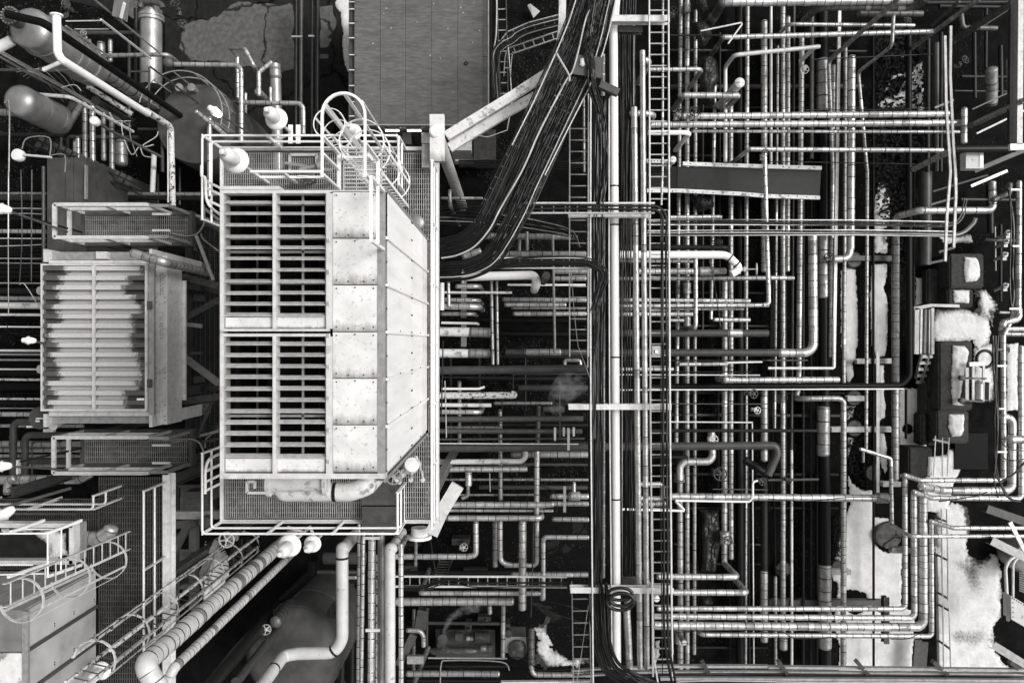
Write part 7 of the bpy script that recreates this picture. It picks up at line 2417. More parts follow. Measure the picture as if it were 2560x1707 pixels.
beam('white flange edge rail below the lower right roof corner', '1820,1465 2260,1465', 12, .1, 'S', 3.0, style='b', name='tray_rail', cat='cable tray')
bundle('black cable running from the post towards the lower ladder under the roof', '1850,1500@3.0 2334,1500 #20 520,1510 660,1450 690,1300', 3.0, 5, 70, 13, 'cables below the flat roof', 'b', wob=.3)
T(1, 1)
bundle('black cable crossing under the diagonal bundles towards the platform', '1670,360@4.6 1900,350 2334,390 #21 300,440 560,520 640,680', 4.6, 14, 150, 10, 'cables crossing under the diagonal bundles', 'bbbbB', wob=.5)
bundle('black cable of the lower group crossing towards the platform', '1670,430@4.2 2000,440 2334,470 #21 300,510 600,560', 4.2, 10, 90, 11, 'lower cables crossing to the platform', 'bbbB', wob=.5)
bundle('black cable swinging from the platform into the lower cross tray', '1670,940@6.6 1900,900 2200,850 2334,828 #21 200,812 600,810 760,850 840,940 800,1080 745,1300', 6.6, 6, 90, 12, 'cables swinging into the lower cross tray', 'bbb', wob=.3)
pipe('white clad cross pipe above the upper cable crossing', '1690,240 2060,240', 28, 'k', 4.6, 90)
pipe('pale pipe stub crossing the cables at the platform corner', '1768,170 1770,310 @1.5', 36, 'k', 5.0, 80)
pipe('short clad pipe under the cable bend at the platform', '1890,770@5.2 2040,720', 60, 'k', 5.2, 80)

# ================================================================ top strip: dark pipes over concrete
T(1, 0)
for i, (x, w, k) in enumerate(((366, 34, 'd'), (412, 36, 'g'), (512, 28, 'd'), (560, 44, 'd'))):
    pipe('dark pipe crossing the concrete at the top, %s of four' % ('first from the left', 'second from the left', 'third from the left', 'rightmost')[i], '%d,-60 %d,1260' % (x, x - 4), w, k, 1.1)
for i, (x0, x1, y) in enumerate(((325, 420, 338), (480, 530, 333), (580, 660, 520))):
    beam('small cross support under the dark pipes at the top, ' + ('left', 'middle', 'right')[i], '%d,%d %d,%d' % (x0, y, x1, y), 16 if i < 2 else 40, .08, 's' if i < 2 else 'm', 1.45 if i < 2 else .8, style='b', name='support', cat='support')
pipe('upright stained grey pipe with a banded top left of the dark pipes', '172,590@2.6 205,1560', 100, 'v', 2.6)
pipe('banded clad collar on the upright stained pipe', '174,640@2.65 178,700', 108, 'k', 2.65, 60)
pipe('clad inverted U pipe left of the upright stained pipe', '#00 2168,900@3.0 2165,510 @3.6 2235,450@4.2 #10 -20,600 30,700@2.2', 34, 'c', 3.0, 78, bend=1.2)
pipe('bright clad bend reaching up beside the upright stained pipe', '28,870@4.0 26,660 140,570', 40, 'c', 4.0, 70, bend=1.2)
pipe('small clad riser beside the upright stained pipe', '132,800@3.6 134,930', 28, 'c', 3.6, 60)
pipe('clad cross pipe turning down beside the upper platform lamp', '-150,935@3.2 400,945 430,985 432,1220', 44, 'c', 3.2, 72, bend=2)
pipe('round valve pipe head left of the small clad riser', '20,840@3.2 @2.0', 70, 'k', 3.2, 80)

# ================================================================ top left corner
T(0, 0)
p = Q(205, 215, 9.0)
vessel('large upright vessel with a shiny domed head in the top left corner', [(p.x, p.y, 6.2), (p.x, p.y, 8.7)], px(188, 8.8), 'vessel', .45, bands=(.35, .8))
b = MB()
b.lathe([(.16, 0), (.16, .25), (.2, .25), (.2, .3), (0, .31)], (p.x - .05, p.y + .02, 9.05), (0, 0, 1), 18)
one(b, 'nozzle', 'steel_mid', 'short capped nozzle on top of the top left vessel', 'nozzle', 40)
b = MB()
for k_ in range(16): b.lathe([(.018, 0), (.018, .03), (0, .032)], (p.x - .05 + .17 * math.cos(k_ * .393), p.y + .02 + .17 * math.sin(k_ * .393), 9.36), (0, 0, 1), 6)
one(b, 'bolt_circle', 'steel', 'ring of bolts on the nozzle of the top left vessel', 'bolts')
for i, (dz, w_) in enumerate(((8.3, .03), (7.4, .025), (6.6, .03))):
    b = MB()
    b.torus((p.x, p.y, dz), (0, 0, 1), px(189, 8.8), w_, 40, 6)
    one(b, 'stiffener_ring', 'vessel', 'thin stiffener ring round the top left vessel, ' + ('uppermost', 'middle', 'lowest')[i], 'ring', 60)
p2 = Q(875, 600, 6.3)
pipe('tall dark clad column below the top left vessel', [Vector((p2.x, p2.y, 6.3)), Vector((p2.x, p2.y, .3))], 170, 'k', 6.3, 130, r=.2)
pipe('white flanged vent pipe turning down into a long white drop', '515,135@10 525,480 560,545 @6.2', 74, 'w', 10, bend=2.0, flange=(0,))
pipe('peeling lower part of the white vent ending in a run down the photo', '1330,1012@6.15 @4.7 #01 1575,310', 58, 'p', 6.15, bend=2.0)
pipe('short white branch stub on the white vent pipe', '395,640@9.4 570,560', 38, 'w', 9.4)
pipe('black pipe arching over the vessel head and dropping through the corner', '60,130@9.6 380,205 520,290 @2.0', 74, 'D', 9.6, bend=3.5)
pipe('white smooth pipe leaving the vessel at the left edge', '-60,460@8.6 110,370', 95, 'w', 8.6)
p3 = Q(40, 850, 8.0)
vessel('pale upright vessel with rounded ends at the left edge', [(p3.x, p3.y, 5.9), (p3.x, p3.y, 7.4)], px(150, 8), 'vessel', .6, bands=(.12, .55, .95))
pipe('rusty thin nozzle pipe leaving the left edge vessel', '270,855@6.6 640,885 @3.4', 34, 'r', 6.6, flange=(0,))
pipe('clad pipe bending round below the left edge vessel', '-60,1025@5.2 200,1035 @3.6 590,1195 740,960', 66, 'k', 5.2, 74, bend=1.6)
pipe('dark thick pipe slanting up beside the clad bend', '560,1170@3.4 690,940', 90, 'g', 3.4)
pipe('thick stained grey pipe with a flanged head running down the top left', '1378,60@2.2 1378,780', 190, 'v', 2.2)
b = MB()
for y in (155, 185):
    q = Q(1378, y, 2.2)
    b.tube([q + Vector((0, .04, 0)), q - Vector((0, .04, 0))], px(112, 2.2), 30)
one(b, 'pipe_flange', 'vessel', 'bolted flange ring on the thick stained grey pipe', 'flange', 40)
pipe('curved rim of duct across the top of the thick grey pipe', '1275,70@2.6 1290,20 1380,15 1470,40 1485,80', 56, 'm', 2.6, bend=2)
tp = Q(1790, 1130, 3.4)
b = MB()
tr = px(372, 3.4)
b.lathe([(tr, -3.38), (tr, -.12), (tr * .96, -.02), (tr * .3, .12), (0, .14)], tp, (0, 0, 1), 48)
tk = one(b, 'storage_tank', 'vessel_dark', 'dark round tank with a curved handrail near the top left', 'tank', 40)
b = MB()
for zz in (.55, 1.1): b.torus(tp + Vector((0, 0, zz)), (0, 0, 1), tr * .98, .018, 40, 5, (-.3, 2.9))
for k in range(7):
    a = -.25 + k * .5
    q = tp + Vector((math.cos(a), math.sin(a), 0)) * tr * .98
    b.bar(q, q + Vector((0, 0, 1.1)), .03, .03)
b.build('handrail', 'steel', tk)
for i in range(2):
    b = MB()
    q = tp + Vector((-.35 + .35 * i, tr * .8, 0))
    b.lathe([(.07, 0), (.07, .3), (.11, .3), (.11, .36), (0, .37)], q, (0, 0, 1), 14)
    b.build('nozzle', 'steel', tk, 40)
pipe('pale clad cross pipe in front of the thick grey pipe', '950,510@3.4 1530,498 @2.6', 40, 'k', 3.4, 74)
pipe('clad cross pipe turning down at the platform corner', '1590,588@3.6 2165,595 2200,640 2200,1290', 44, 'c', 3.6, 72, bend=1.8)
vessel('small dark ball fitting at the end of the pale cross pipe', [Q(1535, 575, 3.6), Q(1535, 570, 3.75)], px(48, 3.6), 'vessel_dark', .7, 18, name='ball_fitting', cat='fitting')
for i, (x, y0, y1, w, k) in enumerate(((775, 930, 1568, 44, 'k'), (845, 960, 1568, 50, 'c'), (945, 950, 1460, 42, 'k'), (1020, 1000, 1568, 46, 'k'), (712, 1260, 1490, 42, 'c'), (1005, 370, 560, 40, 'k'), (920, 400, 520, 70, 'k'))):
    pipe('pale clad pipe in the row left of the tank, ' + ('first', 'second', 'third, ending early', 'fourth', 'short one at the left end', 'behind the pale cross pipe, thin', 'behind the pale cross pipe, thick')[i], '%d,%d %d,%d' % (x, y0, x + 2, y1), w, k, 2.6 if i < 5 else 1.6, 90)
pipe('dull thick clad pipe stubs below the tank, shiny and short', '1105,1300@2.2 1108,1490', 110, 'k', 2.2, 95)
pipe('dark upright pipe between the pale row and the tank', '1480,1220@3.2 1482,1568', 30, 'g', 3.2)
pipe('thin white pipe beside the peeling run', '1530,1190@3.6 1532,1568 #01 1532,280', 12, 'w', 3.6)
pipe('mottled clad hanging sleeve left of the peeling run', '1405,1400@3.8 1400,1568 #01 1390,190', 46, 'r', 3.8)
pipe('brown stained sloping pipe running under the white drop', '870,920@4.6 @2.6', 56, 'g', 4.6, flange=(0,))
pipe('rust flaked sloping rail pipe beside the white drop', '800,790@5.0 1200,1040@3.8', 44, 'p', 5.0)
pipe('shiny clad elbow fittings below the black pipe end', '1620,1300@3 1740,1310 1760,1260 1900,1340', 42, 'c', 3, 60, bend=1)
pipe('clad stub beside the shiny elbow fittings', '1685,1340@2.8 1685,1450', 46, 'c', 2.8, 60)
pipe('clad slanting pipe beside the lit lamp by the tank', '1790,1020@4.4 2050,1230@3.6', 46, 'c', 4.4, 66)
pipe('clad pipe running down at the platform corner from the lit lamp', '1912,1080@4.0 1912,1560 #01 1910,220', 44, 'c', 4.0, 80)
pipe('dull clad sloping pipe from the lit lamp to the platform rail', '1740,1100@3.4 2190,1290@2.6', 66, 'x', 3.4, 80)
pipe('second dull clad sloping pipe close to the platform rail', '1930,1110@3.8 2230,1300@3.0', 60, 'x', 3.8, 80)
# lamps and small fittings in the top left
def lamp_side(label, x, y, z, r, c, rr, aim, lit=False):
    """lamp hung sideways: bowl on a tilted axis"""
    q = Q(x, y, z, c, rr)
    ra = px(r, z)
    t = thing('yard_lamp', label, 'lamp', q)
    b = MB()
    b.lathe([(ra, 0), (ra * .95, .25 * ra), (ra * .6, ra * .8), (ra * .55, ra * 1.3), (ra * .25, ra * 1.5), (0, ra * 1.52)], q, (-aim[0], -aim[1], -aim[2]), 20)
    b.build('housing', 'lamp_white', t, 40)
    b = MB()
    b.lathe([(ra * .8, 0), (ra * .75, ra * .5), (ra * .62, ra * 1.1), (ra * .4, ra * 1.5), (0, ra * 1.55)], q, aim, 18)
    b.build('glass', 'lamp_lit' if lit else 'lamp_glass', t, 60)
    b = MB()
    b.tube([q + Vector((0, 0, -.05)), q + Vector((.2, -.1, -.5)), q + Vector((.6, -.3, -1.4))], .025, 8)
    b.build('pole', 'steel_mid', t, 60)
    return t
lamp_side('lit lamp shining beside the dark round tank', 1955, 1015, 6.0, 46, 0, 0, Vector((.5, -.35, -.5)).normalized(), True)
lamp_side('white lamp bulb at the left edge above the cables', 20, 335, 9.2, 52, 0, 1, Vector((.95, -.15, -.2)).normalized())
lamp_side('white lamp against the left side of the small louvred box', 262, 1535, 8.9, 40, 0, 1, Vector((.95, -.05, -.2)).normalized())
lamp_side('white lamp bulb at the left edge above the clad pipe', 20, 1150, 9.2, 52, 0, 2, Vector((.95, .05, -.2)).normalized())
lamp_side('round lamp at the left edge over the lower platform', 40, 30, 10.6, 62, 0, 3, Vector((.7, .5, -.3)).normalized())
for i, (x, y, ra, z) in enumerate(((858, 1100, 42, 6.5), (150, 1410, 56, 7.0))):
    q = Q(x, y, z)
    rr_ = px(ra, z)
    t = thing('disc_lamp', ('flat white disc lamp in front of the pale pipe row', 'white oval disc lamp on a bent arm near the left edge')[i], 'lamp', q)
    b = MB()
    b.lathe([(rr_ * .9, -.15), (rr_, -.12), (rr_, 0), (rr_ * .9, .02), (0, .03)], q, (.1 if i == 0 else -.2, .1, 1), 24)
    b.build('disc', 'lamp_white', t, 40)
    b = MB()
    if i: b.tube(PATH('200,1412@7 470,1435', 7), .03, 8)
    else: b.tube([q, q + Vector((.12, -.1, -.5)), q + Vector((.9, -.5, -1.8))], .04, 8)
    b.build('arm', 'steel_pale' if i else 'steel_mid', t, 60)
q = Q(1080, 70, 7)
t = thing('flood_light', 'boxy white floodlight hanging at the top edge', 'lamp', q)
b = MB()
P = [Q(1050, -60, 7.2), Q(1150, -60, 7.2), Q(1125, 175, 6.9), Q(1020, 145, 6.9)]
b.hexa([v + Vector((0, 0, -.2)) for v in reversed(P)] + list(reversed(P)))
b.build('housing', 'vessel', t)
b = MB()
b.bar(Q(1135, 30, 7.25), Q(1102, 165, 7.0), px(26, 7), .03)
b.build('lens', 'lamp_glass', t)
# rails, ladders and thin lines in the top left
for i, (s, w, k, z, zz) in enumerate((('0,480', 14, 'S', 8.5, 2.5), ('0,520', 12, 's', 8.4, 2.5), ('30,480', 10, 'S', 7.9, 2.5), ('850,-10', 14, 's', 7.5, 4.0), ('920,180', 18, 'S', 8.0, 5.5), ('600,240', 14, 's', 8.0, 6.0), ('1370,610', 10, 'm', 6.5, 1.5))):
    P = PATH(s, z)
    b = MB()
    b.bar(P[0], Vector((P[0].x, P[0].y, zz)), px(w, z), .04, (1, .6, 0))
    one(b, 'upright', KIND[k], 'slim upright bar in the top left corner, ' + ('outermost pale one at the left edge', 'second grey one at the left edge', 'third pale one near the left edge', 'starting at the top edge', 'pale and wide beside the floodlight', 'between vessel and white vent', 'dark one in front of the grey pipe')[i], 'bar')
for i, (s, w, k, z) in enumerate((('600,195 920,190', 12, 'S', 6.2), ('680,268 990,268', 10, 'S', 6.0), ('1360,610 1360,990', 22, 'm', 4.8), ('1180,655 1360,655', 16, 'm', 4.8), ('40,940 85,960 80,1568', 14, 's', 7.6), ('200,1360 250,1260 450,1258 455,1420', 12, 's', 6.6),
                                 ('470,1415 590,1415 592,1568', 10, 's', 6.6), ('1110,1100 1120,1230 1200,1410 1270,1340 1310,1420 1400,1435', 9, 'S', 4.8), ('1180,1120 1190,1250 1250,1430', 9, 's', 4.6), ('1440,1200 1420,1250 1310,1320 1320,1340 1400,1320', 10, 'S', 4.8), ('560,800 680,775 740,830', 9, 'S', 7.0), ('1000,1030 1050,1100 1190,1105', 9, 'S', 6.0),
                                 ('#01 78,-20 76,600', 11, 'S', 6.6), ('#01 190,-20 200,600 178,1010', 10, 'm', 6.6), ('#01 290,-20 285,1000', 12, 'm', 6.6), ('#01 0,1320 60,1390 110,1470 370,1490', 7, 'b', 5), ('#01 180,1025 230,1030 380,1270', 9, 'S', 6.5), ('#01 75,470 78,1300', 9, 's', 6.4))):
    wire('thin bent rod at the left, ' + ('white one under the floodlight, upper', 'white one under the floodlight, lower', 'dark upright in front of the grey pipe', 'dark level arm in front of the grey pipe', 'tall grey hoop at the left edge', 'bent hoop over the oval disc lamp', 'square bend right of the oval disc lamp',
         'zigzag loop below the pale pipe row', 'long loop beside the zigzag', 'hooked handle by the peeling run', 'small hook at the vessel nozzle pipe', 'slack loop beside the flat disc lamp', 'white upright at the far left', 'dark upright second from the far left', 'dark upright third from the far left', 'black slack wire by the box lamp', 'pale slanting stay beside the small louvred box', 'grey short upright at the far left')[i], s, w, k, z, name='rod', cat='rod', k=4)
st_ = thing('stair', 'dark steel stair with thin handrails between the pale pipes and the small platform', 'stair', Q(700, 1350, 2))
for i, (a, c) in enumerate((((230, 1310), (1330, 1800)), ((300, 1260), (1330, 1720)), ((360, 1350), (1200, 1720)))):
    b = MB()
    b.bar(Q(a[0], a[1], 4.6), Q(c[0], c[1], 2.4), .05, .12 if i == 2 else .05)
    b.build('stringer' if i == 2 else 'handrail', 'paint_dark', st_)
for k in range(14):
    q = Q(340 + 62 * k, 1345 + 27 * k, 4.4 - .15 * k)
    b = MB()
    b.bar(q, q + Vector((.15, .28, 0)), .16, .02)
    b.build('tread', 'grating_dark', st_)
# small clutter of valves in the corner
valve('dark spoked wheel valve at the edge of the dry concrete, upper', 1595, 30, 2.0, 40, (0, .5, 1), (0, 1, 0), m='paint_mid', c=0, r=0)
valve('dark spoked wheel valve at the edge of the dry concrete, lower', 1660, 215, 1.8, 36, (.5, .2, 1), m='paint_mid', c=0, r=0)
valve('dark valve block where the black pipe meets the clad column', 850, 530, 6.2, 46, (.3, .3, 1), m='paint_mid', c=0, r=0)
valve('small shiny valve beside the white vent pipe', 760, 300, 7.2, 26, (.2, .2, 1), m='steel', c=0, r=0)
valve('dark wheel under the left edge pale vessel pipes', 600, 855, 5.6, 36, (0, 0, 1), m='paint_mid', c=0, r=0)
valve('dark wheel at the top edge above the left vents', 600, 40, 6.0, 36, (.3, 0, 1), m='paint_mid', c=0, r=0)
for i in range(6):
    wire('black loop of hose at the top edge between vessel and floodlight, %s' % ('first', 'second', 'third', 'fourth', 'fifth', 'sixth')[i], '%d,-30@6 %d,70 %d,150 %d,170' % (540 + 14 * i, 600 + 6 * i, 620 - 12 * i, 560 - 12 * i), 12, 'g', 6, name='hose', cat='hose')

# ================================================================ left side behind the small cooler
T(0, 1)
a, c = Q(430, 760, 4.4), Q(785, -130, 4.4)
b = MB()
b.box((a.x, a.y, .02), (c.x, c.y, 4.36))
hs = one(b, 'equipment_house', 'vessel_dark', 'dark grey flat topped box running up behind the upper side platform', 'building')
for (x0, x1) in ((430, 592), (596, 670), (674, 785)):
    q, w_ = Q(x0, 760, 4.4), Q(x1, -130, 4.4)
    b = MB()
    b.box((q.x, q.y, 4.362), (w_.x, w_.y, 4.4))
    b.build('roof_sheet', 'vessel_dark', hs)
b = MB()
b.bar(Q(787, -60, 4.45), Q(785, 250, 4.45), .05, .1)
b.build('edge_trim', 'steel', hs)
pipe('grey post pipe along the left edge of the dark flat topped box', '395,-50@5.2 400,400 398,830', 30, 'm', 5.2)
bundle('black cable in the upper group at the far left', '-60,370@3.0 200,365 430,372', 3.0, 12, 150, 12, 'upper cables at the far left', 'bbbB', wob=.3)
bundle('black cable in the middle group at the far left', '-60,700@3.0 120,700 430,690', 3.0, 14, 190, 13, 'middle cables at the far left', 'bbbbB', wob=.3)
bundle('black cable in the lower group at the far left', '-60,900@2.6 200,905 420,900', 2.6, 9, 140, 14, 'lower cables at the far left', 'b', wob=.3)
for i, (y, w, k, z) in enumerate(((195, 26, 'k', 2.8), (235, 46, 'g', 2.4), (540, 40, 'c', 3.2), (605, 10, 'S', 3.2), (788, 12, 's', 3.2), (830, 10, 's', 3.0), (1012, 14, 's', 3.0), (1150, 40, 'k', 2.6), (1215, 62, 'r', 2.4), (1300, 26, 'r', 2.2), (1410, 14, 'w', 3.4), (1085, 60, 'd', 1.8))):
    pipe('cross pipe at the far left above the box lamp, ' + ('thin clad at the top', 'grey wide under the thin clad', 'bright clad one', 'thin white line', 'pale rail above the lower cables', 'pale rail under the first rail', 'rail over the dark pipe', 'dull clad below the rail',
         'wide rust patched one', 'thin rusty one', 'long white line by the lamp', 'dark wide one')[i], '-60,%d 420,%d' % (y, y + 3), w, k, z, 80)
T(0, 2)
for i, (y, w, k, z) in enumerate(((95, 22, 'r', 2.8), (130, 20, 's', 2.6), (180, 18, 's', 2.6), (265, 16, 'r', 2.4), (360, 22, 'p', 2.2), (535, 20, 'p', 2.2), (620, 10, 's', 2.4), (675, 44, 'c', 2.6), (780, 34, 'k', 2.4), (420, 110, 'D', 1.4), (570, 50, 'D', 1.6), (300, 60, 'D', 1.6), (945, 60, 'k', 2.2), (1000, 46, 'k', 2.0), (1055, 36, 'k', 1.6), (1100, 50, 'g', 1.6), (1140, 34, 'k', 1.4))):
    pipe('cross pipe at the far left below the box lamp, ' + ('rusty one nearest the lamp', 'grey thin under it', 'second grey thin one', 'rust flecked one', 'flaking one', 'lower flaking one', 'thin grey line', 'bright clad with three joints', 'clad under the round drum',
         'black wide one', 'black medium one above the clad', 'black medium one below the lamp', 'clad passing behind the dark bends', 'dull clad second behind the bends', 'thin clad third behind the bends', 'grey fourth behind the bends', 'lowest dull clad behind the bends')[i], '-60,%d %d,%d' % (y, 330 if y == 675 else (420 if y < 700 else 760), y + 2), w, k, z, 88)
pipe('dark smooth pipe bending down left of the lower side platform, outer one', '340,745@3.6 150,745 122,790 120,1240', 62, 'g', 3.6, bend=2.4)
pipe('dark smooth pipe bending down left of the lower side platform, inner one', '620,865@3.6 260,865 228,900 228,1260', 62, 'g', 3.6, bend=2.4)
pipe('thin grey bent conduit inside the dark bends', '560,925@3.4 320,925 292,950 292,1260', 18, 'm', 3.4, bend=4)
pipe('shiny clad cross pipe with curled end above the lower left platform', '#02 -60,1275@6.0 720,1268 820,1215', 88, 'c', 6.0, 85, bend=1.6)
pipe('shiny elbow standing at the left end of the shiny cross pipe', '65,1390@6.6 75,1290 130,1260', 70, 'c', 6.6, 60, bend=1.0)
q = Q(360, 710, 7.6)
t = thing('drum', 'dark round drum with a thin handle beside the small louvred box', 'drum', q)
b = MB()
b.lathe([(.27, -.5), (.27, -.04), (.25, 0), (0, .02)], q, (0, 0, 1), 26)
b.build('body', 'vessel_dark', t, 40)
b = MB()
b.tube(PATH('330,715@7.8 420,712 490,755', 7.8), .02, 6)
b.build('handle', 'white', t, 60)
b = MB()
b.box(tuple(Q(325, 745, 7.63)), tuple(Q(360, 730, 7.64)))
b.build('name_plate', 'white', t)
q = Q(440, 790, 7.4)
b = MB()
b.bar(q - Vector((.5, 0, 0)), q + Vector((.1, .04, 0)), .05, .04)
b.box((q.x - .12, q.y - .12, 7.3), (q.x + .12, q.y + .1, 7.4))
b.lathe([(.06, 0), (.06, .2), (.1, .2), (.1, .24), (0, .25)], q + Vector((.25, .05, 0)), (0, 0, 1), 12)
one(b, 'small_valve', 'steel_pale', 'small pale valve assembly beside the dark round drum', 'valve', 40)
beam('white short upright plate left of the lower side platform', '168,1090@7.6 168,1220', 20, .1, 'S', 7.6, style='b', name='plate', cat='plate')
beam('dark lamp pole slanting from the left edge to the small platform, upper', '#01 140,385@8.6 745,550@7.0', 20, .06, 'd', 8.6, style='b', name='lamp_pole', cat='pole')
beam('dark lamp pole slanting over the lower left rails', '#02 20,1530@10.3 640,1350@8.9', 26, .07, 'm', 10.3, style='b', name='lamp_pole', cat='pole')
beam('dark lamp pole slanting beside the dark bends', '#02 190,1105@8.6 740,985@7.0', 20, .06, 'd', 8.6, style='b', name='lamp_pole', cat='pole')
# hoops between platforms
for i, s in enumerate(('#01 1860,300@6.8 1862,460 1800,560 1700,585 1570,560', '#01 1830,560@6 1860,620 1990,720', '#02 1500,910@6.8 1760,905 1850,1000 1850,1190', '#02 1870,980@6 1880,900 1990,810')):
    wire('grey cage hoop between the two coolers, ' + ('upper large', 'upper small', 'lower large', 'lower small')[i], s, 16, 's', 6.8, name='hoop', cat='hoop', k=6)
for i, s in enumerate(('#01 1570,320 2000,470', '#01 1750,400 2000,520', '#01 1860,330 2000,440', '#02 1540,1170 1990,1080', '#02 1560,935 1990,830', '#02 1830,935 1990,900', '#02 1700,1190 1990,1150')):
    beam('slanting cage rail between the two coolers, ' + ('first from the top', 'second from the top', 'third from the top', 'lowest', 'fifth from the top', 'sixth from the top', 'next to lowest')[i], s, 24, .03, 'm' if i % 2 else 's', 6.2, style='b', name='cage_rail', cat='rail')

# ================================================================ bottom left: vertical pipes, vessel, rusty caged ladder
T(0, 3)
v0 = Q(1350, 1420, 12.4)
pipe('huge clad pipe rising at the lower left with a ribbed elbow at its head', '#03 1460,1640@12.6 1310,1400 @3.6', 190, 'C', 12.6, 118, bend=.9)
pipe('smaller clad pipe rising parallel to the huge one with a shiny elbow head', '#03 1500,1640@11.4 1575,1440 @3.6', 96, 'C', 11.4, 78, bend=1.2)
pipe('dark smooth pipe rising beside the clad pair at the lower left', '#03 1860,1640@9.0 @2.4', 150, 'd', 9.0)
pipe('second dark smooth pipe rising beside the dark vessel', '#03 2150,1560@8.0 @2.6', 90, 'g', 8.0)
pipe('dark clad pipe standing below the vessel pipes', '#13 180,1010@5.2 @2.0', 110, 'x', 5.2, 90)
pipe('black bend joining the tops of the rising pipes near the small lamp', '#13 520,430@4.4 510,560@4.2 250,800@3.6', 100, 'D', 4.4, bend=2)
pv = Q(330, 1330, 4.6, 1, 3)
vessel('big dark grey upright vessel with a weld ring behind the S bend pipe', [(pv.x, pv.y, 1.2), (pv.x, pv.y, 4.4)], 1.3, 'vessel_dark', .35, 44, bands=(.55, .98))
b = MB()
b.lathe([(.16, 0), (.16, .3), (.22, .3), (.22, .36), (0, .37)], Q(700, 930, 5.4, 1, 3), (.5, .5, .6), 16)
one(b, 'manhole_nozzle', 'vessel_dark', 'short flanged nozzle on the shoulder of the dark vessel', 'nozzle', 40)
T(1, 3)
valve('shiny valve cluster beside the dark clad pipe at the lower left', 90, 1080, 5.4, 44, (.3, .3, 1), m='steel', c=1, r=3)
valve('small dark wheel below the dark vessel at the bottom edge', 760, 1480, 3.2, 36, (.3, .3, 1), m='paint_mid', c=1, r=3)
valve('dark valve with small wheel between the vessel pipes at the bottom edge', 2020, 1470, 5.0, 44, (.3, .3, 1), m='paint_mid', c=0, r=3)
pipe('dark cross pipe above the vessel shoulder', '560,555@3.4 920,558', 34, 'm', 3.4)
pipe('dark short clad pipe right of the cross pipe above the vessel', '840,605@3.2 910,605', 36, 'k', 3.2, 60)
pipe('dark upright pipe beside the vessel foot', '790,1290@3.4 780,1568', 46, 'd', 3.4)
pipe('large shaded cross duct behind the S bend pipe', '620,430@2.6 1000,430', 110, 'g', 2.6)
T(0, 3)
rc = thing('caged_ladder', 'rusty caged ladder rising at the lower left edge beside the huge clad pipe', 'ladder', Q(900, 1300, 3))
A0, A1, B0, B1 = Q(600, 1568, 13.0), Q(2330, 365, 4.0), Q(760, 1620, 13.0), Q(2330, 450, 4.0)
ba, bb_ = Q(600, 1560, 12.6), Q(770, 1600, 12.6)
for q in (ba, bb_):
    b = MB()
    b.bar(q, Vector((q.x, q.y, 3.4)), .05, .05)
    b.build('stile', 'peeling', rc)
for k in range(30):
    z = 12.4 - k * .3
    b = MB()
    b.tube([Vector((ba.x, ba.y, z)), Vector((bb_.x, bb_.y, z))], .014, 6)
    b.build('rung', 'steel_mid', rc, 60)
cc = (ba + bb_) / 2
for z in (12.2, 10.9, 9.6, 8.3, 7.0, 5.7, 4.4):
    b = MB()
    pts = [Vector((cc.x + .36 * math.cos(a) + .12, cc.y + .36 * math.sin(a) + .24, z)) for a in [-.9 + 3.9 * i / 16 for i in range(17)]]
    for i in range(16): b.bar(pts[i], pts[i + 1], .01, .07)
    b.build('hoop', 'peeling', rc)
for a in (-.6, .6, 1.8, 2.9):
    q = Vector((cc.x + .37 * math.cos(a) + .12, cc.y + .37 * math.sin(a) + .24, 0))
    b = MB()
    b.bar(q + Vector((0, 0, 12.3)), q + Vector((0, 0, 4.2)), .05, .014, (math.cos(a), math.sin(a), 0))
    b.build('cage_strap', 'peeling', rc)
lamp('glass domed lamp seen through the rusty caged ladder', 925, 1455, 9.6, 84, None, 0, 3)
# under the platform corner: posts, tarpaulin, wheel
cloth('white draped sheet hanging under the lower corner of the platform', '1880,250 1990,300 2100,380 2090,690 1880,830 1870,500', 4.0, 'tarp_pale', .5, 21)
for i, (s, w, k, z) in enumerate((('1770,140@6.5 1770,890', 66, 'm', 6.5), ('1605,200@5 1605,1080', 36, 'm', 5.0), ('1990,260@6 1815,640', 50, 's', 6.0), ('1720,120@6.6 1560,420', 60, 'm', 6.6), ('1540,130@7.6 1800,95', 70, 'm', 7.6), ('1540,30@7.8 2000,30', 70, 's', 7.8))):
    beam('steel member under the lower left corner of the platform, ' + ('wide upright', 'thin upright', 'slanting pale brace', 'slanting dark brace', 'level dark plate', 'level pale round beam')[i], s, w, .2, k, z, style='b', name='steel_member', cat='beam')
valve('large pale spoked wheel below the lower left platform corner', 2065, 262, 6.4, 68, (0, 0, 1), m='steel', wm='steel_pale', c=0, r=3)
q = Q(1865, 105, 8.2)
b = MB()
b.lathe([(.13, -.2), (.13, 0), (.05, .02), (.05, .04), (0, .04)], q, (0, 0, 1), 16)
one(b, 'push_button', 'steel_mid', 'small round dark switch by the lower left platform corner', 'switch', 40)
b = MB()
sheet('dry_concrete', '1560,330 1740,330 1740,720 1600,720', 'concrete', .03, amp=.1, step=.06)
for i in range(3):
    pipe('dark upright pipe right of the draped sheet, ' + ('left', 'middle', 'right')[i], '%d,250@3.0 %d,520' % (2130 + 70 * i, 2130 + 70 * i), 56, 'd', 3.0)
T(0, 2)
b = MB()
a, c = Q(1690, 1480, 2.0), Q(1900, 1380, 2.0)
b.box((a.x, a.y, .02), (c.x, c.y, 2.0))
one(b, 'equipment_box', 'steel_mid', 'grey box in the gap left of the lower platform corner', 'box')
sheet('concrete_slab', '1640,1330 1990,1330 1990,1568 1640,1568', 'concrete', .03, amp=.05)

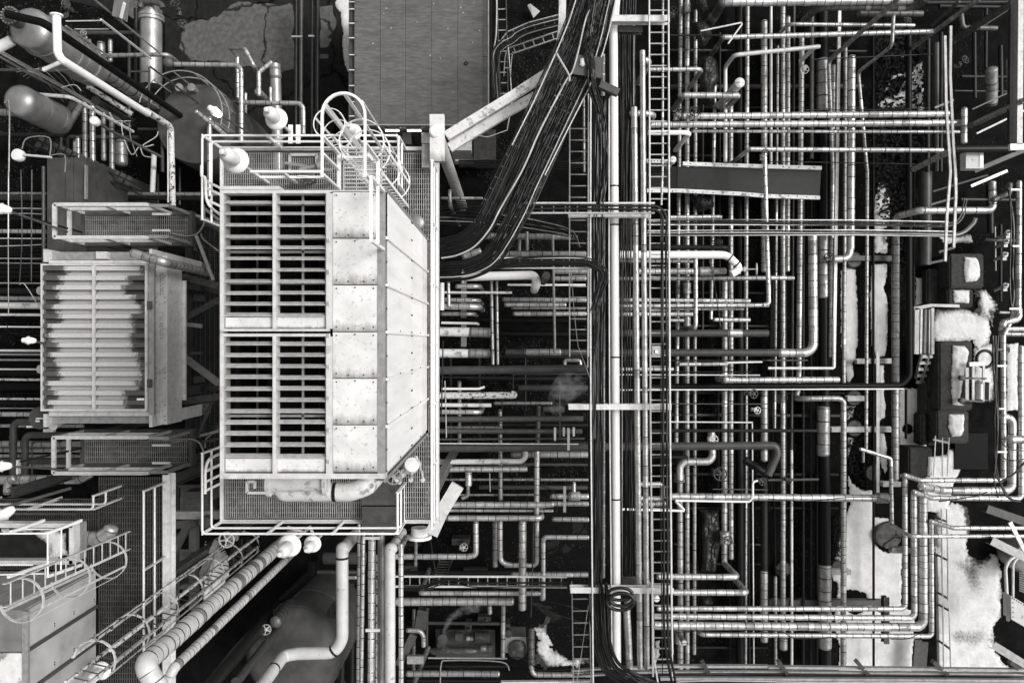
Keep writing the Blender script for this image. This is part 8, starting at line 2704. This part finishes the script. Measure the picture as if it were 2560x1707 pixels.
# ================================================================ dim pipework in the shaded gaps
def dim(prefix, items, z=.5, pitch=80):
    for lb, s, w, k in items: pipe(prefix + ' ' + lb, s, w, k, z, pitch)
T(3, 0)
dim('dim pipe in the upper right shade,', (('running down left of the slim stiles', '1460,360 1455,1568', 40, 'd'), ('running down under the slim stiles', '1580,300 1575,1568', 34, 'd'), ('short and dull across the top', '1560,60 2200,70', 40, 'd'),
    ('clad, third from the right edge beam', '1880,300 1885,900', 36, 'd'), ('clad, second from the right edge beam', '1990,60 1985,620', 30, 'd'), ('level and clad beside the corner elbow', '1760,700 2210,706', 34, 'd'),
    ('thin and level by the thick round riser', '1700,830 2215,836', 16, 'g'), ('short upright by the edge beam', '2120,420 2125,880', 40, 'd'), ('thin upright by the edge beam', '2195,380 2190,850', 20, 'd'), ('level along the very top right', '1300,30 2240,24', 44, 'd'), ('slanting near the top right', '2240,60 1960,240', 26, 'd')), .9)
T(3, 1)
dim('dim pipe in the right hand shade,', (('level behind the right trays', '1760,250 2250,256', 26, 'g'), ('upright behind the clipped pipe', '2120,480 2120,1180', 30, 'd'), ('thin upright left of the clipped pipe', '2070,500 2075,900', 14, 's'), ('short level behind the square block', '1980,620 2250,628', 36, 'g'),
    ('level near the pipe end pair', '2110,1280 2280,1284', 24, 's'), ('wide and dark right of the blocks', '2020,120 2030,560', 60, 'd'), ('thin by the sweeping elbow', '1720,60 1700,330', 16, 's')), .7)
for i, (x, y) in enumerate(((2160, 640), (2155, 1040), (2180, 560), (2150, 760))):
    q = Q(x, y, 1.2)
    b = MB()
    b.lathe([(.05, -.5), (.05, 0), (.09, 0), (.09, .08), (.03, .1), (.03, .2), (0, .2)], q, (0, .2, 1), 12)
    b.box((q.x - .06, q.y - .16, 1.1), (q.x + .06, q.y - .06, 1.25))
    one(b, 'gauge_valve', 'steel', 'small instrument valve in the shade beside the clipped pipe, ' + ('third from the top', 'lowest', 'topmost', 'second from the bottom')[i], 'valve', 40)
valve('dim spoked wheel in the upper right shade', 1800, 545, 1.6, 36, (.3, .3, 1), m='paint_mid', c=3, r=0)
valve('dim wheel by the slanting risers at the right edge', 1270, 190, 1.6, 36, (.3, .3, 1), m='paint_mid', c=3, r=0)
T(2, 0)
dim('dim lower pipe in the right half,', (('level between the second and third cross pipes', '1440,460 #30 900,470', 22, 'g'), ('level beneath the U shaped cross pipe', '1440,795 #30 860,790', 46, 'g'), ('level low beneath the long pair', '1440,980 #30 900,985', 20, 'd'), ('level just above the cover plate', '1440,1420 2060,1425', 26, 'd'),
    ('level low beneath the crossing trays', '#21 1440,510 #31 900,505', 18, 'd'), ('level low under the white bend', '#21 1440,1100 2300,1105', 26, 'd'), ('level beneath the end capped pipes', '#21 1440,1400 2334,1405', 20, 'g'), ('level low beneath the clad open end', '#22 1460,480 #32 700,485', 20, 'd'),
    ('level low above the hook pipe', '#22 1460,680 #32 650,690', 30, 'g'), ('level low under the hook pipe', '#22 1460,1220 #32 640,1225', 34, 'd'), ('level low beneath the large clad cross pipe', '#22 1460,1530 #32 640,1530', 24, 'd'), ('level low above the four bent pipes', '#23 1470,480 2300,484', 22, 'd'),
    ('level low under the four bent pipes', '#23 1480,1240 2330,1244', 26, 'd'), ('level low by the mottled lower stub', '#23 1480,300 2330,306', 18, 'g')), .3)
dim('dim upright pipe between the ground pipes,', (('left of the tarpaulin', '#20 1740,600 #21 1740,1500', 20, 'g'), ('right of the tarpaulin', '#20 1895,300 #21 1890,1500', 26, 'd'), ('left of the white bend', '#21 1560,300 #22 1560,1500', 20, 'd'), ('beside the spoked wheel', '#22 1880,100 #22 1878,1400', 26, 'd'),
    ('right of the narrow hugging pipe', '#20 2040,100 #22 2040,1500', 20, 'g'), ('beside the black pipe, lower', '#23 1990,-40 #23 1990,1400', 22, 'd'), ('near the dashed channel', '#30 60,400 #32 30,1400', 18, 'd'), ('between the dull twins', '#30 160,100 #32 165,1500', 16, 'd'), ('near the big half clad pipe', '#30 450,140 #33 440,1400', 26, 'd')), .35)
T(2, 2)
dim('dim lower pipe left of the rack,', (('level under the dark gap', '-420,150 690,155', 30, 'd'), ('level in the steam', '-400,350 690,352', 34, 'd'), ('level under the smooth grey pair', '-500,770 690,775', 30, 'd'), ('level under the longest dark pipe', '-450,960 690,930', 24, 'd'), ('level below the box coupling', '-300,1340 690,1345', 40, 'g'),
    ('level above the collared pipe', '-400,1130 690,1135', 26, 'g'), ('upright behind the steam', '430,360 432,900', 28, 'd'), ('upright under the clad patches', '120,150 122,640', 24, 'd'), ('second upright under the clad patches', '-300,120 -298,900', 34, 'd'), ('upright near the platform', '-480,380 -478,1000', 36, 'k'), ('upright below the tool chest', '-560,60 -558,1568', 26, 'd')), .8)
T(1, 3)
dim('dim pipe in the dark bottom middle,', (('level behind the tall columns', '620,640 930,644', 40, 'd'), ('level under the bottom tray', '1280,560 #23 690,556', 34, 'd'), ('level behind the pump', '1560,1020 2220,1026', 30, 'g'), ('upright beside the pump', '1560,880 1556,1300', 26, 'g'), ('level above the bottom rails', '1380,1410 2300,1414', 24, 'd'), ('upright by the foil elbow', '1440,900 1436,1500', 36, 'x'),
    ('upright left of the tall columns', '880,640 876,1568', 40, 'd'), ('upright behind the S bend', '640,1300 800,1568', 50, 'd'), ('level near the grey cabinet', '2240,1240 #23 180,1246', 30, 'd'), ('level at the far bottom', '1380,1545 2300,1548', 20, 'd'), ('short level behind the columns', '1280,300 1500,304', 40, 'd'), ('upright behind the drop pipe', '1560,80 1640,600', 22, 'd')), .6)
for i, (x, y, w, h, z) in enumerate(((1860, 300, 160, 60, .8), (2000, 560, 220, 50, .4), (1400, 560, 120, 90, .6), (1560, 700, 100, 60, .5), (2080, 1000, 120, 40, .5), (1930, 1090, 60, 50, .9), (2290, 1120, 60, 120, .9))):
    q = Q(x, y, z)
    ww, hh = px(w, z) / 2, px(h, z) / 2
    b = MB()
    b.box((q.x - ww, q.y - hh, .02), (q.x + ww, q.y + hh, z * .7))
    b.lathe([(hh * .5, z * .7), (hh * .6, z * .75), (hh * .6, z), (0, z + .02)], (q.x + ww * .3, q.y, 0), (0, 0, 1), 14)
    one(b, 'machine', 'block' if i % 2 else 'paint_mid', 'low dark machine base in the bottom middle, ' + ('near the dark hand wheel', 'under the pale tray', 'by the dropping leg', 'left of the steam jet', 'behind the steam jet', 'above the motor', 'right of the vertical clad pipe')[i], 'machine', 40)
T(0, 0)
dim('dim pipe in the top left corner shade,', (('level under the floodlight', '560,300 1270,304', 40, 'g'), ('upright beside the thick grey pipe', '1240,80 1238,900', 40, 'd'), ('second upright beside the thick grey pipe', '1180,380 1178,1200', 30, 'g'), ('level behind the pale row', '640,1250 1260,1254', 36, 'g'), ('level above the left vessel', '-40,640 700,650', 30, 'g'), ('level below the left vessel', '-40,1230 600,1236', 46, 'd'),
    ('upright under the left vessel', '620,1260 618,1568', 40, 'd'), ('short and clad by the row foot', '690,1290 690,1480', 44, 'k'), ('level by the tank foot', '1260,1180 1480,1184', 30, 'g'), ('upright right of the tank', '2240,850 2238,1568', 30, 'k'), ('short level right of the tank', '2100,930 2334,934', 34, 'g'), ('upright left of the row', '560,1250 556,1568', 26, 'g')), 1.2)
for i in range(7):
    wire('thin dark line in the top left tangle, ' + ('first', 'second', 'third', 'fourth', 'fifth', 'sixth', 'seventh')[i] + ' from the vessel', '%d,%d@5 %d,%d %d,%d@3' % (60 + 30 * i, 600 + 20 * i, 300 + 40 * i, 700 - 15 * i, 520 + 60 * i, 900 + 30 * i), 7, 's' if i % 2 else 'm', 5, name='rod', cat='rod', k=4)
T(0, 1)
dim('dim pipe in the gap above the small side platform,', (('level and dull', '1080,200 2000,204', 36, 'k'), ('level and dark', '1080,240 1990,246', 40, 'd'), ('upright and dark, left', '1440,20 1438,300', 26, 'd'), ('upright and dark, right', '1640,-40 1638,300', 20, 'g'), ('bent beside the stair foot', '1070,270 1070,110 1110,80 1290,170', 30, 'g')), 2.0)
T(0, 2)
dim('dim pipe under the lower left walkway,', (('level, upper', '1540,1230 2000,1226', 36, 'd'), ('level, lower', '1560,1330 2000,1326', 30, 'g'), ('upright', '1620,1200 1618,1568', 40, 'd')), 2.0)
